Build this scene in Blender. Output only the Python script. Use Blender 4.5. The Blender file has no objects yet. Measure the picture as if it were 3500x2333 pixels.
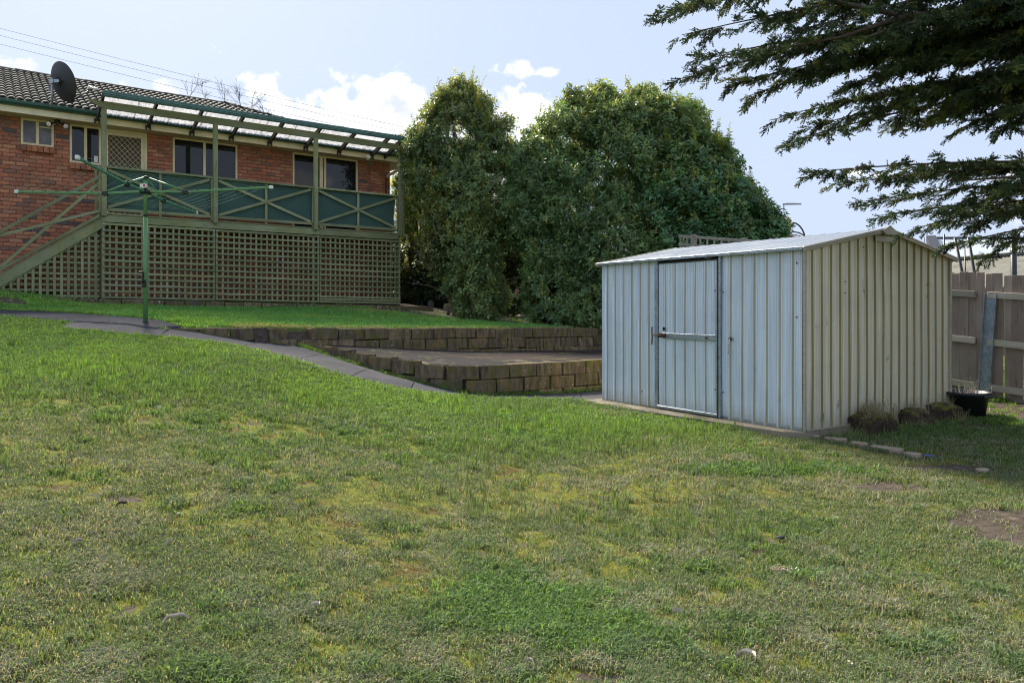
import bpy, bmesh, math, random
import numpy as np
from mathutils import Vector, Matrix, Euler, Quaternion

random.seed(7)
rng = np.random.default_rng(11)
scene = bpy.context.scene
COL = scene.collection
R = math.radians

# ------------------------------------------------------------------ camera
# eye at the origin, looking along +Y, lens level with a little downward shift
cam_d = bpy.data.cameras.new('camera')
cam_d.sensor_width = 36.0
cam_d.lens = 36.0 * 2500 / 3500
cam_d.shift_y = -(1166.5 - 1056) / 3500
cam_d.clip_start = 0.05
cam_d.clip_end = 2000
cam = bpy.data.objects.new('camera', cam_d)
cam.rotation_euler = (R(90), 0, 0)
COL.objects.link(cam)
scene.camera = cam

# ------------------------------------------------------------------ sky, sun, exposure
SUN_AZ, SUN_EL = -30.0, 42.0          # degrees right of +Y, above the horizon
world = bpy.data.worlds.new('World')
scene.world = world
world.use_nodes = True
SKY_STRENGTH = 0.12
SUN_STRENGTH = 1.5
EXPOSURE = 2.68

sun_d = bpy.data.lights.new('sun', 'SUN')
sun_d.energy = SUN_STRENGTH
sun_d.angle = R(12.0)           # sun behind a thin bright veil: soft shadow edges
sun_d.color = (1.0, 0.92, 0.78)
sun = bpy.data.objects.new('sun', sun_d)
COL.objects.link(sun)
_az, _el = R(SUN_AZ), R(SUN_EL)
sun_dir = Vector((math.sin(_az) * math.cos(_el), math.cos(_az) * math.cos(_el), math.sin(_el)))
sun.rotation_euler = sun_dir.to_track_quat('Z', 'Y').to_euler()
sun.location = (-20, 40, 30)

vs = scene.view_settings
vs.view_transform = 'Standard'
vs.look = 'None'
vs.gamma = 1.0
vs.use_curve_mapping = False
vs.exposure = EXPOSURE
scene.cycles.max_bounces = 6
scene.cycles.diffuse_bounces = 4
scene.cycles.glossy_bounces = 3
scene.cycles.transmission_bounces = 5
scene.cycles.transparent_max_bounces = 8
scene.cycles.filter_width = 1.1
scene.cycles.use_denoising = True
try:
    scene.cycles.denoiser = 'OPENIMAGEDENOISE'
except Exception:
    pass
scene.cycles.sample_clamp_indirect = 6.0


class NT:
    """small node-tree helper"""
    def __init__(self, tree):
        self.t = tree
        tree.nodes.clear()

    def n(self, typ, **kw):
        nd = self.t.nodes.new(typ)
        for k, v in kw.items():
            if k == 'inp':
                for kk, vv in v.items():
                    s = nd.inputs[kk]
                    if isinstance(vv, bpy.types.NodeSocket):
                        self.t.links.new(vv, s)
                    else:
                        s.default_value = vv
            else:
                setattr(nd, k, v)
        return nd

    def link(self, a, b):
        self.t.links.new(a, b)

    def math(self, op, a, b=None, c=None, clamp=False):
        nd = self.t.nodes.new('ShaderNodeMath')
        nd.operation = op
        nd.use_clamp = clamp
        for i, v in enumerate((a, b, c)):
            if v is None:
                continue
            if isinstance(v, bpy.types.NodeSocket):
                self.t.links.new(v, nd.inputs[i])
            else:
                nd.inputs[i].default_value = v
        return nd.outputs[0]

    def mix(self, fac, a, b, mode='MIX'):
        nd = self.t.nodes.new('ShaderNodeMix')
        nd.data_type = 'RGBA'
        nd.blend_type = mode
        nd.clamp_factor = True
        for i, v in ((0, fac), (6, a), (7, b)):
            if isinstance(v, bpy.types.NodeSocket):
                self.t.links.new(v, nd.inputs[i])
            else:
                if i and len(v) == 3:
                    v = (*v, 1.0)
                nd.inputs[i].default_value = v
        return nd.outputs[2]

    def ramp(self, fac, stops, interp='LINEAR'):
        nd = self.t.nodes.new('ShaderNodeValToRGB')
        cr = nd.color_ramp
        cr.interpolation = interp
        while len(cr.elements) < len(stops):
            cr.elements.new(0.5)
        for e, (p, c) in zip(cr.elements, stops):
            e.position = p
            e.color = (*c, 1.0) if len(c) == 3 else c
        self.t.links.new(fac, nd.inputs[0])
        return nd.outputs[0]

    def mapr(self, v, a, b, c=0.0, d=1.0, smooth=True):
        nd = self.t.nodes.new('ShaderNodeMapRange')
        nd.interpolation_type = 'SMOOTHSTEP' if smooth else 'LINEAR'
        nd.clamp = True
        self.t.links.new(v, nd.inputs[0])
        for i, x in enumerate((a, b, c, d)):
            nd.inputs[i + 1].default_value = x
        return nd.outputs[0]

    def noise(self, vec, scale, detail=4, rough=0.55, dist=0.0):
        nd = self.t.nodes.new('ShaderNodeTexNoise')
        nd.inputs['Scale'].default_value = scale
        nd.inputs['Detail'].default_value = detail
        nd.inputs['Roughness'].default_value = rough
        nd.inputs['Distortion'].default_value = dist
        if vec is not None:
            self.t.links.new(vec, nd.inputs['Vector'])
        return nd.outputs['Fac']

    def mapping(self, vec, scale=(1, 1, 1), rot=(0, 0, 0), loc=(0, 0, 0)):
        nd = self.t.nodes.new('ShaderNodeMapping')
        self.t.links.new(vec, nd.inputs[0])
        nd.inputs['Location'].default_value = loc
        nd.inputs['Rotation'].default_value = rot
        nd.inputs['Scale'].default_value = scale
        return nd.outputs[0]


def build_world():
    w = NT(world.node_tree)
    tc = w.n('ShaderNodeTexCoord').outputs['Generated']
    sky = w.n('ShaderNodeTexSky')
    sky.sky_type = 'NISHITA'
    sky.sun_disc = False
    sky.sun_elevation = _el
    sky.sun_rotation = _az
    sky.altitude = 100
    sky.air_density = 1.0
    sky.dust_density = 2.2
    sky.ozone_density = 1.5
    # thin high veil over the whole sky, pale and even
    sep = w.n('ShaderNodeSeparateXYZ', inp={0: tc})
    X, Y, Z = sep.outputs
    veil = w.mix(0.978, sky.outputs[0], (0.80, 0.94, 1.22))
    # cumulus low over the horizon: noise billows in direction space
    az = w.math('ARCTAN2', X, Y)
    el = w.math('ARCSINE', Z)
    comb = w.n('ShaderNodeCombineXYZ', inp={0: az, 1: el, 2: 0.0}).outputs[0]
    nz = w.noise(w.mapping(comb, scale=(1, 1.25, 1)), 17.0, 9, 0.60, 0.15)
    nz_big = w.noise(w.mapping(comb, scale=(1, 1.6, 1), loc=(3.1, 1.7, 0)), 5.0, 3, 0.5)
    lumps = [  # centre azimuth, elevation, half sizes (degrees) of each billow, weight
        (-13.0, 14.0, 3.4, 2.6, 1.0), (-10.0, 14.4, 3.4, 3.0, 1.0), (-17.0, 13.6, 3.0, 2.0, 0.85), (-7.2, 13.6, 2.4, 2.4, 1.0),
        (-21.0, 13.2, 2.2, 1.8, 0.75), (-3.0, 13.8, 2.5, 2.0, 0.95), (0.2, 14.8, 3.0, 1.9, 1.0), (3.0, 14.2, 2.4, 1.7, 0.95),
        (-5.5, 11.5, 9.0, 2.4, 0.95), (-16.0, 11.0, 7.0, 2.5, 0.95), (0.6, 18.15, 1.4, 0.8, 0.66), (2.9, 17.85, 1.4, 0.6, 0.62)]
    cl = None
    for a, e, ra, re, wt in lumps:
        da = w.math('DIVIDE', w.math('SUBTRACT', az, R(a)), R(ra))
        de = w.math('DIVIDE', w.math('SUBTRACT', el, R(e)), R(re))
        d2 = w.math('ADD', w.math('MULTIPLY', da, da), w.math('MULTIPLY', de, de))
        g = w.math('MULTIPLY', w.math('EXPONENT', w.math('MULTIPLY', d2, -0.8)), wt)
        cl = g if cl is None else w.math('MAXIMUM', cl, g)
    # the same kind of low cloud all round the horizon
    band = w.math('MULTIPLY', w.mapr(el, R(2), R(6)), w.mapr(el, R(20), R(13)))
    band = w.math('MULTIPLY', w.math('MULTIPLY', band, w.mapr(nz_big, 0.52, 0.64)), 0.75)
    cl = w.math('MAXIMUM', cl, band)
    dens = w.math('ADD', cl, w.math('MULTIPLY', w.math('SUBTRACT', nz, 0.5), 2.1))
    cover = w.mapr(dens, 0.38, 0.68)
    nz2 = w.noise(w.mapping(comb, scale=(1, 1.5, 1), loc=(0.4, 0.02, 0)), 13.0, 6, 0.55)
    ccol = w.ramp(nz2, [(0.36, (1.12, 1.18, 1.34)), (0.56, (1.85, 1.84, 1.83))])
    col = w.mix(w.math('MULTIPLY', cover, 0.93), veil, ccol)
    bg = w.n('ShaderNodeBackground', inp={'Color': col, 'Strength': SKY_STRENGTH})
    out = w.n('ShaderNodeOutputWorld')
    w.link(bg.outputs[0], out.inputs[0])


build_world()

# ------------------------------------------------------------------ helpers: points
F, CX, CY = 2500.0, 1750.0, 1056.0


def at(sx, sy, Y):
    """a point of the place seen at photograph position (sx, sy), Y metres away"""
    return np.array(((sx - CX) / F * Y, Y, (CY - sy) / F * Y))


# numpy value noise
def _hash(ix, iy, seed):
    h = (ix.astype(np.int64) * 374761393 + iy.astype(np.int64) * 668265263 + seed * 1442695041) & 0x7fffffff
    h = ((h ^ (h >> 13)) * 1274126177) & 0x7fffffff
    return ((h ^ (h >> 16)) & 0xffff) / 65535.0


def vnoise(x, y, seed=0):
    x = np.asarray(x, float); y = np.asarray(y, float)
    ix, iy = np.floor(x), np.floor(y)
    fx, fy = x - ix, y - iy
    fx = fx * fx * (3 - 2 * fx); fy = fy * fy * (3 - 2 * fy)
    a = _hash(ix, iy, seed); b = _hash(ix + 1, iy, seed)
    c = _hash(ix, iy + 1, seed); d = _hash(ix + 1, iy + 1, seed)
    return (a * (1 - fx) + b * fx) * (1 - fy) + (c * (1 - fx) + d * fx) * fy


def fbm(x, y, seed=0, octv=4):
    s, a, t = 0.0, 1.0, 0.0
    for i in range(octv):
        s = s + a * vnoise(x, y, seed + 17 * i)
        t += a
        x = np.asarray(x) * 2.03 + 5.1; y = np.asarray(y) * 2.03 + 1.7
        a *= 0.5
    return s / t


def sstep(x, a, b):
    t = np.clip((np.asarray(x, float) - a) / (b - a), 0, 1)
    return t * t * (3 - 2 * t)


class TPS:
    """thin-plate height surface through known ground points"""
    def __init__(self, pts, smooth=0.02):
        p = np.array(pts, float)
        self.p = p[:, :2]
        n = len(p)
        K = self.k(np.linalg.norm(self.p[:, None] - self.p[None], axis=2)) + smooth * np.eye(n)
        P = np.c_[np.ones(n), self.p]
        A = np.block([[K, P], [P.T, np.zeros((3, 3))]])
        self.w = np.linalg.solve(A, np.r_[p[:, 2], 0, 0, 0])

    @staticmethod
    def k(r):
        return np.where(r > 1e-9, r * r * np.log(np.maximum(r, 1e-9)), 0.0)

    def __call__(self, x, y):
        x = np.asarray(x, float); y = np.asarray(y, float)
        sh = x.shape
        q = np.c_[x.ravel(), y.ravel()]
        out = np.empty(len(q))
        n = len(self.p)
        for i in range(0, len(q), 20000):
            qq = q[i:i + 20000]
            d = np.linalg.norm(qq[:, None] - self.p[None], axis=2)
            out[i:i + 20000] = self.k(d) @ self.w[:n] + self.w[n] + qq @ self.w[n + 1:]
        return out.reshape(sh)


# ------------------------------------------------------------------ helpers: meshes
class MB:
    def __init__(self):
        self.v = []; self.f = []

    def add(self, vs_, fs):
        o = len(self.v)
        self.v.extend([tuple(map(float, p)) for p in vs_])
        self.f.extend([tuple(i + o for i in f) for f in fs])
        return self

    def box(self, c, s, M=None):
        x, y, z = s[0] / 2, s[1] / 2, s[2] / 2
        p = np.array([(-x, -y, -z), (x, -y, -z), (x, y, -z), (-x, y, -z), (-x, -y, z), (x, -y, z), (x, y, z), (-x, y, z)])
        if M is not None:
            p = p @ np.asarray(M).T
        p = p + np.asarray(c)
        return self.add(p, [(0, 3, 2, 1), (4, 5, 6, 7), (0, 1, 5, 4), (1, 2, 6, 5), (2, 3, 7, 6), (3, 0, 4, 7)])

    def box2(self, lo, hi):
        lo = np.array(lo, float); hi = np.array(hi, float)
        return self.box((lo + hi) / 2, hi - lo)

    def beam(self, p0, p1, w, h, up=(0, 0, 1)):
        """bar from p0 to p1, w across, h along up"""
        p0 = np.array(p0, float); p1 = np.array(p1, float)
        d = p1 - p0; L = np.linalg.norm(d); d /= L
        s = np.cross(d, up); s /= np.linalg.norm(s)
        u = np.cross(s, d)
        M = np.c_[d, s, u]
        return self.box((p0 + p1) / 2, (L, w, h), M)

    def tube(self, pts, r, n=8, cap=True):
        pts = [np.array(p, float) for p in pts]
        rr = r if hasattr(r, '__len__') else [r] * len(pts)
        o = len(self.v)
        prev = None
        for i, p in enumerate(pts):
            d = pts[min(i + 1, len(pts) - 1)] - pts[max(i - 1, 0)]
            d = d / (np.linalg.norm(d) + 1e-12)
            if prev is None:
                a = np.array((0, 0, 1.0)) if abs(d[2]) < 0.9 else np.array((1.0, 0, 0))
            else:
                a = prev
            s = np.cross(d, a)
            if np.linalg.norm(s) < 1e-6:
                s = np.cross(d, (0.3, 0.5, 0.8))
            s /= np.linalg.norm(s)
            u = np.cross(s, d); prev = u
            for k in range(n):
                t = 2 * math.pi * k / n
                self.v.append(tuple(p + rr[i] * (math.cos(t) * s + math.sin(t) * u)))
        for i in range(len(pts) - 1):
            for k in range(n):
                a = o + i * n + k; b = o + i * n + (k + 1) % n
                self.f.append((a, b, b + n, a + n))
        if cap:
            self.f.append(tuple(o + k for k in range(n))[::-1])
            self.f.append(tuple(o + (len(pts) - 1) * n + k for k in range(n)))
        return self

    def lathe(self, prof, c=(0, 0, 0), n=24, M=None):
        o = len(self.v)
        for r_, z in prof:
            for k in range(n):
                t = 2 * math.pi * k / n
                p = np.array((r_ * math.cos(t), r_ * math.sin(t), z))
                if M is not None:
                    p = np.asarray(M) @ p
                self.v.append(tuple(p + np.asarray(c)))
        for i in range(len(prof) - 1):
            for k in range(n):
                a = o + i * n + k; b = o + i * n + (k + 1) % n
                self.f.append((a, b, b + n, a + n))
        return self

    def prism(self, poly, axis_pts, frame):
        """extrude a 2-D polygon (in frame axes e1,e2) from point a to b"""
        a, b = [np.array(q, float) for q in axis_pts]
        e1, e2 = [np.array(q, float) for q in frame]
        n = len(poly)
        vs_ = [a + p[0] * e1 + p[1] * e2 for p in poly] + [b + p[0] * e1 + p[1] * e2 for p in poly]
        fs = [(i, (i + 1) % n, (i + 1) % n + n, i + n) for i in range(n)]
        fs += [tuple(range(n))[::-1], tuple(range(n, 2 * n))]
        return self.add(vs_, fs)

    def mesh(self, name, mat=None, smooth=False, bevel=0.0):
        me = bpy.data.meshes.new(name)
        me.from_pydata(self.v, [], self.f)
        me.update()
        bm = bmesh.new(); bm.from_mesh(me)
        bmesh.ops.recalc_face_normals(bm, faces=bm.faces)
        if bevel > 0:
            bmesh.ops.bevel(bm, geom=bm.edges[:], offset=bevel, segments=1, affect='EDGES', profile=0.5)
        bm.to_mesh(me); bm.free()
        if smooth:
            me.polygons.foreach_set('use_smooth', [True] * len(me.polygons))
        if mat:
            me.materials.append(mat)
        return me

    def build(self, name, mat=None, parent=None, smooth=False, bevel=0.0):
        return link(name, self.mesh(name, mat, smooth, bevel), parent)


def link(name, me, parent=None, loc=None, rot=None, scl=None):
    o = bpy.data.objects.new(name, me)
    COL.objects.link(o)
    if parent is not None:
        o.parent = parent
    if loc is not None:
        o.location = tuple(loc)
    if rot is not None:
        o.rotation_euler = rot
    if scl is not None:
        o.scale = scl
    return o


def tag(o, label, cat, group=None, kind=None):
    o['label'] = label
    o['category'] = cat
    if group:
        o['group'] = group
    if kind:
        o['kind'] = kind
    return o


def thing(name, label, cat, loc=(0, 0, 0), rotz=0.0, group=None):
    o = bpy.data.objects.new(name, None)
    o.empty_display_size = 0.2
    COL.objects.link(o)
    o.location = tuple(loc); o.rotation_euler = (0, 0, rotz)
    return tag(o, label, cat, group)


def structure(o, label=None):
    o['kind'] = 'structure'
    if label:
        o['label'] = label
    return o


def quad_mesh(name, V, Fq, mat=None, smooth=True, attrs=None):
    """V (n,3), Fq (m,4) index arrays; attrs: name -> (n,) float or (n,3/4) colours, per point"""
    me = bpy.data.meshes.new(name)
    V = np.asarray(V, np.float32); Fq = np.asarray(Fq, np.int32)
    me.vertices.add(len(V)); me.vertices.foreach_set('co', V.ravel())
    k = Fq.shape[1]
    me.loops.add(Fq.size); me.loops.foreach_set('vertex_index', Fq.ravel())
    me.polygons.add(len(Fq)); me.polygons.foreach_set('loop_start', np.arange(0, Fq.size, k, dtype=np.int32))
    if smooth:
        me.polygons.foreach_set('use_smooth', np.ones(len(Fq), bool))
    me.update(calc_edges=True)
    if attrs:
        for nm, d in attrs.items():
            d = np.asarray(d, np.float32)
            if d.ndim == 1:
                at_ = me.attributes.new(nm, 'FLOAT', 'POINT'); at_.data.foreach_set('value', d)
            else:
                if d.shape[1] == 3:
                    d = np.c_[d, np.ones(len(d), np.float32)]
                at_ = me.attributes.new(nm, 'FLOAT_COLOR', 'POINT'); at_.data.foreach_set('color', d.ravel())
    if mat:
        me.materials.append(mat)
    return me


def scatter(name, P, E, S, I, C, sources, parent=None):
    """one object whose points carry small clumps: P points, E euler angles, S sizes, I which clump, C tint"""
    me = bpy.data.meshes.new(name)
    n = len(P)
    me.vertices.add(n); me.vertices.foreach_set('co', np.asarray(P, np.float32).ravel())
    a = me.attributes.new('rot', 'FLOAT_VECTOR', 'POINT'); a.data.foreach_set('vector', np.asarray(E, np.float32).ravel())
    a = me.attributes.new('scl', 'FLOAT', 'POINT'); a.data.foreach_set('value', np.asarray(S, np.float32))
    a = me.attributes.new('vi', 'INT', 'POINT'); a.data.foreach_set('value', np.asarray(I, np.int32))
    C = np.asarray(C, np.float32)
    a = me.attributes.new('tint', 'FLOAT_COLOR', 'POINT'); a.data.foreach_set('color', np.c_[C, np.ones(n, np.float32)].ravel())
    me.materials.append(sources[0].data.materials[0])
    o = link(name, me, parent)
    g = bpy.data.node_groups.new(name + '_scatter', 'GeometryNodeTree')
    g.interface.new_socket('Geometry', in_out='INPUT', socket_type='NodeSocketGeometry')
    g.interface.new_socket('Geometry', in_out='OUTPUT', socket_type='NodeSocketGeometry')
    gi = g.nodes.new('NodeGroupInput'); go = g.nodes.new('NodeGroupOutput')
    jn = g.nodes.new('GeometryNodeJoinGeometry')
    for s in reversed(sources):
        oi = g.nodes.new('GeometryNodeObjectInfo')
        oi.inputs['Object'].default_value = s
        oi.inputs['As Instance'].default_value = False
        ti = g.nodes.new('GeometryNodeGeometryToInstance')
        g.links.new(oi.outputs['Geometry'], ti.inputs[0])
        g.links.new(ti.outputs[0], jn.inputs[0])
    ip = g.nodes.new('GeometryNodeInstanceOnPoints')
    ip.inputs['Pick Instance'].default_value = True

    def attr(nm, typ):
        q = g.nodes.new('GeometryNodeInputNamedAttribute'); q.data_type = typ
        q.inputs['Name'].default_value = nm
        return q.outputs[0]
    g.links.new(gi.outputs[0], ip.inputs['Points'])
    g.links.new(jn.outputs[0], ip.inputs['Instance'])
    g.links.new(attr('vi', 'INT'), ip.inputs['Instance Index'])
    g.links.new(attr('rot', 'FLOAT_VECTOR'), ip.inputs['Rotation'])
    g.links.new(attr('scl', 'FLOAT'), ip.inputs['Scale'])
    g.links.new(ip.outputs[0], go.inputs[0])
    m = o.modifiers.new('scatter', 'NODES'); m.node_group = g
    return o


def loose(name, me):
    """a mesh object that is only a source for scatter(), not in the scene"""
    return bpy.data.objects.new(name, me)


# euler whose local Z points along d and X is turned by roll
def eul_z(D, roll):
    D = np.asarray(D, float)
    D = D / np.linalg.norm(D, axis=1, keepdims=True)
    # intrinsic: rotate about Z by az, tilt about Y by polar: euler XYZ = Rz(az) Ry(pol) Rx? use Rz*Ry then roll about local z
    out = np.empty_like(D)
    pol = np.arccos(np.clip(D[:, 2], -1, 1)); az = np.arctan2(D[:, 1], D[:, 0])
    ca, sa, cp, sp, cr, sr = np.cos(az), np.sin(az), np.cos(pol), np.sin(pol), np.cos(roll), np.sin(roll)
    # M = Rz(az) Ry(pol) Rz(roll)
    m00 = ca * cp * cr - sa * sr
    m10 = sa * cp * cr + ca * sr
    m20 = -sp * cr
    m21 = sp * sr
    m22 = cp
    out[:, 1] = -np.arcsin(np.clip(m20, -1, 1))
    out[:, 0] = np.arctan2(m21, m22)
    out[:, 2] = np.arctan2(m10, m00)
    return out

# ------------------------------------------------------------------ materials
MATS = {}


def new_mat(name):
    m = bpy.data.materials.new(name)
    m.use_nodes = True
    MATS[name] = m
    return m, NT(m.node_tree)


def finish(t, col, rough=0.7, metal=0.0, bump=None, bump_d=0.01, bump_s=0.5, spec=None, extra=None):
    b = t.n('ShaderNodeBsdfPrincipled')
    for k, v in (('Base Color', col), ('Roughness', rough), ('Metallic', metal)):
        if isinstance(v, bpy.types.NodeSocket):
            t.link(v, b.inputs[k])
        else:
            b.inputs[k].default_value = (*v, 1.0) if hasattr(v, '__len__') and len(v) == 3 else v
    if spec is not None:
        b.inputs['Specular IOR Level'].default_value = spec
    if bump is not None:
        bn = t.n('ShaderNodeBump', inp={'Strength': bump_s, 'Distance': bump_d, 'Height': bump})
        t.link(bn.outputs[0], b.inputs['Normal'])
    o = t.n('ShaderNodeOutputMaterial')
    t.link(b.outputs[0], o.inputs[0])
    return b


def objco(t):
    return t.n('ShaderNodeTexCoord').outputs['Object']


def worldco(t):
    return t.n('ShaderNodeNewGeometry').outputs['Position']


def orand(t):
    return t.n('ShaderNodeObjectInfo').outputs['Random']


def attr(t, name, typ='GEOMETRY', out='Fac'):
    n = t.n('ShaderNodeAttribute')
    n.attribute_type = typ
    n.attribute_name = name
    return n.outputs[out]


BRICK_STOPS = [(0.0, (0.4629, 0.1662, 0.09174)), (0.2, (0.5555, 0.2135, 0.1187)), (0.40, (0.3954, 0.1576, 0.09623)), (0.56, (0.6061, 0.2694, 0.1501)),
               (0.70, (0.4293, 0.1986, 0.1277)), (0.82, (0.2778, 0.1489, 0.1097)), (0.90, (0.4882, 0.2307, 0.1389)), (0.96, (0.1178, 0.1081, 0.1165))]


def mat_brick(name, src):
    m, t = new_mat(name)
    r = orand(t) if src == 'obj' else attr(t, 'piece')
    p = worldco(t)
    base = t.ramp(r, BRICK_STOPS, 'CONSTANT')
    n1 = t.noise(p, 28, 5, 0.6)
    n2 = t.noise(p, 130, 3, 0.6)
    n3 = t.noise(p, 1.1, 3, 0.5)
    c = t.mix(t.mapr(n1, 0.35, 0.75), base, (0.1495, 0.065, 0.052))
    c = t.mix(0.6, base, c)
    c = t.mix(t.mapr(n2, 0.6, 0.75), c, (0.442, 0.221, 0.143))
    c = t.mix(t.mapr(n3, 0.45, 0.75, 0, 0.35), c, (0.169, 0.0975, 0.0715))
    h = t.math('ADD', n1, t.math('MULTIPLY', n2, 0.4))
    finish(t, c, 0.85, bump=h, bump_d=0.006, bump_s=0.7, spec=0.25)
    return m


M_BRICK = mat_brick('fired_brick', 'obj')
M_BRICK2 = mat_brick('fired_brick_joined', 'att')


def simple(name, col, rough=0.7, nscale=8.0, var=0.25, bscale=None, bump_d=0.004, metal=0.0, spec=None, dark=None, coord='obj', stretch=None):
    m, t = new_mat(name)
    p = objco(t) if coord == 'obj' else worldco(t)
    if stretch:
        p = t.mapping(p, scale=stretch)
    n = t.noise(p, nscale, 5, 0.6)
    dk = dark or tuple(c * (1 - var) for c in col)
    lt = tuple(min(1, c * (1 + var * 0.6)) for c in col)
    c = t.ramp(n, [(0.3, dk), (0.5, col), (0.72, lt)])
    b = t.noise(p, bscale, 4, 0.6) if bscale else None
    finish(t, c, rough, metal, bump=b, bump_d=bump_d, spec=spec)
    return m


M_MORTAR = simple('mortar', (0.26, 0.2145, 0.1755), 0.95, 40, 0.3, 160, 0.004, coord='w')
M_CREAM = simple('cream_paint', (0.728, 0.611, 0.377), 0.45, 5, 0.12, 60, 0.001, coord='w')
M_CREAM2 = simple('fascia_paint', (0.806, 0.715, 0.494), 0.5, 5, 0.14, 60, 0.001, coord='w')
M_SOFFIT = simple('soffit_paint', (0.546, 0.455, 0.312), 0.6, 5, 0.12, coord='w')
M_GUTTER = simple('gutter_green', (0.0234, 0.0806, 0.052), 0.35, 6, 0.3, coord='w')
M_GUTTER2 = simple('pergola_gutter_green', (0.078, 0.1625, 0.143), 0.35, 6, 0.22, coord='w')
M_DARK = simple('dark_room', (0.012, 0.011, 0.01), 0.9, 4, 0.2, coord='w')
M_DARKM = simple('dark_metal', (0.02, 0.021, 0.024), 0.45, 12, 0.3, coord='w')
M_BLACKP = simple('black_plastic', (0.012, 0.013, 0.015), 0.42, 18, 0.3, 90, 0.0006, coord='w')
M_WHITEP = simple('white_plastic', (0.72, 0.72, 0.70), 0.4, 12, 0.1, coord='w')
M_PVC = simple('cream_pipe', (0.55, 0.47, 0.31), 0.45, 9, 0.15, coord='w')
M_BROWNP = simple('brown_pipe', (0.15, 0.045, 0.03), 0.5, 9, 0.2, coord='w')
M_HOIST = simple('hoist_green', (0.105, 0.2541, 0.09392), 0.42, 5, 0.22, 60, 0.0006, coord='w')
M_HOIST2 = simple('hoist_arm_green', (0.07735, 0.221, 0.1271), 0.38, 5, 0.2, coord='w')
M_LINE = simple('line_green', (0.16, 0.30, 0.17), 0.5, 5, 0.1, coord='w')
M_RED = simple('red_plastic', (0.5, 0.03, 0.02), 0.4, 5, 0.1, coord='w')
M_WIRE = simple('wire', (0.09, 0.09, 0.1), 0.6, 5, 0.1, coord='w')
M_BARK = simple('bark', (0.085, 0.062, 0.045), 0.95, 14, 0.5, 50, 0.01, coord='w')
M_BARK2 = simple('grey_bark', (0.13, 0.105, 0.085), 0.95, 20, 0.4, 60, 0.006, coord='w')
M_RUST = simple('rusty_steel', (0.09, 0.035, 0.02), 0.7, 60, 0.5, coord='w')
M_STONE = simple('pale_stone', (0.33, 0.26, 0.19), 0.9, 16, 0.35, 60, 0.006, coord='w')
M_GSTONE = simple('grey_stone', (0.2, 0.19, 0.18), 0.9, 16, 0.35, 60, 0.006, coord='w')
M_STRIP = simple('dry_bark_strip', (0.46, 0.40, 0.33), 0.9, 40, 0.35, 90, 0.003, coord='w')
M_LAMPGLASS = simple('lamp_glass', (0.75, 0.72, 0.66), 0.12, 20, 0.2, coord='w', spec=0.8)
M_OFFROOF = simple('pale_roof_sheet', (0.52, 0.56, 0.58), 0.4, 3, 0.1, coord='w')
M_FIBRO = simple('fibro_roof', (0.15, 0.15, 0.13), 0.9, 4, 0.35, 40, 0.004, coord='w')
M_PINKBR = simple('pink_brick', (0.36, 0.18, 0.14), 0.9, 40, 0.25, coord='w')
M_PINKMO = simple('pink_mortar', (0.30, 0.25, 0.22), 0.95, 40, 0.2, coord='w')
M_NTILE = simple('brown_tile', (0.12, 0.075, 0.06), 0.85, 12, 0.35, 30, 0.01, coord='w')
M_BROWNT = simple('brown_stained_timber', (0.11, 0.062, 0.045), 0.7, 12, 0.3, coord='w')
M_BLUE = simple('blue_plastic', (0.10, 0.16, 0.5), 0.5, 12, 0.3, coord='w')
M_YLEAF = simple('yellow_leaf', (0.42, 0.27, 0.03), 0.7, 12, 0.3, coord='w')
M_MULCH = simple('mulch', (0.075, 0.055, 0.042), 0.95, 40, 0.55, 60, 0.008, coord='w')


def mat_timber(name, stretch, base=(0.2021, 0.2297, 0.1148), worn=(0.2694, 0.2567, 0.117), grey=(0.2993, 0.3216, 0.2297), dark=(0.07482, 0.08879, 0.05206)):
    """weathered green painted softwood; stretch squeezes the grain along the board"""
    m, t = new_mat(name)
    p = objco(t)
    r = orand(t)
    off = t.n('ShaderNodeCombineXYZ', inp={0: t.math('MULTIPLY', r, 37.0), 1: t.math('MULTIPLY', r, 11.0), 2: t.math('MULTIPLY', r, 23.0)}).outputs[0]
    pv = t.n('ShaderNodeVectorMath', operation='ADD', inp={0: p, 1: off}).outputs[0]
    g = t.mapping(pv, scale=stretch)
    n1 = t.noise(g, 9, 6, 0.65, 0.3)
    n2 = t.noise(g, 38, 4, 0.6)
    n3 = t.noise(pv, 1.6, 4, 0.55)
    n4 = t.noise(pv, 0.7, 2, 0.5)
    c = t.mix(t.mapr(n1, 0.42, 0.70), base, worn)
    c = t.mix(t.mapr(n3, 0.40, 0.72, 0, 0.75), c, grey)
    c = t.mix(t.mapr(n4, 0.42, 0.62, 0, 0.4), c, tuple(q * 0.72 for q in base))
    c = t.mix(t.mapr(n2, 0.55, 0.80), c, dark)
    c = t.mix(t.mapr(t.noise(g, 3.0, 5, 0.7), 0.66, 0.74, 0, 0.7), c, (0.22, 0.225, 0.19))
    bright = t.math('ADD', 0.78, t.math('MULTIPLY', r, 0.42))
    c = t.mix(1.0, c, t.n('ShaderNodeCombineColor', inp={0: bright, 1: bright, 2: bright}).outputs[0], 'MULTIPLY')
    h = t.math('ADD', t.math('MULTIPLY', n2, 0.6), n1)
    finish(t, c, 0.78, bump=h, bump_d=0.004, bump_s=0.6, spec=0.25)
    return m


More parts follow.
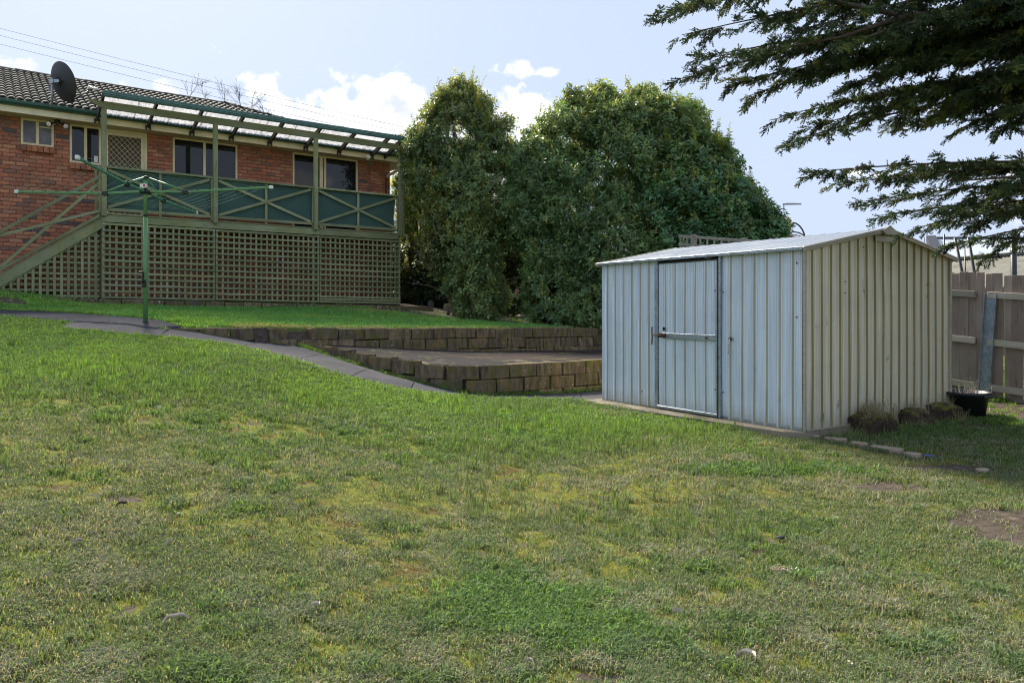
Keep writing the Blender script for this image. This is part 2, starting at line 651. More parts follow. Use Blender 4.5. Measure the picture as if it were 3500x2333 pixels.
M_TIMX = mat_timber('green_timber_along', (0.10, 1, 1))
M_TIMZ = mat_timber('green_timber_upright', (1, 1, 0.10))
M_TIMD = mat_timber('green_timber_brace', (0.35, 1, 0.35))
M_TIMSH = mat_timber('dark_rafter_timber', (0.5, 0.3, 0.5), (0.05, 0.045, 0.035), (0.075, 0.06, 0.045), (0.07, 0.06, 0.05), (0.02, 0.018, 0.015))
M_GREYT = mat_timber('grey_paling', (1, 1, 0.07), (0.3112, 0.2391, 0.1918), (0.4109, 0.3406, 0.285), (0.4233, 0.3706, 0.3255), (0.09328, 0.06574, 0.04999))
M_GREYR = mat_timber('grey_rail', (0.08, 0.08, 1), (0.4095, 0.3608, 0.3023), (0.5265, 0.4778, 0.3997), (0.3705, 0.3802, 0.2535), (0.156, 0.1365, 0.1073))
M_GREYX = mat_timber('grey_trellis', (0.42, 0.42, 0.42), (0.252, 0.231, 0.21), (0.35, 0.322, 0.294), (0.28, 0.28, 0.21), (0.098, 0.084, 0.07))


def mat_cloth():
    m, t = new_mat('green_shade_cloth')
    p = objco(t)
    w = t.n('ShaderNodeTexWave', wave_type='BANDS', bands_direction='Z', inp={'Vector': p, 'Scale': 24.0, 'Distortion': 0.4, 'Detail': 1.0}).outputs['Fac']
    n = t.noise(p, 2.2, 4, 0.6)
    c = t.mix(w, (0.03924, 0.08288, 0.07084), (0.06339, 0.1256, 0.1062))
    c = t.mix(t.mapr(n, 0.35, 0.7, 0, 0.5), c, (0.04981, 0.08824, 0.08349))
    finish(t, c, 0.8, bump=t.math('ADD', t.math('MULTIPLY', n, 2.0), t.math('MULTIPLY', w, 0.15)), bump_d=0.02, bump_s=0.4, spec=0.2)
    return m


M_CLOTH = mat_cloth()


def mat_tile(name, src):
    m, t = new_mat(name)
    p = worldco(t)
    r = orand(t) if src == 'obj' else attr(t, 'piece')
    n = t.noise(p, 5, 5, 0.6)
    n2 = t.noise(p, 60, 4, 0.65)
    c = t.ramp(r, [(0.0, (0.06221, 0.06221, 0.0564)), (0.5, (0.08294, 0.08294, 0.07466)), (1.0, (0.112, 0.1079, 0.0954))])
    c = t.mix(t.mapr(n, 0.45, 0.7, 0, 0.6), c, (0.04147, 0.04147, 0.03732))
    c = t.mix(t.mapr(n2, 0.58, 0.72, 0, 0.7), c, (0.1742, 0.1701, 0.1493))
    finish(t, c, 0.85, bump=n2, bump_d=0.004, spec=0.2)
    return m


M_TILE = mat_tile('roof_tile', 'obj')
M_TILE2 = mat_tile('roof_tile_joined', 'att')


def mat_glass(name, base=(0.012, 0.013, 0.015), rough=0.03, spec=0.9):
    m, t = new_mat(name)
    p = worldco(t)
    n = t.noise(p, 1.2, 3, 0.5)
    finish(t, base, rough, bump=n, bump_d=0.02, bump_s=0.05, spec=spec)
    return m


M_GLASS = mat_glass('window_glass', spec=0.5)
M_GLASS2 = mat_glass('dark_window_glass', (0.008, 0.008, 0.009), 0.04, 0.4)


def mat_obscure():
    m, t = new_mat('obscure_glass')
    p = objco(t)
    v = t.n('ShaderNodeTexVoronoi', inp={'Vector': p, 'Scale': 90.0}).outputs['Distance']
    n = t.noise(p, 3, 3, 0.5)
    c = t.mix(t.mapr(n, 0.35, 0.65), (0.045, 0.044, 0.044), (0.13, 0.12, 0.125))
    finish(t, c, 0.22, bump=v, bump_d=0.004, spec=0.7)
    return m


M_OBSC = mat_obscure()


def mat_poly():
    m, t = new_mat('clear_corrugated_sheet')
    p = objco(t)
    n = t.noise(t.mapping(p, scale=(1, 0.3, 1)), 7, 5, 0.6)
    w = t.noise(t.mapping(p, scale=(1, 0.08, 1)), 30, 2, 0.5)
    col = t.ramp(n, [(0.3, (0.52, 0.52, 0.50)), (0.55, (0.78, 0.79, 0.80)), (0.8, (0.86, 0.87, 0.88))])
    tr = t.n('ShaderNodeBsdfTranslucent', inp={'Color': t.mix(0.68, col, (0.2, 0.2, 0.22))})
    tp = t.n('ShaderNodeBsdfTransparent', inp={'Color': (0.72, 0.74, 0.78, 1)})
    gl = t.n('ShaderNodeBsdfGlossy', inp={'Roughness': 0.2})
    a = t.n('ShaderNodeMixShader', inp={0: t.mapr(w, 0.35, 0.7, 0.05, 0.4), 1: tr.outputs[0], 2: tp.outputs[0]})
    b = t.n('ShaderNodeMixShader', inp={0: 0.08, 1: a.outputs[0], 2: gl.outputs[0]})
    o = t.n('ShaderNodeOutputMaterial'); t.link(b.outputs[0], o.inputs[0])
    return m


M_POLY = mat_poly()


def mat_block():
    m, t = new_mat('concrete_block')
    p = worldco(t)
    r = orand(t)
    n1 = t.noise(p, 4.5, 5, 0.6)
    n2 = t.noise(p, 45, 5, 0.65)
    n3 = t.noise(t.mapping(p, scale=(1, 1, 0.25)), 14, 4, 0.6)
    c = t.ramp(r, [(0.0, (0.1741, 0.13, 0.08127)), (0.35, (0.2322, 0.1741, 0.1103)), (0.7, (0.1452, 0.1161, 0.07895)), (1.0, (0.2786, 0.2147, 0.1393))])
    c = t.mix(t.mapr(n3, 0.40, 0.66, 0, 0.85), c, (0.07198, 0.05573, 0.0418))
    c = t.mix(t.mapr(n1, 0.54, 0.70, 0, 0.7), c, (0.3135, 0.1974, 0.06385))
    c = t.mix(t.mapr(t.noise(p, 9, 5, 0.65), 0.48, 0.62, 0, 0.8), c, (0.1045, 0.1161, 0.02903))
    c = t.mix(t.mapr(t.noise(p, 24, 2, 0.5), 0.70, 0.75), c, (0.5805, 0.5805, 0.5108))
    c = t.mix(t.mapr(n2, 0.6, 0.8, 0, 0.5), c, (0.418, 0.3599, 0.2786))
    finish(t, c, 0.92, bump=t.math('ADD', n2, t.math('MULTIPLY', n1, 0.8)), bump_d=0.02, bump_s=0.8, spec=0.2)
    return m


M_BLOCK = mat_block()


def mat_concrete(name, base, dark, moss=0.0, tint=None):
    m, t = new_mat(name)
    p = worldco(t)
    n1 = t.noise(p, 1.3, 6, 0.62)
    n2 = t.noise(p, 90, 4, 0.7)
    n3 = t.noise(p, 7, 5, 0.6)
    c = t.mix(t.mapr(n1, 0.38, 0.66), base, dark)
    c = t.mix(t.mapr(n3, 0.5, 0.72, 0, 0.55), c, tuple(min(1, q * 1.45) for q in base))
    if tint:
        c = t.mix(t.mapr(t.noise(p, 0.55, 4, 0.6), 0.50, 0.62, 0, 0.75), c, tint)
    c = t.mix(t.mapr(n2, 0.55, 0.75, 0, 0.6), c, tuple(q * 0.45 for q in base))
    c = t.mix(t.mapr(t.noise(p, 130, 2, 0.5), 0.66, 0.74, 0, 0.7), c, tuple(min(1, q * 2.3) for q in base))
    if moss:
        c = t.mix(t.math('MULTIPLY', t.mapr(t.noise(p, 2.6, 7, 0.72), 0.55, 0.66), moss), c, (0.10, 0.11, 0.025))
        c = t.mix(t.math('MULTIPLY', t.mapr(t.noise(t.mapping(p, loc=(9, 3, 0)), 1.7, 7, 0.7), 0.58, 0.68), moss), c, (0.15, 0.135, 0.09))
    finish(t, c, 0.95, bump=t.math('ADD', n2, t.math('MULTIPLY', n3, 0.7)), bump_d=0.006, bump_s=0.6, spec=0.1)
    return m


M_PATH = mat_concrete('path_concrete', (0.06409, 0.06396, 0.07267), (0.04275, 0.04328, 0.05082), 0.15)
M_PATIO = mat_concrete('patio_concrete', (0.02745, 0.02446, 0.02683), (0.01776, 0.01663, 0.01937), 0.9, (0.05491, 0.03423, 0.02908))
M_SLAB = mat_concrete('shed_slab_concrete', (0.2632, 0.2291, 0.1706), (0.117, 0.1072, 0.09262), 0.3)
M_PAVING = mat_concrete('side_path_paving', (0.1296, 0.1013, 0.08508), (0.081, 0.06642, 0.05832), 0.1)


def mat_zinc(name, stretch, stain=0.0, tint=(0.76, 0.85, 0.97), metal=0.28, rough=0.48):
    m, t = new_mat(name)
    p = objco(t)
    g = t.mapping(p, scale=stretch)
    n1 = t.noise(g, 22, 5, 0.6)
    n2 = t.noise(p, 2.0, 4, 0.6)
    n3 = t.noise(g, 120, 2, 0.5)
    lo = tuple(q * 0.80 for q in tint)
    c = t.mix(t.mapr(n1, 0.35, 0.7), lo, tint)
    c = t.mix(t.mapr(n2, 0.42, 0.68, 0, 0.35), c, tuple(q * 0.72 for q in tint))
    if stain:
        s = t.noise(t.mapping(p, scale=(1, 1, 0.45)), 5.5, 5, 0.65)
        c = t.mix(t.math('MULTIPLY', t.mapr(s, 0.62, 0.72), stain), c, (0.13, 0.125, 0.115))
        # splash-back dirt along the foot of the sheet
        z = t.n('ShaderNodeSeparateXYZ', inp={0: p}).outputs[2]
        zz = t.math('ADD', z, t.math('MULTIPLY', n1, 0.15))
        c = t.mix(t.mapr(zz, 0.30, 0.02, 0, 0.55), c, (0.24, 0.24, 0.16))
    rr = t.mapr(n2, 0.3, 0.7, rough - 0.05, rough + 0.12)
    finish(t, c, rr, metal, bump=t.math('ADD', t.math('MULTIPLY', n2, 1.5), t.math('MULTIPLY', n3, 0.08)), bump_d=0.01, bump_s=0.35)
    return m


M_ZINCF = mat_zinc('zinc_wall_sheet', (1, 1, 0.03), 0.12)
M_ZINCS = mat_zinc('zinc_gable_sheet', (1, 1, 0.03), 0.9, (0.76, 0.72, 0.59), 0.35, 0.45)  # wall zinc again, with warm reflected light tinted into its colour
M_ZINCR = mat_zinc('zinc_roof_sheet', (1, 0.03, 1), 0.0, (0.55, 0.58, 0.60), 0.8, 0.38)
M_BARGE = mat_zinc('barge_capping', (0.2, 0.2, 1), 0.0, (0.50, 0.46, 0.37), 0.55, 0.45)


def mat_galv():
    m, t = new_mat('galvanised_steel')
    p = worldco(t)
    v = t.n('ShaderNodeTexVoronoi', inp={'Vector': p, 'Scale': 70.0}).outputs['Color']
    g = t.n('ShaderNodeRGBToBW', inp={0: v}).outputs[0]
    c = t.ramp(g, [(0.2, (0.27, 0.32, 0.36)), (0.8, (0.46, 0.51, 0.55))])
    n = t.noise(p, 6, 4, 0.6)
    c = t.mix(t.mapr(n, 0.45, 0.7, 0, 0.6), c, (0.22, 0.25, 0.27))
    finish(t, c, 0.42, 0.7)
    return m


M_GALV = mat_galv()
M_RIBF = mat_zinc('olive_reflection_rib_web', (1, 1, 0.03), 0.2, (0.42, 0.40, 0.31), 0.4, 0.45)  # reflected lawn and trees painted as olive on the rib webs
M_RIBS = mat_zinc('olive_reflection_gable_rib_web', (1, 1, 0.03), 0.3, (0.27, 0.225, 0.085), 0.4, 0.45)  # gable ribs: olive reflection put into the web colour


def mat_leafy(name, dry=(0.32, 0.26, 0.15), trans=0.35, rough=0.5, spec=0.35):
    """blades and leaves: clump tint times the blade's own shade"""
    m, t = new_mat(name)
    tint = attr(t, 'tint', 'INSTANCER', 'Color')
    bv = t.n('ShaderNodeAttribute'); bv.attribute_type = 'GEOMETRY'; bv.attribute_name = 'bv'
    s = t.n('ShaderNodeSeparateColor', inp={0: bv.outputs['Color']})
    k = s.outputs[0]
    kk = t.n('ShaderNodeCombineColor', inp={0: k, 1: k, 2: k}).outputs[0]
    c = t.mix(1.0, tint, kk, 'MULTIPLY')
    c = t.mix(s.outputs[1], c, dry)
    b = t.n('ShaderNodeBsdfPrincipled')
    t.link(c, b.inputs['Base Color'])
    b.inputs['Roughness'].default_value = rough
    b.inputs['Specular IOR Level'].default_value = spec
    tl = t.n('ShaderNodeBsdfTranslucent')
    c2 = t.mix(1.0, c, (1.35, 1.25, 0.55), 'MULTIPLY')
    t.link(c2, tl.inputs['Color'])
    mx = t.n('ShaderNodeMixShader', inp={0: trans, 1: b.outputs[0], 2: tl.outputs[0]})
    o = t.n('ShaderNodeOutputMaterial'); t.link(mx.outputs[0], o.inputs[0])
    return m


M_GRASS = mat_leafy('grass_blade', (0.38, 0.345, 0.27), 0.40, 0.6, 0.2)
M_LEAF = mat_leafy('shrub_leaf', (0.10, 0.07, 0.04), 0.42, 0.36, 0.6)
M_CONIF = mat_leafy('cypress_spray', (0.09, 0.06, 0.03), 0.16, 0.6, 0.25)
M_DRYG = mat_leafy('dry_grass', (0.42, 0.36, 0.24), 0.3, 0.6, 0.2)


def mat_ground():
    m, t = new_mat('lawn_soil')
    p = worldco(t)
    soil = attr(t, 'soil')
    moss = attr(t, 'moss')
    lush = attr(t, 'lush')
    n1 = t.noise(p, 16, 6, 0.68)
    n2 = t.noise(p, 70, 5, 0.7)
    n3 = t.noise(p, 3.3, 5, 0.65)
    thatch = t.ramp(n2, [(0.25, (0.0825, 0.078, 0.036)), (0.5, (0.1875, 0.1725, 0.087)), (0.72, (0.33, 0.2925, 0.1725))])
    green = t.ramp(n2, [(0.25, (0.045, 0.072, 0.018)), (0.55, (0.1125, 0.1575, 0.0375)), (0.8, (0.18, 0.2325, 0.0675))])
    mosc = t.ramp(n1, [(0.25, (0.05766, 0.06534, 0.012)), (0.5, (0.1535, 0.1633, 0.0216)), (0.75, (0.2325, 0.2326, 0.036))])
    mosc = t.mix(t.mapr(n3, 0.50, 0.66, 0, 0.85), mosc, (0.1302, 0.08118, 0.0264))
    sl = t.ramp(n1, [(0.25, (0.048, 0.0375, 0.0285)), (0.55, (0.1125, 0.09, 0.069)), (0.8, (0.225, 0.18, 0.1425))])
    c = t.mix(lush, thatch, green)
    mm = t.math('ADD', moss, t.math('MULTIPLY', t.math('SUBTRACT', n1, 0.5), 1.1))
    c = t.mix(t.mapr(mm, 0.40, 0.62), c, mosc)
    ss = t.math('ADD', soil, t.math('MULTIPLY', t.math('SUBTRACT', n1, 0.5), 1.0))
    c = t.mix(t.mapr(ss, 0.42, 0.6), c, sl)
    h = t.math('ADD', t.math('MULTIPLY', n1, 1.2), t.math('MULTIPLY', n2, 0.6))
    finish(t, c, 0.95, bump=h, bump_d=0.03, bump_s=0.9, spec=0.15)
    return m


M_GROUND = mat_ground()


def mat_stump():
    m, t = new_mat('mossy_stump')
    p = worldco(t)
    n1 = t.noise(p, 9, 6, 0.7)
    n2 = t.noise(t.mapping(p, scale=(1, 1, 0.3)), 40, 4, 0.6)
    c = t.ramp(n2, [(0.3, (0.0252, 0.0196, 0.014)), (0.7, (0.098, 0.0728, 0.049))])
    nz = t.n('ShaderNodeSeparateXYZ', inp={0: t.n('ShaderNodeNewGeometry').outputs['Normal']}).outputs[2]
    k = t.math('ADD', n1, t.math('MULTIPLY', nz, 0.14))
    c = t.mix(t.mapr(k, 0.58, 0.68), c, (0.14, 0.14, 0.0196))
    finish(t, c, 0.95, bump=t.math('ADD', n1, n2), bump_d=0.03, bump_s=0.9, spec=0.15)
    return m


M_STUMP = mat_stump()

# ------------------------------------------------------------------ frames of the place
HO = np.array((-10.65, 15.5))                 # a point on the house wall line
HANG = math.atan2(0.585, 0.811)
HU = np.array((math.cos(HANG), math.sin(HANG)))
HV = np.array((-math.sin(HANG), math.cos(HANG)))


def hxy(a, b):
    return HO + a * HU + b * HV


def ha(sx, b=0.0):
    """distance along the house of the upright line seen at sx, in the plane b metres behind the wall face"""
    k = (sx - CX) / F
    o = HO + b * HV
    return (o[1] * k - o[0]) / (HU[0] - HU[1] * k)


def hz(sx, sy, b=0.0):
    a = ha(sx, b)
    return (CY - sy) / F * (HO + b * HV + a * HU)[1]


SN = np.array((2.945, 7.38))                  # near corner of the shed
SP = np.array((-math.sin(R(33)), math.cos(R(33))))   # along its door side
SQ = np.array((math.cos(R(33)), math.sin(R(33))))    # along its gable side
SW, SD = 3.12, 2.86
SZ = -1.231                                    # shed floor

WL0 = np.array((-5.24, 11.0))                  # upper retaining wall line
WLD = np.array((0.798, 0.602)); WLD /= np.linalg.norm(WLD)
WLN = np.array((-WLD[1], WLD[0]))


def wl(s, d=0.0):
    return WL0 + s * WLD + d * WLN


# ------------------------------------------------------------------ ground heights
low = TPS([
    (0, 0, -1.5), (0, 3, -1.43), (0, 6, -1.36), (2.95, 7.2, -1.315), (1.26, 9.75, -1.28), (0.31, 9.84, -1.22), (-1.10, 9.45, -1.10),
    (-1.78, 9.19, -0.945), (-2.57, 9.45, -0.765), (-3.95, 10.43, -0.53), (-5.37, 10.3, -0.37), (-6.29, 10.3, -0.285), (-7.4, 10.6, -0.187),
    (-5.51, 11.0, -0.2156), (-4.21, 11.75, -0.513), (-3.4, 12.25, -0.60), (-2.97, 11.46, -0.72), (-1.74, 10.72, -0.97), (-1.0, 10.2, -1.09),
    (-0.47, 10.4, -1.21), (1.44, 11.6, -1.27), (-7.7, 11.0, -0.132), (-8.82, 12.6, -0.025), (-7.04, 12.05, -0.10), (-5.43, 11.4, -0.205),
    (-6.63, 10.9, -0.20), (5.68, 9.1, -1.31), (6.4, 10.2, -1.23), (6.9, 8, -1.33), (5, 4, -1.45), (8, 12, -1.15), (3, 12, -1.28),
    (-3, 4.5, -1.02), (-2, 2.5, -1.23), (-6, 7, -0.66), (-8, 9, -0.34), (4, 2, -1.56), (10, 5, -1.45), (-11, 6, -0.45), (-5, 1, -1.0),
    (12, 25, -1.0), (-3, -6, -1.6), (14, -6, -1.8), (-14, -6, -0.9), (-16, 10, 0.1), (20, 10, -1.4), (4.2, 6.8, -1.36), (5.2, 6.4, -1.38)], 0.05)
_tp = [(-5.24, 11, -0.30), (*wl(4), -0.36), (*wl(9.1), -0.43), (*wl(14), -0.5), (-5.43, 11.4, -0.20), (-7.04, 12.05, -0.095), (-8.82, 12.6, -0.02)]
for a_, b_, z_ in [(1.3, -1.9, 0.10), (5, -1.9, 0.02), (9.3, -1.9, -0.08), (-0.3, -1.6, 0.33), (0.5, -1.6, 0.24), (1.4, -1.0, 0.2), (5, -1.0, 0.16),
                   (9, -1.0, 0.1), (-2, -1.5, 0.40), (-6, -1.5, 0.6), (0, 8, 0.5), (8, 8, 0.3), (14, 0, -0.3), (10.5, 3, 0.05), (18, 8, -0.4), (-10, 10, 0.8),
                   (10.4, -1.9, -0.13), (12.5, -2.5, -0.27)]:
    _tp.append((*hxy(a_, b_), z_))
terr = TPS(_tp, 0.03)
patio_s = TPS([(-3.4, 12.25, -0.585), (-2.8, 11.6, -0.645), (-2.23, 11.15, -0.705), (-1.74, 10.8, -0.755), (-1.1, 10.35, -0.82), (-0.4, 10.5, -0.835),
               (1.44, 11.7, -0.825), (2.6, 12.5, -0.83), (*wl(4.9, -0.2), -0.785), (*wl(9.0, -0.2), -0.905), (*wl(2.8, -0.2), -0.62)], 0.05)

LOWER_WALL = np.array([(-3.42, 12.18), (-2.86, 11.58), (-2.26, 11.08), (-1.74, 10.70), (-1.24, 10.33), (-0.86, 10.20), (-0.46, 10.33), (0.45, 10.92),
                       (1.44, 11.60), (2.75, 12.45)])
LOWER_TOP = np.array([-0.575, -0.64, -0.70, -0.75, -0.80, -0.825, -0.835, -0.835, -0.825, -0.825])


def inside(px_, py_, poly):
    px_ = np.asarray(px_); py_ = np.asarray(py_)
    r = np.zeros(px_.shape, bool)
    n = len(poly)
    for i in range(n):
        x0, y0 = poly[i]; x1, y1 = poly[(i + 1) % n]
        c = ((y0 > py_) != (y1 > py_))
        with np.errstate(divide='ignore', invalid='ignore'):
            xx = (x1 - x0) * (py_ - y0) / (y1 - y0 + 1e-12) + x0
        r ^= c & (px_ < xx)
    return r


PATIO_POLY = [tuple(p) for p in LOWER_WALL] + [tuple(wl(9.6, -0.1)), tuple(wl(2.3, -0.1))]


def d_front(s):
    return np.interp(s, [-30, -12, -6, -1.9, -0.82, -0.05, 0.12], [9, 7.5, 5.2, 3.43, 2.05, 0.55, -0.02])


def ground_z(x, y):
    x = np.asarray(x, float); y = np.asarray(y, float)
    zl = low(x, y)
    s = (x - WL0[0]) * WLD[0] + (y - WL0[1]) * WLD[1]
    d = (x - WL0[0]) * WLN[0] + (y - WL0[1]) * WLN[1]
    up = d > d_front(s)
    # blend over a short run where there is no wall
    zt = terr(x, y)
    w = np.where(s > 0.1, (d > -0.06).astype(float), sstep(d - d_front(s), -0.25, 0.25))
    w = np.where(s > 10.5, sstep(d, -1.5, 0.2), w)
    z = zl * (1 - w) + zt * w
    pin = inside(x, y, PATIO_POLY)
    z = np.where(pin & (w < 0.5), patio_s(x, y) - 0.07, z)
    # far away the ground just runs on gently
    far = sstep(np.hypot(x, y - 8), 26, 48)
    z = z * (1 - far) + far * np.clip(-1.0 - 0.02 * x + 0.02 * np.clip(y, -40, 60), -3, 1.2)
    return z


def ground_hit(sx, sy, y0=2.0, y1=24.0):
    """ground point seen at (sx, sy)"""
    Y = np.linspace(y0, y1, 900)
    X = (sx - CX) / F * Y; Z = (CY - sy) / F * Y
    g = low(X, Y)
    i = np.argmax(Z < g)
    if i == 0:
        i = np.argmin(np.abs(Z - g))
    return np.array((X[i], Y[i], g[i]))


# ------------------------------------------------------------------ path outlines
strip_up = [ground_hit(*q) for q in [(-260, 1052), (-120, 1056)]]
STRIP = ([(-11.6, 13.4), (-10.2, 12.95), (-8.82, 12.6), (-7.04, 12.05), (-6.1, 11.66), (-5.43, 11.38), (-5.05, 11.22)],
         [(-10.1, 11.55), (-8.9, 11.3), (-7.72, 11.02), (-7.1, 10.93), (-6.55, 10.84), (-5.75, 10.72), (-5.22, 10.72)])
_pu = [(-6.60, 10.86), (-5.80, 10.745), (-5.22, 10.76), (-4.90, 11.05), (-4.2, 11.58), (-3.55, 12.02), (-3.12, 11.66), (-2.55, 11.12), (-1.95, 10.66), (-1.35, 10.2), (-0.85, 10.02),
       (-0.35, 10.16), (0.45, 10.7), (1.35, 11.32), (2.2, 11.9)]
_pl = [(-6.34, 10.28), (-5.9, 10.26), (-5.25, 10.26), (-4.6, 10.35), (-3.95, 10.42), (-3.2, 10.02), (-2.62, 9.50), (-2.2, 9.32), (-1.78, 9.22), (-1.42, 9.30), (-1.10, 9.44),
       (-0.45, 9.66), (0.31, 9.86), (1.2, 10.0), (2.0, 10.6)]


def smooth_line(pts, n):
    p = np.array(pts, float)
    t = np.r_[0, np.cumsum(np.linalg.norm(np.diff(p, axis=0), axis=1))]
    q = np.linspace(0, t[-1], n)
    # Catmull-Rom style smoothing by dense linear + box blur
    out = np.c_[[np.interp(q, t, p[:, i]) for i in range(p.shape[1])]].T
    k = max(1, n // 40)
    for _ in range(3):
        c = out.copy()
        c[k:-k] = (out[:-2 * k] + out[k:-k] + out[2 * k:]) / 3
        out = c
    return out


def ribbon_poly(u, l):
    return [tuple(q[:2]) for q in u] + [tuple(q[:2]) for q in l[::-1]]


PATH_POLYS = [ribbon_poly(*STRIP), ribbon_poly(_pu, _pl)]


def slab_ribbon(name, U, L, n, m, mat, zf, lift=0.015, thick=0.07, jitter=0.012, gap=0.006):
    U = smooth_line(U, n); L = smooth_line(L, n)
    for Q in (U, L):
        Q[0] += (Q[1] - Q[0]) / np.linalg.norm(Q[1] - Q[0]) * gap
        Q[-1] += (Q[-2] - Q[-1]) / np.linalg.norm(Q[-2] - Q[-1]) * gap
    V_ = []
    for i in range(n):
        for j in range(m):
            t = j / (m - 1)
            p = U[i] * (1 - t) + L[i] * t
            if j in (0, m - 1):
                p = p + jitter * (np.array((vnoise(i * 0.31, j, 5), vnoise(i * 0.37, j + 9, 6))) - 0.5) * 3
            V_.append((p[0], p[1], 0))
    V_ = np.array(V_)
    V_[:, 2] = zf(V_[:, 0], V_[:, 1]) + lift + 0.006 * (fbm(V_[:, 0] * 3, V_[:, 1] * 3, 3) - 0.5)
    nb = len(V_)
    low_ = V_.copy(); low_[:, 2] -= thick
    Fq = []
    for i in range(n - 1):
        for j in range(m - 1):
            a = i * m + j
            Fq.append((a, a + 1, a + m + 1, a + m))
    for i in range(n - 1):
        a = i * m; Fq.append((a, a + m, a + m + nb, a + nb))
        a = i * m + m - 1; Fq.append((a, a + nb, a + m + nb, a + m))
    for j in range(m - 1):
        Fq.append((j, j + nb, j + 1 + nb, j + 1))
        a = (n - 1) * m + j; Fq.append((a, a + 1, a + 1 + nb, a + nb))
    me = quad_mesh(name, np.r_[V_, low_], Fq, mat, smooth=False)
    return link(name, me)


def low_plain(x, y):
    return ground_z(x, y) if False else low(x, y)


o = slab_ribbon('garden_path', *STRIP, 60, 6, M_PATH, low_plain, lift=0.022)
structure(o, 'narrow grey concrete path strip leading off to the left below the stairs')
# the long path in poured bays with open joints
U_, L_ = smooth_line(_pu, 400), smooth_line(_pl, 400)
cuts = [0, 60, 112, 160, 205, 240, 290, 345, 399]
for i in range(len(cuts) - 1):
    a, b = cuts[i], cuts[i + 1]
    o = slab_ribbon('path_slab', U_[a:b + 1], L_[a:b + 1], 44, 8, M_PATH, low_plain, lift=0.016, jitter=0.03)
    structure(o, 'poured bay of the grey concrete path running down to the shed')

# patio slab between the two retaining walls
gx = np.arange(-3.6, 3.4, 0.08); gy = np.arange(9.9, 17.2, 0.08)
XX, YY = np.meshgrid(gx, gy)
ok = inside(XX + 0.04, YY + 0.04, PATIO_POLY)
ZZ = patio_s(XX, YY) + 0.012 * (fbm(XX * 1.2, YY * 1.2, 8) - 0.5)
idx = np.arange(XX.size).reshape(XX.shape)
Fq = [(idx[i, j], idx[i, j + 1], idx[i + 1, j + 1], idx[i + 1, j]) for i in range(len(gy) - 1) for j in range(len(gx) - 1) if ok[i, j]]
o = link('patio_slab', quad_mesh('patio_slab', np.c_[XX.ravel(), YY.ravel(), ZZ.ravel()], Fq, M_PATIO))
structure(o, 'dark stained concrete patio between the two block retaining walls')

# side path round the end of the house
a0, a1 = 9.42, 11.35
pts = []
for i in range(40):
    b = -2.05 + i * 0.28
    for j in range(8):
        a = a0 + (a1 - a0) * j / 7 + (0.25 * (b + 2.05) * 0.12 if j else 0) + (0.10 * math.sin(b * 2.3) if j == 7 else 0)
        if i == 0:
            b2 = b - 0.25 * (j / 7)
        else:
            b2 = b
        p = hxy(a, b2); pts.append((p[0], p[1], 0))
pts = np.array(pts); pts[:, 2] = terr(pts[:, 0], pts[:, 1]) + 0.015
Fq = [(i * 8 + j, i * 8 + j + 1, i * 8 + j + 9, i * 8 + j + 8) for i in range(39) for j in range(7)]
o = link('side_path', quad_mesh('side_path', pts, Fq, M_PAVING)); structure(o, 'brown earthy paved path past the right end of the deck')
SIDE_POLY = [tuple(hxy(9.38, -2.05)), tuple(hxy(11.4, -2.3)), tuple(hxy(11.9, 9)), tuple(hxy(9.38, 9))]

# ------------------------------------------------------------------ lawn fields (shared by soil and grass)
LUSH_PATCH = [(0.17, 3.48, 0.66, 0.34), (-3.0, 6.3, 0.8, 0.35), (-1.35, 6.7, 0.7, 0.3), (2.2, 6.2, 0.7, 0.2)]
SOIL_PATCH = [(3.45, 4.75, 0.55, 0.45), (2.93, 5.7, 0.30, 0.13), (3.75, 6.3, 0.42, 0.12), (5.37, 8.3, 0.38, 0.16), (3.9, 6.75, 0.2, 0.07), (2.62, 6.9, 0.25, 0.07),
              (6.1, 9.4, 1.2, 0.5), (6.9, 8.4, 1.0, 0.8), (-9.3, 13.4, 0.6, 0.3), (-5.0, 11.45, 0.3, 0.1), (-2.35, 4.3, 0.2, 0.05), (0.35, 2.9, 0.14, 0.05)]


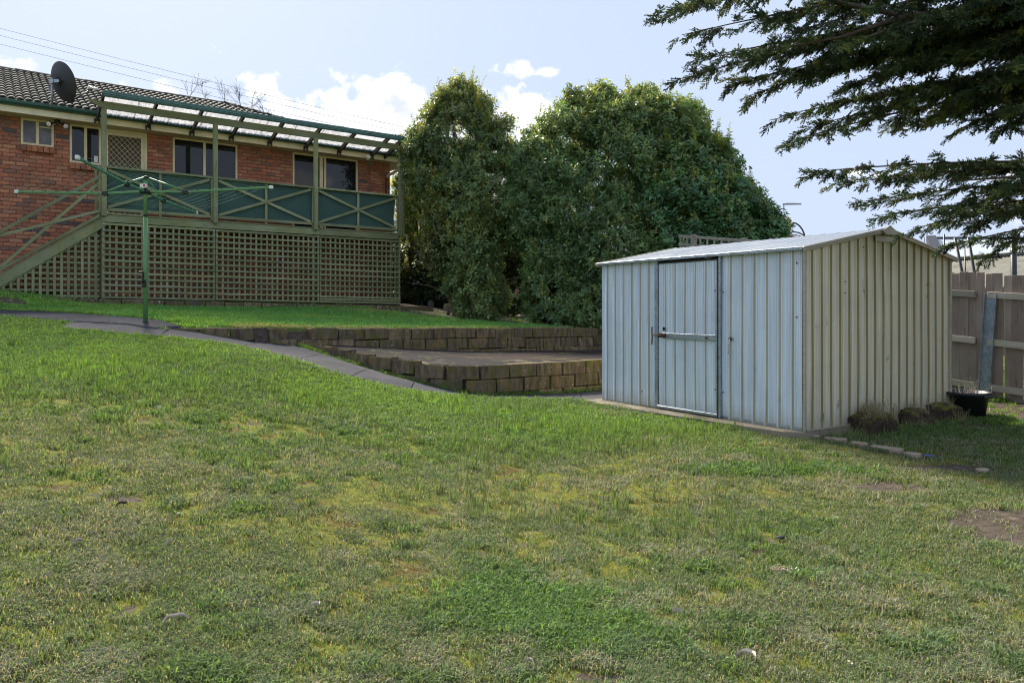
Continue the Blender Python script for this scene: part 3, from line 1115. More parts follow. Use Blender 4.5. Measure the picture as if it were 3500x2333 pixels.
def fields(x, y):
    x = np.asarray(x, float); y = np.asarray(y, float)
    n1 = fbm(x * 0.9, y * 0.9, 21, 4); n2 = fbm(x * 2.6 + 3, y * 2.6, 33, 4); n3 = fbm(x * 0.45, y * 0.45 + 9, 55, 3)
    n4 = fbm(x * 5.5 + 3, y * 5.5, 63, 3)
    # greener near the path and to the far left, drier and mossier towards the camera
    far = sstep(y - 0.25 * np.maximum(x, 0), 5.3, 8.8)
    left = sstep(-x, 3.4, 6.0) * sstep(y, 6, 9)
    lush = np.clip(far * 0.80 + left * 0.3 + (n1 - 0.5) * 1.2 + (n2 - 0.5) * 0.8 + 0.14, 0, 1)
    for cx_, cy_, rx, ry in LUSH_PATCH:
        d = ((x - cx_) / rx) ** 2 + ((y - cy_) / ry) ** 2 + (n2 - 0.5) * 3.0 + (n4 - 0.5) * 2.2
        lush = np.maximum(lush, 1.0 * sstep(-d, -1.5, 0.1))
    s = (x - WL0[0]) * WLD[0] + (y - WL0[1]) * WLD[1]
    d = (x - WL0[0]) * WLN[0] + (y - WL0[1]) * WLN[1]
    upper = d > d_front(s)
    lush = np.where(upper, np.clip(0.85 + (n1 - 0.5) * 0.5, 0, 1), lush)
    moss = np.clip((0.62 - lush) * 0.95 + (n3 - 0.5) * 1.2 + (n2 - 0.5) * 1.5 + (n4 - 0.5) * 1.6, 0, 1)
    moss = np.where(upper, 0.0, moss)
    soil = np.zeros_like(x)
    for cx_, cy_, rx, ry in SOIL_PATCH:
        dd = ((x - cx_) / rx) ** 2 + ((y - cy_) / ry) ** 2 + (n2 - 0.5) * 1.4
        soil = np.maximum(soil, sstep(-dd, -1.4, -0.4))
    # garden bed under the hedge, and bare ground behind the shed
    bed = upper & (s + 0.55 * d > 8.35 + 0.6 * (n2 - 0.5)) & (s > 4)
    soil = np.where(bed, 1.0, soil)
    soil = np.maximum(soil, sstep(n4 * 0.6 + n2 * 0.6, 0.80, 0.90) * (~upper) * 0.6)
    return lush, moss, soil, upper, s, d


def axis(lo, hi, step, far, k=1.35):
    a = list(np.arange(lo, hi + 1e-6, step))
    st, v = step, hi
    while v < far:
        st *= k; v += st; a.append(v)
    st, v = step, lo
    while v > -far:
        st *= k; v -= st; a.insert(0, v)
    return np.array(a)


gx = axis(-10, 8.5, 0.065, 900); gy = axis(1.2, 21, 0.065, 900)
XX, YY = np.meshgrid(gx, gy)
ZZ = ground_z(XX, YY)
lush, moss, soil, upper, _, _ = fields(XX, YY)
rough_ = 0.03 * (fbm(XX * 3.1, YY * 3.1, 77, 3) - 0.5) + 0.016 * (fbm(XX * 11, YY * 11, 91, 3) - 0.5) + 0.012 * moss * (vnoise(XX * 14, YY * 14, 5) - 0.3)
for q in PATH_POLYS:
    rough_ = np.where(inside(XX, YY, q), -0.02, rough_)
ZZ = ZZ + rough_ * (np.hypot(XX, YY - 8) < 25)
# hollow under the shed slab edge
nx, ny = len(gx), len(gy)
ii, jj = np.meshgrid(np.arange(ny - 1), np.arange(nx - 1), indexing='ij')
b0 = (ii * nx + jj).ravel()
Fq = np.c_[b0, b0 + 1, b0 + nx + 1, b0 + nx]
me = quad_mesh('ground', np.c_[XX.ravel(), YY.ravel(), ZZ.ravel()], Fq, M_GROUND, True, {'soil': soil.ravel(), 'moss': moss.ravel(), 'lush': lush.ravel()})
structure(link('ground', me), 'sloping back yard ground with lawn, moss and bare soil')


def gz(x, y):
    return float(ground_z(np.array([x]), np.array([y]))[0])


# ------------------------------------------------------------------ block walls
def block_mesh(L, D, H, hollow, seed):
    r_ = random.Random(seed)
    bm = bmesh.new()
    bmesh.ops.create_cube(bm, size=1)
    for v in bm.verts:
        v.co = Vector((v.co.x * L, v.co.y * D, v.co.z * H))
    if hollow:
        top = [f for f in bm.faces if f.normal.z > 0.9]
        rr = bmesh.ops.inset_region(bm, faces=top, thickness=0.035, depth=0)
        for f in top:
            for v in f.verts:
                v.co.z -= 0.05
    bmesh.ops.bevel(bm, geom=bm.edges[:], offset=0.009, segments=1, affect='EDGES')
    # split-face front edges are chamfered back and uneven
    for v in bm.verts:
        if v.co.y < 0:
            v.co.y += 0.018 * (abs(v.co.x) / (L / 2)) ** 6
        v.co += Vector((r_.uniform(-.004, .004), r_.uniform(-.005, .005), r_.uniform(-.004, .004)))
    me = bpy.data.meshes.new('block')
    bm.to_mesh(me); bm.free()
    me.materials.append(M_BLOCK)
    return me


BLK = [block_mesh(0.452, 0.20, 0.193, False, i) for i in range(4)]
BLKH = [block_mesh(0.452, 0.20, 0.193, True, i + 9) for i in range(3)]
BLKS = [block_mesh(0.40, 0.20, 0.20, False, i + 20) for i in range(3)]


def put_block(parent, me, p, z_top, H, d, sx=1.0, tilt=0.0):
    return link('block', me, parent, (p[0], p[1], z_top - H / 2), (random.uniform(-.025, .025) + tilt, random.uniform(-.012, .012), math.atan2(d[1], d[0]) + random.uniform(-.03, .03)),
                (sx, 1, 1))


uw = thing('retaining_wall', 'long dark concrete block wall holding up the bright green upper lawn', 'retaining wall')
for row in range(3):
    s = 0.02 if row == 0 else (2.30 if row == 1 else 2.1)
    k = 0
    if row == 0:
        spots = [0.22, 0.69, 1.10]
        spots += [2.48 + 0.47 * i for i in range(16)]
    else:
        spots = [s + 0.47 * i for i in range(17)]
    for s_ in spots:
        zt = np.interp(s_, [0, 4, 9.1, 14], [-0.285, -0.35, -0.42, -0.5]) - row * 0.2 + random.uniform(-.014, .014)
        sc = 0.80 if s_ == 1.10 else 1.0
        put_block(uw, random.choice(BLK), wl(s_, -0.12 - 0.01 * row + random.uniform(-.008, .008)), zt, 0.193, WLD, sc)
put_block(uw, BLK[0], wl(1.655, -0.12), -0.318, 0.193, WLD, 0.52)
# low footing blocks showing below the broken part
for s_ in (1.75, 2.2):
    put_block(uw, BLK[1], wl(s_, -0.16), -0.50 - (s_ - 1.7) * 0.06, 0.193, WLD)
# return pieces standing edge-on in the gap where a block has fallen out
for s_, t_ in ((1.80, 0.25), (2.24, -0.2)):
    mb = MB().box((0, 0, 0), (0.05, 0.2, 0.19))
    link('block_web', mb.mesh('block_web', M_BLOCK, bevel=0.006), uw, (*wl(s_, -0.1), -0.42), (0, t_, math.atan2(WLD[1], WLD[0])))

for s0, s1, zt in ((1.30, 1.53, -0.33), (1.82, 2.24, -0.40)):
    V_, Fq = [], []
    nn_ = 14
    for i in range(nn_):
        for j in range(nn_):
            u_, w_ = i / (nn_ - 1), j / (nn_ - 1)
            q = wl(s0 + (s1 - s0) * u_, -0.075 - 0.15 * w_ + 0.05 * (float(vnoise(i * .6, j * .7, 4)) - .5))
            V_.append((q[0], q[1], zt + 0.03 - 0.26 * w_ ** 0.8 + 0.06 * (float(fbm(i * .5, j * .5, 8)) - .5)))
    Fq = [(i * nn_ + j, i * nn_ + j + 1, (i + 1) * nn_ + j + 1, (i + 1) * nn_ + j) for i in range(nn_ - 1) for j in range(nn_ - 1)]
    link('soil', quad_mesh('soil', V_, Fq, M_MULCH), uw)

lw = thing('retaining_wall', 'curved two course block wall around the dark patio beside the path', 'retaining wall')
seg = np.r_[0, np.cumsum(np.linalg.norm(np.diff(LOWER_WALL, axis=0), axis=1))]


def lwp(s):
    p = np.array([np.interp(s, seg, LOWER_WALL[:, 0]), np.interp(s, seg, LOWER_WALL[:, 1])])
    q = np.array([np.interp(s + .18, seg, LOWER_WALL[:, 0]), np.interp(s + .18, seg, LOWER_WALL[:, 1])])
    o_ = np.array([np.interp(s - .18, seg, LOWER_WALL[:, 0]), np.interp(s - .18, seg, LOWER_WALL[:, 1])])
    d = q - o_; d /= np.linalg.norm(d)
    return p, d, np.interp(s, seg, LOWER_TOP)


for row in range(3):
    s = 0.12 + (0.24 if row == 1 else 0.0)
    while s < seg[-1] - 0.2:
        p, d, zt = lwp(s)
        nrm = np.array((-d[1], d[0]))
        me_ = random.choice(BLKH if (row == 0 and s < 4.0) else BLK)
        put_block(lw, me_, p - nrm * (0.012 * row - 0.02), zt + 0.035 - row * 0.2 + random.uniform(-.006, .006), 0.193, d, 1.0)
        s += 0.475

sw = thing('garden_wall', 'single low row of concrete blocks along the foot of the deck lattice', 'garden wall')
BSW = -1.74
a = 1.05
while a < 9.2:
    zt = np.interp(a, [1.0, 9.3], [0.205, 0.055]) + random.uniform(-.008, .008)
    put_block(sw, random.choice(BLKS), hxy(a + 0.2, BSW + random.uniform(-.012, .012)), zt, 0.20, HU, 0.99)
    a += 0.41
ge = thing('garden_edging', 'thin weathered edging boards in the grass below the stairs', 'edging')
ep = [(-1.3, -2.05, 0.36), (-0.35, -1.98, 0.30), (0.15, -1.9, 0.255), (0.62, -1.84, 0.222), (1.02, -1.8, 0.205)]
for i in range(4):
    p, q = ep[i], ep[i + 1]
    P0 = (*hxy(p[0], p[1]), p[2] - 0.06); P1 = (*hxy(q[0] - 0.02, q[1]), q[2] - 0.06)
    MB().beam(P0, P1, 0.05, 0.14).build('edging_board', M_BLOCK, ge, bevel=0.006)

# ------------------------------------------------------------------ brick house
house = thing('brick_house', 'red brick house with grey tiled roof and cream windows behind the deck', 'house', (HO[0], HO[1], 0), HANG)
A0, A1 = -5.0, ha(1333)                       # wall from out of frame on the left to its right corner
ZB, ZT = -0.3, 4.09
W1 = (ha(71), ha(184), hz(128, 499), hz(128, 405))
W2 = (ha(238), ha(346), hz(290, 560), hz(290, 432))
DR = (ha(346), ha(503), 2.02, hz(502, 455))
W3 = (ha(590), ha(811), 2.88, hz(700, 482))
W4 = (ha(1000), ha(1222), 2.02, hz(1110, 531))
W2 = (W2[0], DR[0], W2[2], DR[3])
OPEN = [W1, W2, DR, W3, W4]
TOPZ = min(DR[3], ZT - 0.005)


# mortar bed: the wall panel with openings left free
def wall_cells():
    zs = sorted({ZB, ZT} | {round(o_[2], 4) for o_ in OPEN} | {round(min(o_[3], ZT), 4) for o_ in OPEN})
    as_ = sorted({A0, A1} | {round(o_[0], 4) for o_ in OPEN} | {round(o_[1], 4) for o_ in OPEN})
    for i in range(len(as_) - 1):
        run = None
        for j in range(len(zs) - 1):
            ca, cz = (as_[i] + as_[i + 1]) / 2, (zs[j] + zs[j + 1]) / 2
            hole = any(o_[0] < ca < o_[1] and o_[2] < cz < o_[3] for o_ in OPEN)
            if not hole:
                run = [zs[j], zs[j + 1]] if run is None else [run[0], zs[j + 1]]
            if hole or j == len(zs) - 2:
                if run:
                    yield as_[i], as_[i + 1], run[0], run[1]
                run = None


mb = MB()
for x0, x1, z0, z1 in wall_cells():
    mb.box2((x0, 0.008, z0), (x1, 0.11, z1))
wall = mb.build('wall', M_MORTAR, house)
wall['label'] = 'mortar bed of the front brick wall'
# end wall, back wall, room behind the openings
mb = MB()
mb.box2((A1 - 0.11, 0.12, ZB), (A1 - 0.012, 7.3, ZT))
mb.box2((A0, 7.2, ZB), (A1 - 0.12, 7.3, ZT))
mb.box2((A0, 0.13, ZB), (A0 + 0.1, 7.19, ZT))
mb.build('rear_wall', M_MORTAR, house)
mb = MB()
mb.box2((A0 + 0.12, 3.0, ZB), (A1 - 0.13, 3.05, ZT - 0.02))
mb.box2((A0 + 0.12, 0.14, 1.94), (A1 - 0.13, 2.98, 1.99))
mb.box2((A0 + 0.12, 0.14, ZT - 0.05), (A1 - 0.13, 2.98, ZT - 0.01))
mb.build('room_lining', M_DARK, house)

# bricks
BL, BH, PL, PH = 0.230, 0.076, 0.24, 0.0862


def brick_mesh(seed):
    r_ = random.Random(seed)
    bm = bmesh.new()
    bmesh.ops.create_cube(bm, size=1)
    for v in bm.verts:
        v.co = Vector((v.co.x * BL, v.co.y * 0.10, v.co.z * BH))
    fr = [e for e in bm.edges if all(v.co.y < 0 for v in e.verts)]
    bmesh.ops.bevel(bm, geom=fr, offset=0.006, segments=1, affect='EDGES')
    for v in bm.verts:
        v.co += Vector((r_.uniform(-.002, .002), r_.uniform(-.002, .002), r_.uniform(-.002, .002)))
    me = bpy.data.meshes.new('brick'); bm.to_mesh(me); bm.free()
    me.materials.append(M_BRICK)
    return me


BRK = [brick_mesh(i) for i in range(5)]
bricks = []
row = 0
z = ZT - 0.005 - PH / 2
while z > ZB:
    runs = [(A0, A1)]
    for o_ in OPEN:
        if o_[2] < z < o_[3] + 0.03 or abs(z - o_[2]) < 0.03:
            nr = []
            for x0, x1 in runs:
                if o_[1] <= x0 or o_[0] >= x1:
                    nr.append((x0, x1))
                else:
                    if o_[0] > x0: nr.append((x0, o_[0]))
                    if o_[1] < x1: nr.append((o_[1], x1))
            runs = nr
    off = (row % 2) * PL / 2 + random.uniform(-.01, .01)
    for x0, x1 in runs:
        c = math.floor((x0 - off) / PL) * PL + off
        while c < x1:
            l, r_ = max(c, x0), min(c + PL, x1)
            if r_ - l > 0.045:
                bricks.append(((l + r_) / 2, z, (r_ - l - 0.010)))
            c += PL
    z -= PH; row += 1


def stair_line(a_):
    return 0.68 + (a_ + 0.18) * 0.745


vis = []
for i, (a_, z_, l_) in enumerate(bricks):
    x_, y_ = hxy(a_, 0)
    sx = CX + F * x_ / y_
    v_ = -40 < sx < 1340 and ((a_ < 1.5 and z_ > stair_line(a_) - 0.25) or (a_ >= 1.5 and z_ > 2.95))
    vis.append((0 if v_ else 1, y_ - 0.0 * z_, i))
vis.sort()
single = {i for k, (v_, y_, i) in enumerate(vis[:300]) if v_ == 0}
rest_v, rest_f, rest_a = [], [], []
for i, (a_, z_, l_) in enumerate(bricks):
    me_ = BRK[i % 5]
    dy = random.uniform(-.0025, .0025)
    if i in single:
        link('brick', me_, wall, (a_, 0.038 + dy, z_), None, (l_ / BL, 1, 1))
    else:
        n0 = len(rest_v)
        for v in me_.vertices:
            rest_v.append((a_ + v.co.x * l_ / BL, 0.038 + dy + v.co.y, z_ + v.co.z))
        rest_f.extend([tuple(q + n0 for q in p.vertices) for p in me_.polygons])
        rest_a.extend([random.random()] * len(me_.vertices))
me = bpy.data.meshes.new('brickwork'); me.from_pydata(rest_v, [], rest_f); me.update()
at_ = me.attributes.new('piece', 'FLOAT', 'POINT'); at_.data.foreach_set('value', np.array(rest_a, np.float32))
me.materials.append(M_BRICK2)
bw = link('brickwork', me, house); bw['kind'] = 'stuff'


# windows ------------------------------------------------------------
def frame_box(mb, x0, x1, z0, z1, w=0.045, b0=-0.02, b1=0.06, bottom=True):
    mb.box2((x0, b0, z1 - w), (x1, b1, z1))
    if bottom:
        mb.box2((x0, b0, z0), (x1, b1, z0 + w))
    zz0 = z0 + (w if bottom else 0)
    mb.box2((x0, b0, zz0), (x0 + w, b1, z1 - w))
    mb.box2((x1 - w, b0, zz0), (x1, b1, z1 - w))


def window(op, mull, panes, sill=True, bottom=True, name='window', label=None):
    x0, x1, z0, z1 = op
    z1 = min(z1, ZT - 0.004)
    mb = MB()
    frame_box(mb, x0, x1, z0, z1, bottom=bottom)
    w = mb.build(name, M_CREAM, house, bevel=0.004)
    if label:
        w['label'] = label
    edges = [x0 + 0.045] + [v for m_ in mull for v in (m_ - 0.03, m_ + 0.03)] + [x1 - 0.045]
    for m_ in mull:
        MB().box2((m_ - 0.03, -0.012, z0 + 0.046 if bottom else z0), (m_ + 0.03, 0.055, z1 - 0.046)).build('mullion', M_CREAM, w, bevel=0.004)
    for i, gm in enumerate(panes):
        if gm is None:
            continue
        a_, b_ = edges[2 * i], edges[2 * i + 1]
        MB().box2((a_, 0.022, z0 + (0.046 if bottom else 0)), (b_, 0.030, z1 - 0.046)).build('pane', gm, w)
    if sill:
        n = max(3, int((x1 - x0) / 0.088))
        for i in range(n):
            xa = x0 - 0.01 + (x1 - x0 + 0.02) * i / n
            mb = MB().box((0, 0, 0), ((x1 - x0 + 0.02) / n - 0.008, 0.20, 0.115), np.array(Matrix.Rotation(R(14), 3, 'X')))
            link('sill_brick', mb.mesh('sill_brick', M_BRICK, bevel=0.006), w, (xa + (x1 - x0 + 0.02) / n / 2, -0.03, z0 - 0.068))
    return w


w1 = window(W1, [ha(128)], [M_OBSC, M_OBSC], label='small cream framed window with two obscure panes')
MB().box2((ha(131) + 0.02, -0.004, W1[3] - 0.19), (W1[1] - 0.05, 0.02, W1[3] - 0.16)).build('sash_rail', M_CREAM, w1, bevel=0.003)
w2 = window((W2[0], W2[1] - 0.004, W2[2], W2[3]), [ha(292.5)], [M_GLASS, M_GLASS], label='two pane window beside the screen door')
MB().box2((ha(322), -0.004, W2[2] + 0.06), (ha(334), 0.019, W2[2] + 0.20)).build('alarm_sticker', M_WHITEP, w2)
w3 = window(W3, [ha(699)], [M_GLASS, M_GLASS], label='wide two pane window reflecting the pergola roof')
# sliding door, its left half open
w4 = window(W4, [], [], sill=False, bottom=False, name='sliding_door', label='sliding glass door standing half open')
x0, x1, z0, z1 = W4
MB().box2((ha(1093), -0.008, z0), (ha(1104), 0.05, z1 - 0.05)).build('stile', M_CREAM, w4, bevel=0.004)
MB().box2((ha(1108), 0.0, z0), (ha(1115), 0.058, z1 - 0.05)).build('stile', M_CREAM, w4, bevel=0.004)
MB().box2((ha(1115), 0.022, z0), (x1 - 0.046, 0.03, z1 - 0.05)).build('pane', M_GLASS, w4)
MB().box2((x0 + 0.046, 0.10, z0), (ha(1093), 0.108, z1 - 0.05)).build('pane', M_GLASS2, w4)

# screen door: frame, leaf, diamond grille
x0, x1, z0, z1 = DR
z1 = min(z1, ZT - 0.004)
mb = MB(); frame_box(mb, x0, x1, z0, z1, 0.07, -0.025, 0.06, False)
door = mb.build('door', M_CREAM, house, bevel=0.004)
door['label'] = 'cream security screen door with diamond grille'
lx0, lx1, lz1 = x0 + 0.075, x1 - 0.075, z1 - 0.075
mb = MB()
mb.box2((lx0, -0.035, z0 + 0.01), (lx0 + 0.06, 0.0, lz1)); mb.box2((lx1 - 0.06, -0.035, z0 + 0.01), (lx1, 0.0, lz1))
mb.box2((lx0 + 0.06, -0.035, lz1 - 0.07), (lx1 - 0.06, 0.0, lz1)); mb.box2((lx0 + 0.06, -0.035, z0 + 0.01), (lx1 - 0.06, 0.0, z0 + 0.16))
mb.build('door_leaf', M_CREAM, door, bevel=0.003)
mb = MB()
gx0, gx1, gz0, gz1 = lx0 + 0.06, lx1 - 0.06, z0 + 0.16, lz1 - 0.07
pit = 0.125; sl = 1.12
for sgn in (1, -1):
    c = -3.0
    while c < 4.0:
        # line z = gz0 + sgn*sl*(x-gx0) + c clipped to the opening
        pts = []
        for xx in (gx0, gx1):
            zz = gz0 + sgn * sl * (xx - gx0) + c
            if gz0 <= zz <= gz1: pts.append((xx, zz))
        for zz in (gz0, gz1):
            xx = gx0 + (zz - gz0 - c) / (sgn * sl)
            if gx0 < xx < gx1: pts.append((xx, zz))
        if len(pts) >= 2 and abs(pts[0][0] - pts[1][0]) > 0.01:
            mb.beam((pts[0][0], -0.02 + 0.003 * sgn, pts[0][1]), (pts[1][0], -0.02 + 0.003 * sgn, pts[1][1]), 0.006, 0.014, (0, 1, 0))
        c += pit
mb.build('diamond_grille', M_CREAM, door)
MB().box2((gx0, 0.005, gz0), (gx1, 0.012, gz1)).build('fly_screen', simple('fly_screen', (0.10, 0.085, 0.06), 0.9, 60, 0.15, coord='w'), door)
MB().box2((lx1 - 0.045, -0.065, z0 + 0.98), (lx1 - 0.02, -0.036, z0 + 1.16)).build('handle', M_DARKM, door, bevel=0.004)
# vent grille low in the wall
vx = ha(82); vz = hz(82, 786)
mb = MB().box2((vx - 0.16, -0.016, vz - 0.038), (vx + 0.16, -0.010, vz + 0.038))
v_ = mb.build('wall_vent', M_MORTAR, house)
for i in range(3):
    for k in range(11):
        MB().box2((vx - 0.15 + 0.0275 * k, -0.0175, vz - 0.032 + 0.023 * i), (vx - 0.13 + 0.0275 * k, -0.0163, vz - 0.014 + 0.023 * i)).build('vent_hole', M_DARK, v_)

# eaves ---------------------------------------------------------------
EB = -0.45
EA1 = A1 + 0.45
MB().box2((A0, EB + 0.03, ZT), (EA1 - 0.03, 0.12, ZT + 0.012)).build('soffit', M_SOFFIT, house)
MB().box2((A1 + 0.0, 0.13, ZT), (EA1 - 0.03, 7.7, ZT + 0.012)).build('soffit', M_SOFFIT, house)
MB().box2((A0, EB, ZT - 0.012), (EA1, EB + 0.028, ZT + 0.16)).build('fascia', M_CREAM2, house, bevel=0.003)
MB().box2((EA1 - 0.028, EB + 0.03, ZT - 0.012), (EA1, 7.75, ZT + 0.16)).build('fascia', M_CREAM2, house, bevel=0.003)
GP = [(0, 0.0), (-0.045, -0.004), (-0.095, 0.012), (-0.118, 0.05), (-0.12, 0.105), (-0.112, 0.112), (-0.105, 0.10), (-0.02, 0.10)]
MB().prism(GP, ((A0, EB - 0.002, ZT + 0.125), (EA1 + 0.10, EB - 0.002, ZT + 0.125)), ((0, 1, 0), (0, 0, 1))).build('gutter', M_GUTTER, house)
MB().prism([(-p[0], p[1]) for p in GP], ((EA1 + 0.002, EB - 0.0, ZT + 0.125), (EA1 + 0.002, 7.8, ZT + 0.125)), ((1, 0, 0), (0, 0, 1))).build('gutter', M_GUTTER, house)
# downpipe at the right corner: cream bend then brown pipe
dx = A1 - 0.14
MB().tube([(dx + 0.33, EB - 0.055, ZT + 0.13), (dx + 0.33, EB - 0.055, ZT - 0.05), (dx + 0.30, EB + 0.0, ZT - 0.14), (dx + 0.05, -0.10, ZT - 0.33), (dx, -0.075, ZT - 0.40)], 0.042, 10).build('pipe_bend', M_PVC, house, True)
MB().tube([(dx, -0.065, ZT - 0.38), (dx, -0.065, 0.0)], 0.04, 10).build('downpipe', M_BROWNP, house, True)
# flat cable box and cable on the wall
MB().box2((ha(1252), -0.05, hz(1260, 563)), (ha(1272), -0.014, hz(1260, 557))).build('junction_box', M_GALV, house)
MB().tube([(ha(1260), -0.02, hz(1260, 563)), (ha(1259) + 0.01, -0.02, 3.2), (ha(1259), -0.02, 2.3)], 0.006, 5).build('cable', M_DARKM, house)

# roof ----------------------------------------------------------------
PIT = math.tan(R(22.5)); TR = 4.1
ZE = 4.335
RIDGE_A1 = EA1 - TR
zr = ZE + TR * PIT


def roof_pt(a_, t_, lift=0.0):
    return (a_, EB + t_ - lift * math.sin(R(22.5)), ZE + t_ * PIT + lift * math.cos(R(22.5)))


mb = MB()
u = -0.05
mb.add([(A0, EB, ZE + u), (EA1, EB, ZE + u), (RIDGE_A1, EB + TR, zr + u), (A0, EB + TR, zr + u)], [(0, 1, 2, 3)])
mb.add([(EA1, EB, ZE + u), (EA1, EB + 2 * TR, ZE + u), (RIDGE_A1, EB + TR, zr + u)], [(0, 1, 2)])
mb.add([(A0, EB + 2 * TR, ZE + u), (EA1, EB + 2 * TR, ZE + u), (RIDGE_A1, EB + TR, zr + u), (A0, EB + TR, zr + u)], [(0, 1, 2, 3)])
mb.add([(A0, EB, ZE + u), (A0, EB + 2 * TR, ZE + u), (A0, EB + TR, zr + u)], [(0, 1, 2)])
roof = mb.build('roof', M_TILE2, house)


def tile_mesh(seed):
    r_ = random.Random(seed)
    n = 16; W_, L_, h = 0.30, 0.385, 0.042
    v, f = [], []
    for yy, zz in ((0.0, 0.040), (L_, 0.0)):
        for i in range(n + 1):
            x = -W_ / 2 + W_ * i / n
            v.append((x, yy + r_.uniform(-.002, .002), zz + h * abs(math.sin(math.pi * (x + W_ / 2) / 0.15)) ** 0.75))
    for i in range(n + 1):
        x, yy, zz = v[i]
        v.append((x, yy, zz - 0.034))
    m_ = n + 1
    f += [(i, i + 1, i + 1 + m_, i + m_) for i in range(n)]
    f += [(i + 2 * m_, i + 1 + 2 * m_, i + 1, i) for i in range(n)]
    me = bpy.data.meshes.new('roof_tile'); me.from_pydata(v, [], f); me.update()
    me.materials.append(M_TILE)
    return me


TLS = [tile_mesh(i) for i in range(4)]
SL = TR / math.cos(R(22.5)); NR = 13; STEP = SL / NR
tl = []
for r_ in range(NR):
    t_ = r_ * STEP * math.cos(R(22.5))
    k = 0
    a_ = A0 + 0.15
    while a_ < EA1 - t_ + 0.02:
        tl.append((a_, t_))
        a_ += 0.30
tv = sorted(range(len(tl)), key=lambda i: (not (-40 < CX + F * hxy(tl[i][0], EB + tl[i][1])[0] / hxy(tl[i][0], EB + tl[i][1])[1] < 900), hxy(tl[i][0], EB + tl[i][1])[1]))
single = set(tv[:300])
rv, rf, ra = [], [], []
ct, st = math.cos(R(22.5)), math.sin(R(22.5))
for i, (a_, t_) in enumerate(tl):
    me_ = TLS[i % 4]
    p = np.array(roof_pt(a_, t_ - 0.05)); p[0] += random.uniform(-.004, .004)
    if i in single:
        link('roof_tile', me_, roof, p, (R(22.5) + random.uniform(-.006, .006), random.uniform(-.006, .006), random.uniform(-.008, .008)))
    else:
        n0 = len(rv)
        for v in me_.vertices:
            x, y, z = v.co
            rv.append((p[0] + x, p[1] + y * ct - z * st, p[2] + y * st + z * ct))
        rf.extend([tuple(q + n0 for q in pl.vertices) for pl in me_.polygons])
        ra.extend([random.random()] * len(me_.vertices))
# hip end tiles, same pattern turned a quarter
for r_ in range(NR):
    t_ = r_ * STEP * ct
    y = EB + t_ + 0.15
    while y < EB + 2 * TR - t_:
        me_ = TLS[r_ % 4]; n0 = len(rv)
        for v in me_.vertices:
            x, yy, z = v.co
            rv.append((EA1 - (t_ - 0.05) - yy * ct + z * st, y + x, ZE + (t_ - 0.05) * PIT + yy * st + z * ct))
        rf.extend([tuple(q + n0 for q in pl.vertices) for pl in me_.polygons]); ra.extend([random.random()] * len(me_.vertices))
        y += 0.30
me = bpy.data.meshes.new('tiling'); me.from_pydata(rv, [], rf); me.update()
at_ = me.attributes.new('piece', 'FLOAT', 'POINT'); at_.data.foreach_set('value', np.array(ra, np.float32))
me.materials.append(M_TILE2)
to = link('tiling', me, house); to['kind'] = 'stuff'

# ridge and hip caps
cv, cf = [], []
n = 10
for yy, sc in ((0, 1.0), (0.42, 0.90)):
    for i in range(n + 1):
        t_ = math.pi * i / n
        cv.append((0.13 * sc * math.cos(t_), yy, 0.085 * sc * math.sin(t_)))
m_ = n + 1
cf = [(i, i + 1, i + 1 + m_, i + m_) for i in range(n)]
for i in range(n + 1):
    cv.append((cv[i][0] * 0.82, 0.0, cv[i][2] * 0.75 - 0.005))
cf += [(i + 2 * m_, i + 1 + 2 * m_, i + 1, i) for i in range(n)]
capm = bpy.data.meshes.new('ridge_cap'); capm.from_pydata(cv, [], cf); capm.update(); capm.materials.append(M_TILE)
a_ = A0 + 0.2
while a_ < RIDGE_A1 + 0.1:
    link('ridge_cap', capm, roof, (a_, EB + TR, zr - 0.005 + random.uniform(-.004, .004)), (random.uniform(-.012, .012), 0, -math.pi / 2))
    a_ += 0.385
hd = np.array((TR, -TR, -TR * PIT)); hl = np.linalg.norm(hd); hd /= hl
for s_ in np.arange(0.1, hl - 0.1, 0.385):
    for sy in (1, -1):
        d_ = Vector((hd[0], hd[1] * sy, hd[2]))
        p = np.array((RIDGE_A1, EB + TR, zr)) + np.array(d_) * (s_ + 0.385)
        q = (-d_).to_track_quat('Y', 'Z').to_euler()
        link('hip_cap', capm, roof, (p[0], p[1], p[2] + 0.015), q)
# small roof vent dome seen above the pergola
vp = roof_pt(ha(1075, 0.9), 1.6)
MB().lathe([(0.16, -0.05), (0.16, 0.06), (0.12, 0.12), (0.0, 0.15)], vp, 16).build('roof_vent', M_TILE2, roof, True)

# ------------------------------------------------------------------ timber deck with pergola, stairs and lattice
deck = thing('timber_deck', 'weathered green timber deck with lattice skirt, cross braced railing, stairs and clear pergola roof', 'deck', (HO[0], HO[1], 0), HANG)
DB = -1.25
PX = [ha(353, DB), ha(732, DB), ha(1074, DB), ha(1362, DB)]
DA0, DA1 = ha(344, DB - 0.05), ha(1368, DB - 0.05)
DZ = 2.0
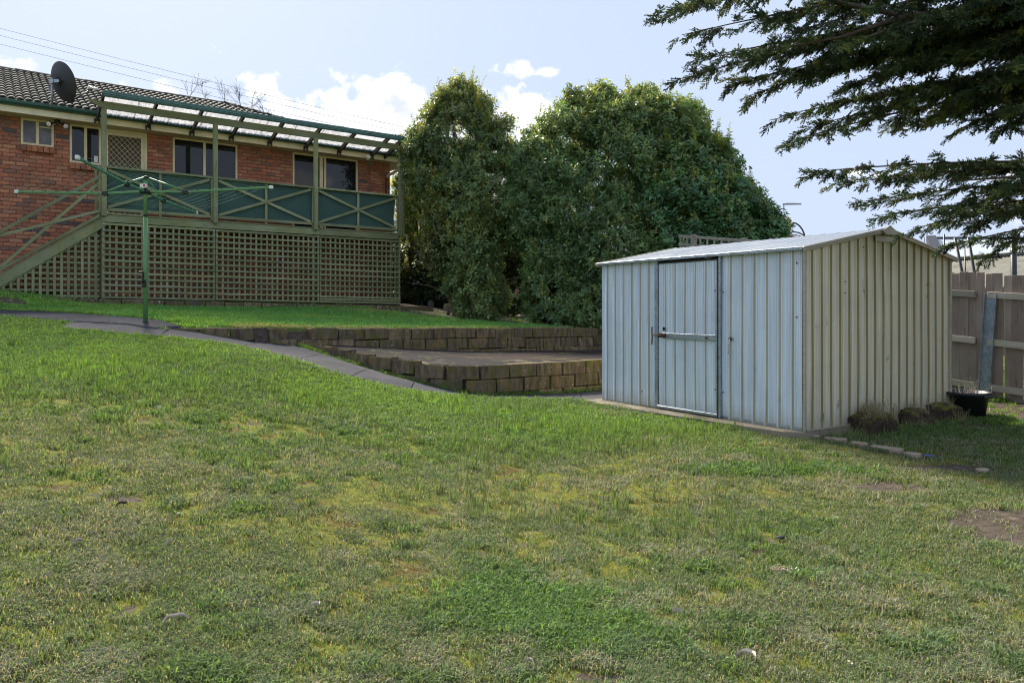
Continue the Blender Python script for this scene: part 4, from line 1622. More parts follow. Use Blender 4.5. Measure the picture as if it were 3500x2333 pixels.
# bearer boards, joined over the third post
for x0, x1 in ((DA0, PX[2] + 0.12), (PX[2] + 0.124, DA1)):
    MB().box2((x0, DB - 0.06, DZ - 0.165), (x1, DB - 0.02, DZ - 0.012)).build('bearer', M_TIMX, deck, bevel=0.004)
MB().box2((DA0 + 0.002, DB - 0.015, DZ - 0.165), (DA0 + 0.04, -0.02, DZ - 0.012)).build('bearer', M_TIMX, deck, bevel=0.004)
MB().box2((DA1 - 0.04, DB - 0.015, DZ - 0.165), (DA1 - 0.002, -0.02, DZ - 0.012)).build('bearer', M_TIMX, deck, bevel=0.004)
nb = 12
for i in range(nb):
    b0 = DB - 0.075 + i * (1.25 + 0.06) / nb
    MB().box2((DA0, b0, DZ - 0.010), (DA1, b0 + (1.31) / nb - 0.006, DZ + 0.014)).build('deck_board', M_TIMX, deck, bevel=0.002)
for a_ in np.linspace(DA0 + 0.5, DA1 - 0.5, 8):
    MB().box2((a_ - 0.025, DB + 0.0, DZ - 0.15), (a_ + 0.025, -0.03, DZ - 0.013)).build('joist', M_TIMX, deck)
# posts run from just below the bearer top to the pergola beam
PZ1 = 4.20
for i, a_ in enumerate(PX):
    w_ = 0.048
    p = MB().box2((a_ - w_, DB - 0.155, DZ - 0.05), (a_ + w_, DB - 0.062, PZ1)).build('post', M_TIMZ, deck, bevel=0.006)
    for zz in (DZ + 0.12, DZ + 0.8):
        MB().lathe([(0.012, 0), (0.012, 0.008), (0, 0.010)], (a_, DB - 0.155, zz), 8, np.array(Matrix.Rotation(R(90), 3, 'X'))).build('bolt', M_GALV, p)
    MB().box2((a_ - w_ - 0.045, DB - 0.10, DZ + 0.02), (a_ - w_ - 0.002, DB - 0.064, DZ + 1.0)).build('stud', M_TIMZ, deck, bevel=0.003)
    MB().box2((a_ - 0.045, -0.09 + DB + 0.12, 0.05), (a_ + 0.045, DB + 0.12, DZ - 0.17)).build('stump_post', M_TIMZ, deck)
# railing: three bays
RT, RB = DZ + 1.02, DZ + 0.10
for i in range(3):
    x0, x1 = PX[i] + 0.052, PX[i + 1] - 0.10
    xm = (x0 + x1) / 2
    MB().box2((x0 - 0.02, DB - 0.125, RT - 0.055), (x1 + 0.06, DB - 0.035, RT - 0.012)).build('hand_rail', M_TIMX, deck, bevel=0.004)
    MB().box2((x0, DB - 0.10, RB - 0.035), (x1 + 0.045, DB - 0.062, RB + 0.03)).build('bottom_rail', M_TIMX, deck, bevel=0.004)
    MB().box2((xm - 0.03, DB - 0.085, DZ + 0.016), (xm + 0.03, DB - 0.062, RT - 0.057)).build('stud', M_TIMZ, deck, bevel=0.003)
    for sgn in (1, -1):
        z0_, z1_ = (RB + 0.04, RT - 0.09) if sgn > 0 else (RT - 0.09, RB + 0.04)
        MB().beam((x0 + 0.02, DB - 0.098 - 0.008 * sgn, z0_), (x1 - 0.02, DB - 0.098 - 0.008 * sgn, z1_), 0.016, 0.062).build('brace', M_TIMD, deck, bevel=0.003)
    # shade cloth, slightly slack
    nxx, nzz = 36, 14
    V_, Fq = [], []
    for a in range(nxx):
        for b in range(nzz):
            u_, w_ = a / (nxx - 1), b / (nzz - 1)
            V_.append((x0 - 0.03 + (x1 - x0 + 0.03 - (0.03 if i == 2 else -0.04)) * u_ - (0.02 * math.sin(w_ * 5) if (i == 2 and a == nxx - 1) else 0),
                       DB - 0.035 + 0.012 * math.sin(u_ * 19 + i) * math.sin(w_ * 3.1) + 0.008 * math.sin(u_ * 41) * w_,
                       RB + 0.0 + (RT - 0.05 - RB) * w_))
    Fq = [(a * nzz + b, (a + 1) * nzz + b, (a + 1) * nzz + b + 1, a * nzz + b + 1) for a in range(nxx - 1) for b in range(nzz - 1)]
    link('shade_cloth', quad_mesh('shade_cloth', V_, Fq, M_CLOTH), deck)
# rail across the right end of the deck
MB().box2((PX[3] - 0.02, DB - 0.03, RT - 0.055), (PX[3] + 0.05, -0.02, RT - 0.012)).build('hand_rail', M_TIMX, deck, bevel=0.004)
MB().box2((PX[3] - 0.01, DB - 0.03, RB - 0.03), (PX[3] + 0.03, -0.02, RB + 0.03)).build('bottom_rail', M_TIMX, deck, bevel=0.004)

# lattice skirt ---------------------------------------------------------
LB = DB - 0.05
LT = DZ - 0.185
edges = [(DA0 + 0.03, PX[1] + 0.01), (PX[1] + 0.025, PX[2] + 0.11), (PX[2] + 0.125, DA1 - 0.0)]


def lat_bot(a_):
    return np.interp(a_, [DA0, DA1], [0.235, 0.135])


for pi, (x0, x1) in enumerate(edges):
    pan = bpy.data.objects.new('lattice_panel', None); COL.objects.link(pan); pan.parent = deck
    zb0, zb1 = lat_bot(x0), lat_bot(x1)
    nh = 13
    hs = [LT - 0.022] + [LT - 0.022 - 0.136 * k for k in range(1, nh)]
    # mean foot sits on the ground line
    hs = [LT - 0.022 - (LT - 0.022 - (zb0 + zb1) / 2 - 0.02) * k / (nh - 1) for k in range(nh)]
    hs = [h for h in hs]
    if pi == 2:
        hs.insert(-1, hs[-1] + 0.06)
    for k, h in enumerate(hs):
        tl_ = (h - zb1) / (LT - zb1)
        za = h + (zb0 - zb1) * 0.5 * (1 - tl_); zb_ = h - (zb0 - zb1) * 0.5 * (1 - tl_)
        MB().beam((x0 + random.uniform(-.004, .004), LB - 0.008, za + random.uniform(-.006, .006)), (x1 + random.uniform(-.004, .004), LB - 0.008, zb_ + random.uniform(-.006, .006)), 0.014, 0.045 + random.uniform(-.003, .003)).build('slat', M_TIMX, pan, bevel=0.002)
    nv = int(round((x1 - x0) / 0.127))
    for k in range(nv + 1):
        xx = x0 + 0.022 + (x1 - x0 - 0.044) * k / nv + random.uniform(-.005, .005)
        zz = np.interp(xx, [x0, x1], [zb0, zb1])
        w_ = 0.042 + random.uniform(-.002, .002)
        MB().box2((xx - w_ / 2, LB + 0.0, zz), (xx + w_ / 2, LB + 0.012, LT)).build('slat', M_TIMZ, pan, bevel=0.002)
    for zz in (LT - 0.03, LT - 0.14):
        for xx in ([x0 + 0.03] if pi == 0 else []) + ([x1 - 0.03] if pi < 2 else []) + ([x0 + 0.03] if pi == 1 else []):
            MB().lathe([(0.016, 0), (0.016, 0.006), (0, 0.008)], (xx, LB - 0.016, zz), 8, np.array(Matrix.Rotation(R(90), 3, 'X'))).build('bolt', M_GALV, pan)
# lattice at the right end of the deck
pan = bpy.data.objects.new('lattice_panel', None); COL.objects.link(pan); pan.parent = deck
for k in range(12):
    zz = LT - 0.022 - k * 0.136
    MB().box2((DA1 + 0.002, LB + 0.02, zz - 0.022), (DA1 + 0.014, -0.05, zz + 0.022)).build('slat', M_TIMX, pan)
for k in range(9):
    bb = LB + 0.04 + k * 0.14
    MB().box2((DA1 - 0.012, bb - 0.02, 0.12), (DA1, bb + 0.02, LT)).build('slat', M_TIMZ, pan)

# stairs -----------------------------------------------------------------
stair = bpy.data.objects.new('stairs', None); COL.objects.link(stair); stair.parent = deck


def sxz(sx, sy, b=DB):
    return ha(sx, b), hz(sx, sy, b)


def rail_pts(p, q, ext=0.9):
    (x0, z0_), (x1, z1_) = sxz(*p), sxz(*q)
    k = (z0_ - z1_) / (x0 - x1)
    xe = x1 - ext
    return (x0, z0_), (xe, z1_ - k * (x1 - xe))


(xa, za), (xb, zb_) = rail_pts((330, 770), (0, 959), 0.85)
MB().beam((xa + 0.12, DB - 0.04, za + 0.09), (xb, DB - 0.04, zb_), 0.045, 0.215).build('stringer', M_TIMD, stair, bevel=0.005)
MB().beam((xa + 0.12, -0.12, za + 0.09), (xb, -0.12, zb_), 0.045, 0.215).build('stringer', M_TIMD, stair, bevel=0.005)
ks = (za - zb_) / (xa - xb)
for k in range(10):
    zz = DZ - 0.18 * (k + 1)
    xx = xa + (zz + 0.04 - za) / ks
    if xx < xb: break
    MB().box2((xx - 0.13, DB - 0.014, zz - 0.02), (xx + 0.13, -0.146, zz + 0.02)).build('tread', M_TIMX, stair, bevel=0.003)
for p, q, w_, name in (((338, 604), (0, 794), 0.066, 'hand_rail'), ((338, 622), (0, 914), 0.058, 'brace'), ((333, 722), (0, 805), 0.058, 'brace'), ((334, 738), (0, 922), 0.058, 'bottom_rail')):
    (x0, z0_), (x1, z1_) = rail_pts(p, q, 0.55 if name == 'brace' else 0.75)
    off = {'hand_rail': -0.085, 'brace': -0.055 if p[1] < 700 else -0.075, 'bottom_rail': -0.095}[name]
    MB().beam((x0 + 0.02, DB + off, z0_), (x1, DB + off, z1_), 0.02 if name == 'brace' else 0.035, w_).build(name, M_TIMD, stair, bevel=0.003)
x_e = xb + 0.08
MB().box2((x_e - 0.045, DB - 0.15, 0.2), (x_e + 0.045, DB - 0.064, 1.25)).build('newel_post', M_TIMZ, stair, bevel=0.005)
# trimmer post and lattice under the stairs
MB().box2((PX[0] - 0.16, DB - 0.03, 0.2), (PX[0] - 0.11, DB + 0.02, RT - 0.02)).build('post', M_TIMZ, stair, bevel=0.004)


def under(a_):
    return za + (a_ - xa) * ks - 0.145


MB().beam((xa - 0.0, DB - 0.02, under(xa) + 0.01), (xb + 0.25, DB - 0.02, under(xb + 0.25) + 0.01), 0.014, 0.05).build('slat', M_TIMD, stair)
gl = lambda a_: np.interp(a_, [-1.0, -0.2, 0.5, 1.5], [0.36, 0.31, 0.24, 0.20])
k = 0
a_ = xa - 0.02
while a_ > -0.5:
    top = under(a_)
    if top > gl(a_) + 0.04:
        MB().box2((a_ - 0.024, DB - 0.045, gl(a_) - 0.03), (a_ + 0.024, DB - 0.031, top)).build('slat', M_TIMZ, stair, bevel=0.002)
    a_ -= 0.122; k += 1
zz = 0.27
while zz < 1.6:
    al = xa + (zz - under(xa)) / ks
    if al < xa - 0.05:
        MB().box2((max(al, -0.6), DB - 0.029, zz - 0.022), (xa + 0.05, DB - 0.017, zz + 0.022)).build('slat', M_TIMX, stair, bevel=0.002)
    zz += 0.115

# pergola ------------------------------------------------------------------
perg = bpy.data.objects.new('pergola', None); COL.objects.link(perg); perg.parent = deck
BA0, BA1 = ha(303, DB - 0.1), ha(1391, DB - 0.1)
mb = MB()
prof = [(0, 4.20), (0, 4.355)]
b0, b1 = DB - 0.13, DB - 0.085
vs_ = []
for b_ in (b0, b1):
    vs_ += [(BA0, b_, 4.31), (BA0 + 0.22, b_, 4.215), (BA0 + 0.32, b_, 4.195), (BA1, b_, 4.195), (BA1, b_, 4.355), (BA0, b_, 4.355)]
mb.add(vs_, [(0, 1, 2, 3, 4, 5), (11, 10, 9, 8, 7, 6)] + [(i, (i + 1) % 6, (i + 1) % 6 + 6, i + 6) for i in range(6)])
mb.build('beam', M_TIMX, perg, bevel=0.003)
RA = [ha(q, -0.47) for q in (332, 506, 655, 790, 921, 1044, 1158, 1269)]
RA.append(ha(1372, -1.5))
for i, a_ in enumerate(RA):
    MB().beam((a_, -0.485, 4.165), (a_, -1.56, 4.445), 0.045, 0.115).build('rafter', M_TIMSH, perg, bevel=0.003)
    if i < 8:
        mb = MB().box2((a_ - 0.06, -0.50, 4.06), (a_ - 0.024, -0.485, 4.17)); mb.box2((a_ + 0.024, -0.50, 4.06), (a_ + 0.06, -0.485, 4.17))
        mb.build('rafter_bracket', M_DARKM, perg)
GA0, GA1 = ha(354, -1.58), ha(1380, -1.58)
# folded steel fascia gutter with two creases
gp = [(0, 4.395), (-0.035, 4.40), (-0.05, 4.425), (-0.045, 4.44), (-0.058, 4.452), (-0.053, 4.478), (-0.062, 4.49), (-0.058, 4.52), (-0.02, 4.528), (0.02, 4.50), (0.02, 4.41)]
MB().prism([(p[0], p[1]) for p in gp], ((GA0, -1.575, 0), (GA1, -1.575, 0)), ((0, 1, 0), (0, 0, 1))).build('pergola_gutter', M_GUTTER2, perg)
# clear corrugated sheets between the rafters
ns = 10
ws = (GA1 - GA0 - 0.01) / ns
for i in range(ns):
    x0 = GA0 + 0.005 + i * ws
    nx_, ny_ = 64, 6
    V_ = []
    for a in range(nx_ + 1):
        x = x0 + (ws + 0.03) * a / nx_
        for b in range(ny_ + 1):
            t_ = b / ny_
            bb = -0.42 - 1.13 * t_
            zz = 4.205 + 0.30 * t_ + 0.009 * math.cos(2 * math.pi * x / 0.076) + (0.003 if i % 2 else 0) + 0.012
            V_.append((x, bb, zz))
    Fq = [(a * (ny_ + 1) + b, (a + 1) * (ny_ + 1) + b, (a + 1) * (ny_ + 1) + b + 1, a * (ny_ + 1) + b + 1) for a in range(nx_) for b in range(ny_)]
    link('roof_sheet', quad_mesh('roof_sheet', V_, Fq, M_POLY), perg)
for t_ in (0.55,):
    MB().box2((GA0 + 0.05, -0.42 - 1.13 * t_ - 0.02, 4.205 + 0.30 * t_ - 0.045), (GA1 - 0.05, -0.42 - 1.13 * t_ + 0.02, 4.205 + 0.30 * t_ - 0.004)).build('batten', M_TIMSH, perg)
# round downpipe beside the last post
px_ = PX[3] + 0.085
MB().tube([(px_ - 0.01, -1.56, 4.40), (px_ - 0.005, -1.54, 4.22), (px_, -1.42, 4.08), (px_, DB - 0.12, 3.98), (px_, DB - 0.12, 1.9), (px_ + 0.0, DB - 0.08, 1.84)], 0.042, 12).build('downpipe', mat_timber('pipe_green_paint', (1, 1, 0.4), (0.13, 0.14, 0.07), (0.17, 0.165, 0.08), (0.15, 0.155, 0.09), (0.09, 0.10, 0.05)), deck, True)
MB().box2((px_ - 0.1, DB - 0.17, 3.02), (px_ + 0.05, DB - 0.16, 3.04)).build('pipe_clip', M_GALV, deck)

# ------------------------------------------------------------------ flood lights
def flood(name, label, p, heads, parent=None):
    t = thing(name, label, 'light', p, HANG)
    MB().lathe([(0.05, 0), (0.055, -0.02), (0.045, -0.05), (0.0, -0.05)], (0, 0, 0), 14).build('base', M_BLACKP, t, True)
    MB().box2((-0.025, -0.03, -0.11), (0.025, 0.02, -0.04)).build('sensor', M_BLACKP, t, bevel=0.006)
    for hx, hd_ in heads:
        d = Vector(hd_).normalized()
        M = np.array(d.to_track_quat('Z', 'Y').to_matrix())
        e = np.array((hx * 0.12, -0.03, -0.10))
        MB().tube([(0, 0, -0.05), e * 0.8], 0.014, 6).build('arm', M_BLACKP, t)
        MB().lathe([(0.02, -0.05), (0.03, 0.0), (0.055, 0.05), (0.062, 0.085), (0.058, 0.09)], e, 16, M).build('lamp_shell', M_BLACKP, t, True)
        MB().lathe([(0.054, 0.088), (0.045, 0.097), (0.02, 0.103), (0.0, 0.105)], e, 16, M).build('lamp_glass', M_LAMPGLASS, t, True)
    return t


fp = hxy(ha(196, -0.2), -0.2)
flood('flood_light', 'twin white lamp flood light under the eave above the small window', (fp[0], fp[1], ZT), [(-1, (-0.55, -0.75, -0.35)), (1, (0.35, -0.8, -0.4))])
fp = hxy(ha(1268, -0.55), -0.56)
t = thing('flood_light', 'single flood light clamped to the last pergola rafter by the downpipe', 'light', (fp[0], fp[1], 4.09), HANG)
MB().box2((-0.03, 0.0, -0.02), (0.05, 0.06, 0.07)).build('clamp', M_BLACKP, t, bevel=0.008)
M = np.array(Vector((-0.8, -0.5, -0.25)).to_track_quat('Z', 'Y').to_matrix())
MB().lathe([(0.02, -0.06), (0.035, 0.0), (0.06, 0.06), (0.066, 0.1)], (-0.05, -0.02, 0.0), 16, M).build('lamp_shell', M_WHITEP, t, True)
MB().lathe([(0.064, 0.1), (0.04, 0.115), (0.0, 0.12)], (-0.05, -0.02, 0.0), 16, M).build('lamp_glass', M_LAMPGLASS, t, True)

# ------------------------------------------------------------------ satellite dish
dp = at(178, 350, 15.05)
dish = thing('satellite_dish', 'dark grey satellite dish on a pole at the roof gutter', 'satellite dish', dp, 0)
MB().tube([(0, 0, -0.1), (0, 0, 0.50)], 0.025, 10).build('pole', M_GALV, dish, True)
dc = at(203, 280, 15.12) - dp
nd = Vector((0.45, 0.82, 0.30)).normalized()
M = np.array(nd.to_track_quat('Z', 'Y').to_matrix())
Rd = 0.40
prof = [(0.001, 0.0)] + [(Rd * q, 0.085 * q * q) for q in np.linspace(0.1, 1, 10)]
prof += [(Rd * 1.015, 0.090), (Rd * 0.99, 0.098)] + [(Rd * q, 0.085 * q * q + 0.008) for q in np.linspace(0.95, 0.0, 9)]
MB().lathe(prof, dc, 40, M).build('reflector', simple('dish_paint', (0.028, 0.032, 0.040), 0.5, 8, 0.2, coord='w'), dish, True)
back = dc - np.array(nd) * 0.02
MB().box2((-0.04, -0.04, 0.38), (0.04, 0.05, 0.47)).build('clamp', M_GALV, dish, bevel=0.006)
MB().beam((0, 0, 0.43), back + np.array((0.02, 0, 0.02)), 0.05, 0.07).build('bracket', M_GALV, dish, bevel=0.006)
e1 = M[:, 0]; e2 = M[:, 1]
MB().beam(back - e2 * 0.10 + e1 * 0.0, back + e2 * 0.10, 0.03, 0.02, tuple(M[:, 2])).build('back_plate', M_DARKM, dish)
MB().beam(back - e1 * 0.14, back + e1 * 0.14, 0.02, 0.02, tuple(M[:, 2])).build('back_plate', M_DARKM, dish)
lnb = at(318, 302, 15.6) - dp
foot = at(238, 349, 15.25) - dp
MB().tube([foot, lnb], 0.014, 8).build('feed_arm', M_DARKM, dish, True)
MB().tube([foot, dc - np.array((0, 0, Rd * 0.86)) + np.array(nd) * 0.05], 0.012, 6).build('feed_arm', M_DARKM, dish, True)
dl = (dc - lnb) / np.linalg.norm(dc - lnb)
MB().tube([lnb - dl * 0.09, lnb - dl * 0.03, lnb + dl * 0.02, lnb + dl * 0.09], [0.028, 0.03, 0.022, 0.045], 10).build('receiver', M_WHITEP, dish, True)
MB().tube([lnb - dl * 0.09, lnb - dl * 0.13 + np.array((0, 0, -0.08)), lnb + np.array((0.02, 0, -0.2))], 0.006, 5).build('cable', M_DARKM, dish)
MB().tube([back, (0.02, -0.03, 0.30), (0.02, -0.03, -0.05)], 0.006, 5).build('cable', M_DARKM, dish)

# ------------------------------------------------------------------ rotary clothes line
HP = np.array((-5.512, 11.0))
hg = float(low(np.array([HP[0]]), np.array([HP[1]]))[0]) + 0.02
hoist = thing('clothes_line', 'green rotary clothes line with four arms standing on the path', 'clothes line', (HP[0], HP[1], hg))
base3 = np.array((HP[0], HP[1], hg))


def hl(p):
    return np.array(p) - base3


hub = hl((HP[0], HP[1], 1.765)); top = hl((HP[0] - 0.0, HP[1], 1.985))
MB().tube([(0, 0, -0.05), (0, 0, 1.40 - hg)], 0.0315, 20).build('pole', M_HOIST, hoist, True)
MB().tube([(0, 0, 1.40 - hg), hub, top - (0, 0, 0.01)], 0.027, 20).build('mast', M_HOIST, hoist, True)
MB().tube([(0, 0, 1.385 - hg), (0, 0, 1.42 - hg)], 0.035, 20).build('collar', M_BLACKP, hoist, True)
MB().tube([(0, 0, -0.012), (0, 0, 0.012)], 0.05, 20).build('ground_sleeve', M_BLACKP, hoist, True)
MB().tube([top - (0, 0, 0.03), top + (0, 0, 0.01), top + (0, 0, 0.015)], [0.05, 0.052, 0.03], 16).build('top_cap', M_BLACKP, hoist, True)
hb = MB().box(hub, (0.14, 0.14, 0.075)).build('hub', M_BLACKP, hoist, bevel=0.02)
MB().box(hub + (0.0, -0.055, 0.075), (0.10, 0.05, 0.06)).build('winding_window', M_LAMPGLASS, hb, bevel=0.01)
MB().box(hub + (0.02, -0.083, 0.08), (0.028, 0.004, 0.028)).build('indicator', M_RED, hb)
# crank
cz = 0.385 - hg
ck = MB().box((0, -0.045, cz), (0.055, 0.05, 0.11)).build('gear_box', M_BLACKP, hoist, bevel=0.012)
MB().beam((-0.01, -0.075, cz), (0.012, -0.085, cz + 0.16), 0.02, 0.026, (0, 1, 0)).build('crank_arm', M_BLACKP, ck, bevel=0.004)
MB().tube([(0.012, -0.085, cz + 0.16), (-0.03, -0.15, cz + 0.165)], 0.014, 8).build('crank_knob', M_BLACKP, ck, True)
tips = [at(62, 655, 11.0), at(268, 540, 9.15), at(922, 640, 11.2), at(670, 726, 12.85)]
tips = [hl(q) for q in tips]
for i, tp in enumerate(tips):
    d = tp - hub; L = np.linalg.norm(d); dn = d / L
    br = hub + d * 0.315
    br[2] -= 0.025
    arm = MB().beam(hub + dn * 0.06, br, 0.032, 0.034).build('arm', M_HOIST2 if i % 2 else M_HOIST, hoist, bevel=0.004)
    MB().beam(br, tp, 0.032, 0.036).build('arm_tube', M_HOIST2 if i % 2 else M_HOIST, arm, bevel=0.004)
    MB().beam(br - dn * 0.045, br + dn * 0.045, 0.052, 0.075).build('bracket', M_BLACKP, arm, bevel=0.008)
    MB().beam(tp - dn * 0.01, tp + dn * 0.05, 0.042, 0.05).build('end_cap', M_WHITEP, arm, bevel=0.006)
    MB().tube([top - (0, 0, 0.01) + dn * 0.03, br + (0, 0, 0.02)], 0.0115, 10).build('strut', M_HOIST2 if i % 2 else M_HOIST, hoist, True)
    for f_ in np.linspace(0.42, 0.97, 7):
        MB().box(br + (tp - br) * ((f_ - 0.315) / 0.685) + (0, 0, 0.02), (0.03, 0.03, 0.012)).build('line_clip', M_BLACKP, arm)
for f_ in np.linspace(0.42, 0.985, 7):
    for i in range(4):
        p, q = [(hub + (t_ - hub) * 0.315 + (0, 0, -0.025)) + (t_ - (hub + (t_ - hub) * 0.315 + (0, 0, -0.025))) * ((f_ - 0.315) / 0.685) + (0, 0, 0.024) for t_ in (tips[i], tips[(i + 1) % 4])]
        mid = (p + q) / 2 - (0, 0, 0.012 + 0.012 * f_)
        MB().tube([p, (p + mid) / 2 - (0, 0, 0.003), mid, (q + mid) / 2 - (0, 0, 0.003), q], 0.0013, 4, False).build('line', M_LINE, hoist)

# ------------------------------------------------------------------ garden shed
shed = thing('garden_shed', 'ribbed zinc garden shed with low gable roof and bolted door', 'shed', (SN[0], SN[1], SZ), R(33))
EZ, RZ = 1.842, 2.125
OV = 0.075
SLP = (RZ - EZ) / (SD / 2 + OV)


def roof_under(x):
    return EZ - 0.012 + SLP * (min(x, SD - x) + OV)


PITCH = 0.160
PROF = [(0.0, 0.0), (0.020, 0.0), (0.023, 0.0028), (0.026, 0.0), (0.044, 0.0), (0.047, 0.0028), (0.050, 0.0), (0.068, 0.0), (0.071, 0.0028), (0.074, 0.0), (0.101, 0.0),
        (0.118, 0.016), (0.140, 0.016), (0.147, 0.0), (0.16, 0.0)]


def sheet(name, mat, parent, t0, t1, zfun, place, phase=0.0, rows=8, dent=0.0, z0=0.0):
    """ribbed sheet from t0 to t1; place(t, out, z) -> xyz"""
    ts = []
    k = math.floor((t0 - phase) / PITCH)
    while k * PITCH + phase < t1:
        for u_, o_ in PROF[:-1]:
            t_ = k * PITCH + phase + u_
            if t0 < t_ < t1:
                ts.append((t_, o_))
        k += 1

    def out_at(t_):
        u_ = (t_ - phase) % PITCH
        return float(np.interp(u_, [q[0] for q in PROF], [q[1] for q in PROF]))
    ts = [(t0, out_at(t0))] + ts + [(t1, out_at(t1))]
    V_, Fq = [], []
    for t_, o_ in ts:
        zt = zfun(t_)
        for r_ in range(rows + 1):
            z = z0 + (zt - z0) * r_ / rows
            w = dent * (float(vnoise(t_ * 2.1 + 7, z * 1.7, 3)) - 0.5)
            V_.append(place(t_, o_ + w, z))
    m = rows + 1
    for i in range(len(ts) - 1):
        for r_ in range(rows):
            a = i * m + r_
            Fq.append((a, a + m, a + m + 1, a + 1))
    me_ = quad_mesh(name, V_, Fq, mat, smooth=False)
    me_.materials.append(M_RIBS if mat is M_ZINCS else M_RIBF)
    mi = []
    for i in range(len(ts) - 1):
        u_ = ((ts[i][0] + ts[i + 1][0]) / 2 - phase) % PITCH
        mi += [1 if 0.101 < u_ < 0.118 else 0] * rows  # near-side web takes the painted reflection colour
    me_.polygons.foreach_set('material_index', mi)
    return link(name, me_, parent)


def pl_front(t, o_, z):
    return (-o_, t, z)


def pl_gable(t, o_, z):
    return (t, -o_, z)


def pl_back(t, o_, z):
    return (SD + o_, t, z)


def pl_end(t, o_, z):
    return (t, SW + o_, z)


ez = lambda t: EZ - 0.0
DY0, DY1 = 1.095, 2.045
for a, b in ((0.02, 0.53), (0.53, 1.045)):
    sheet('wall_sheet', M_ZINCF, shed, a, b, ez, pl_front, 0.012, dent=0.008)
for a, b in ((2.10, 2.60), (2.60, SW - 0.01)):
    sheet('wall_sheet', M_ZINCF, shed, a, b, ez, pl_front, 0.03, dent=0.008)
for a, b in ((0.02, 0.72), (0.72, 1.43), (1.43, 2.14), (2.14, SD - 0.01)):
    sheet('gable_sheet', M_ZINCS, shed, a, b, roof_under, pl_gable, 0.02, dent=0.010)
for a, b in ((0.01, 1.04), (1.04, 2.08), (2.08, SW - 0.01)):
    sheet('wall_sheet', M_ZINCF, shed, a, b, ez, pl_back)
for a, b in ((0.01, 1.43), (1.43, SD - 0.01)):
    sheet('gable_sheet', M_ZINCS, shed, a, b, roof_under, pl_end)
# corner flashings
MB().box2((-0.021, -0.022, 0), (0.014, 0.002, EZ)).build('corner_flashing', M_BARGE, shed, bevel=0.003)
MB().box2((-0.012, SW - 0.02, 0), (0.01, SW + 0.012, EZ)).build('corner_flashing', M_ZINCF, shed, bevel=0.003)
MB().box2((SD - 0.02, -0.024, 0), (SD + 0.02, 0.01, EZ + 0.01)).build('corner_flashing', M_BARGE, shed, bevel=0.003)
MB().box2((SD - 0.01, SW - 0.02, 0), (SD + 0.02, SW + 0.012, EZ)).build('corner_flashing', M_ZINCF, shed)
# bottom channel
MB().box2((-0.004, 0.02, 0.0), (0.02, 1.04, 0.03)).build('bottom_channel', M_GALV, shed)
MB().box2((0.02, -0.035, 0.0), (SD, -0.004, 0.012)).build('bottom_channel', M_BARGE, shed)
# inside is dark
MB().box2((0.05, 0.05, 0.002), (SD - 0.05, SW - 0.05, 0.01)).build('floor', M_DARK, shed)
# roof sheets
for side in (0, 1):
    ys = np.linspace(-0.035, SW + 0.035, 5)
    for i in range(4):
        ts, V_, Fq = [], [], []
        k = math.floor(ys[i] / 0.19)
        y = ys[i]
        prof = [(0, 0), (0.145, 0), (0.153, 0.006), (0.170, 0.006), (0.178, 0)]
        tl_ = [ys[i]]
        kk = math.floor((ys[i]) / 0.19)
        while kk * 0.19 < ys[i + 1]:
            for u_, o_ in prof:
                t_ = kk * 0.19 + u_
                if ys[i] < t_ < ys[i + 1]: tl_.append(t_)
            kk += 1
        tl_.append(ys[i + 1])
        n = 4
        for t_ in tl_:
            o_ = float(np.interp(t_ % 0.19, [q[0] for q in prof] + [0.19], [q[1] for q in prof] + [0]))
            for r_ in range(n + 1):
                x = -OV + (SD / 2 + OV - 0.004) * r_ / n
                z = EZ + SLP * (x + OV) + o_ + 0.004
                V_.append((x if side == 0 else SD - x, t_, z))
        for a in range(len(tl_) - 1):
            for r_ in range(n):
                q = a * (n + 1) + r_
                Fq.append((q, q + n + 1, q + n + 2, q + 1))
        link('roof_sheet', quad_mesh('roof_sheet', V_, Fq, M_ZINCR, smooth=False), shed)
# eave edge trim, barge capping, apex pieces
for x in (-OV, SD + OV):
    MB().box2((x - 0.008, -0.035, EZ - 0.018), (x + 0.006, SW + 0.035, EZ + 0.0155)).build('eave_trim', M_GALV, shed, bevel=0.002)
for y in (-0.052, SW + 0.052):
    for sgn in (0, 1):
        xa_, xb_ = (-OV - 0.005, SD / 2 - 0.0) if sgn == 0 else (SD + OV + 0.02, SD / 2 + 0.0)
        za_, zb2 = EZ - 0.012, RZ - 0.012
        MB().beam((xa_, y, za_), (xb_, y, zb2), 0.030, 0.052).build('barge_capping', M_BARGE, shed, bevel=0.006)
        MB().beam((xa_, y - (0.006 if y < 0 else -0.006), za_ + 0.008), (xb_, y - (0.006 if y < 0 else -0.006), zb2 + 0.008), 0.032, 0.012).build('barge_bead', M_BARGE, shed, bevel=0.004)
vs_ = [(SD / 2 - 0.15, -0.082, RZ - 0.035), (SD / 2, -0.082, RZ + 0.033), (SD / 2 + 0.15, -0.082, RZ - 0.035), (SD / 2 + 0.08, -0.082, RZ - 0.075), (SD / 2 - 0.08, -0.082, RZ - 0.075)]
mb = MB(); mb.add(vs_ + [(x, -0.07, z) for x, y, z in vs_], [(0, 1, 2, 3, 4), (9, 8, 7, 6, 5)] + [(i, (i + 1) % 5, (i + 1) % 5 + 5, i + 5) for i in range(5)])
mb.build('apex_cap', M_BARGE, shed, bevel=0.003)
MB().box2((SD / 2 - 0.20, -0.030, RZ - 0.15), (SD / 2 + 0.20, -0.0185, RZ - 0.085)).build('gable_plate', M_BARGE, shed)
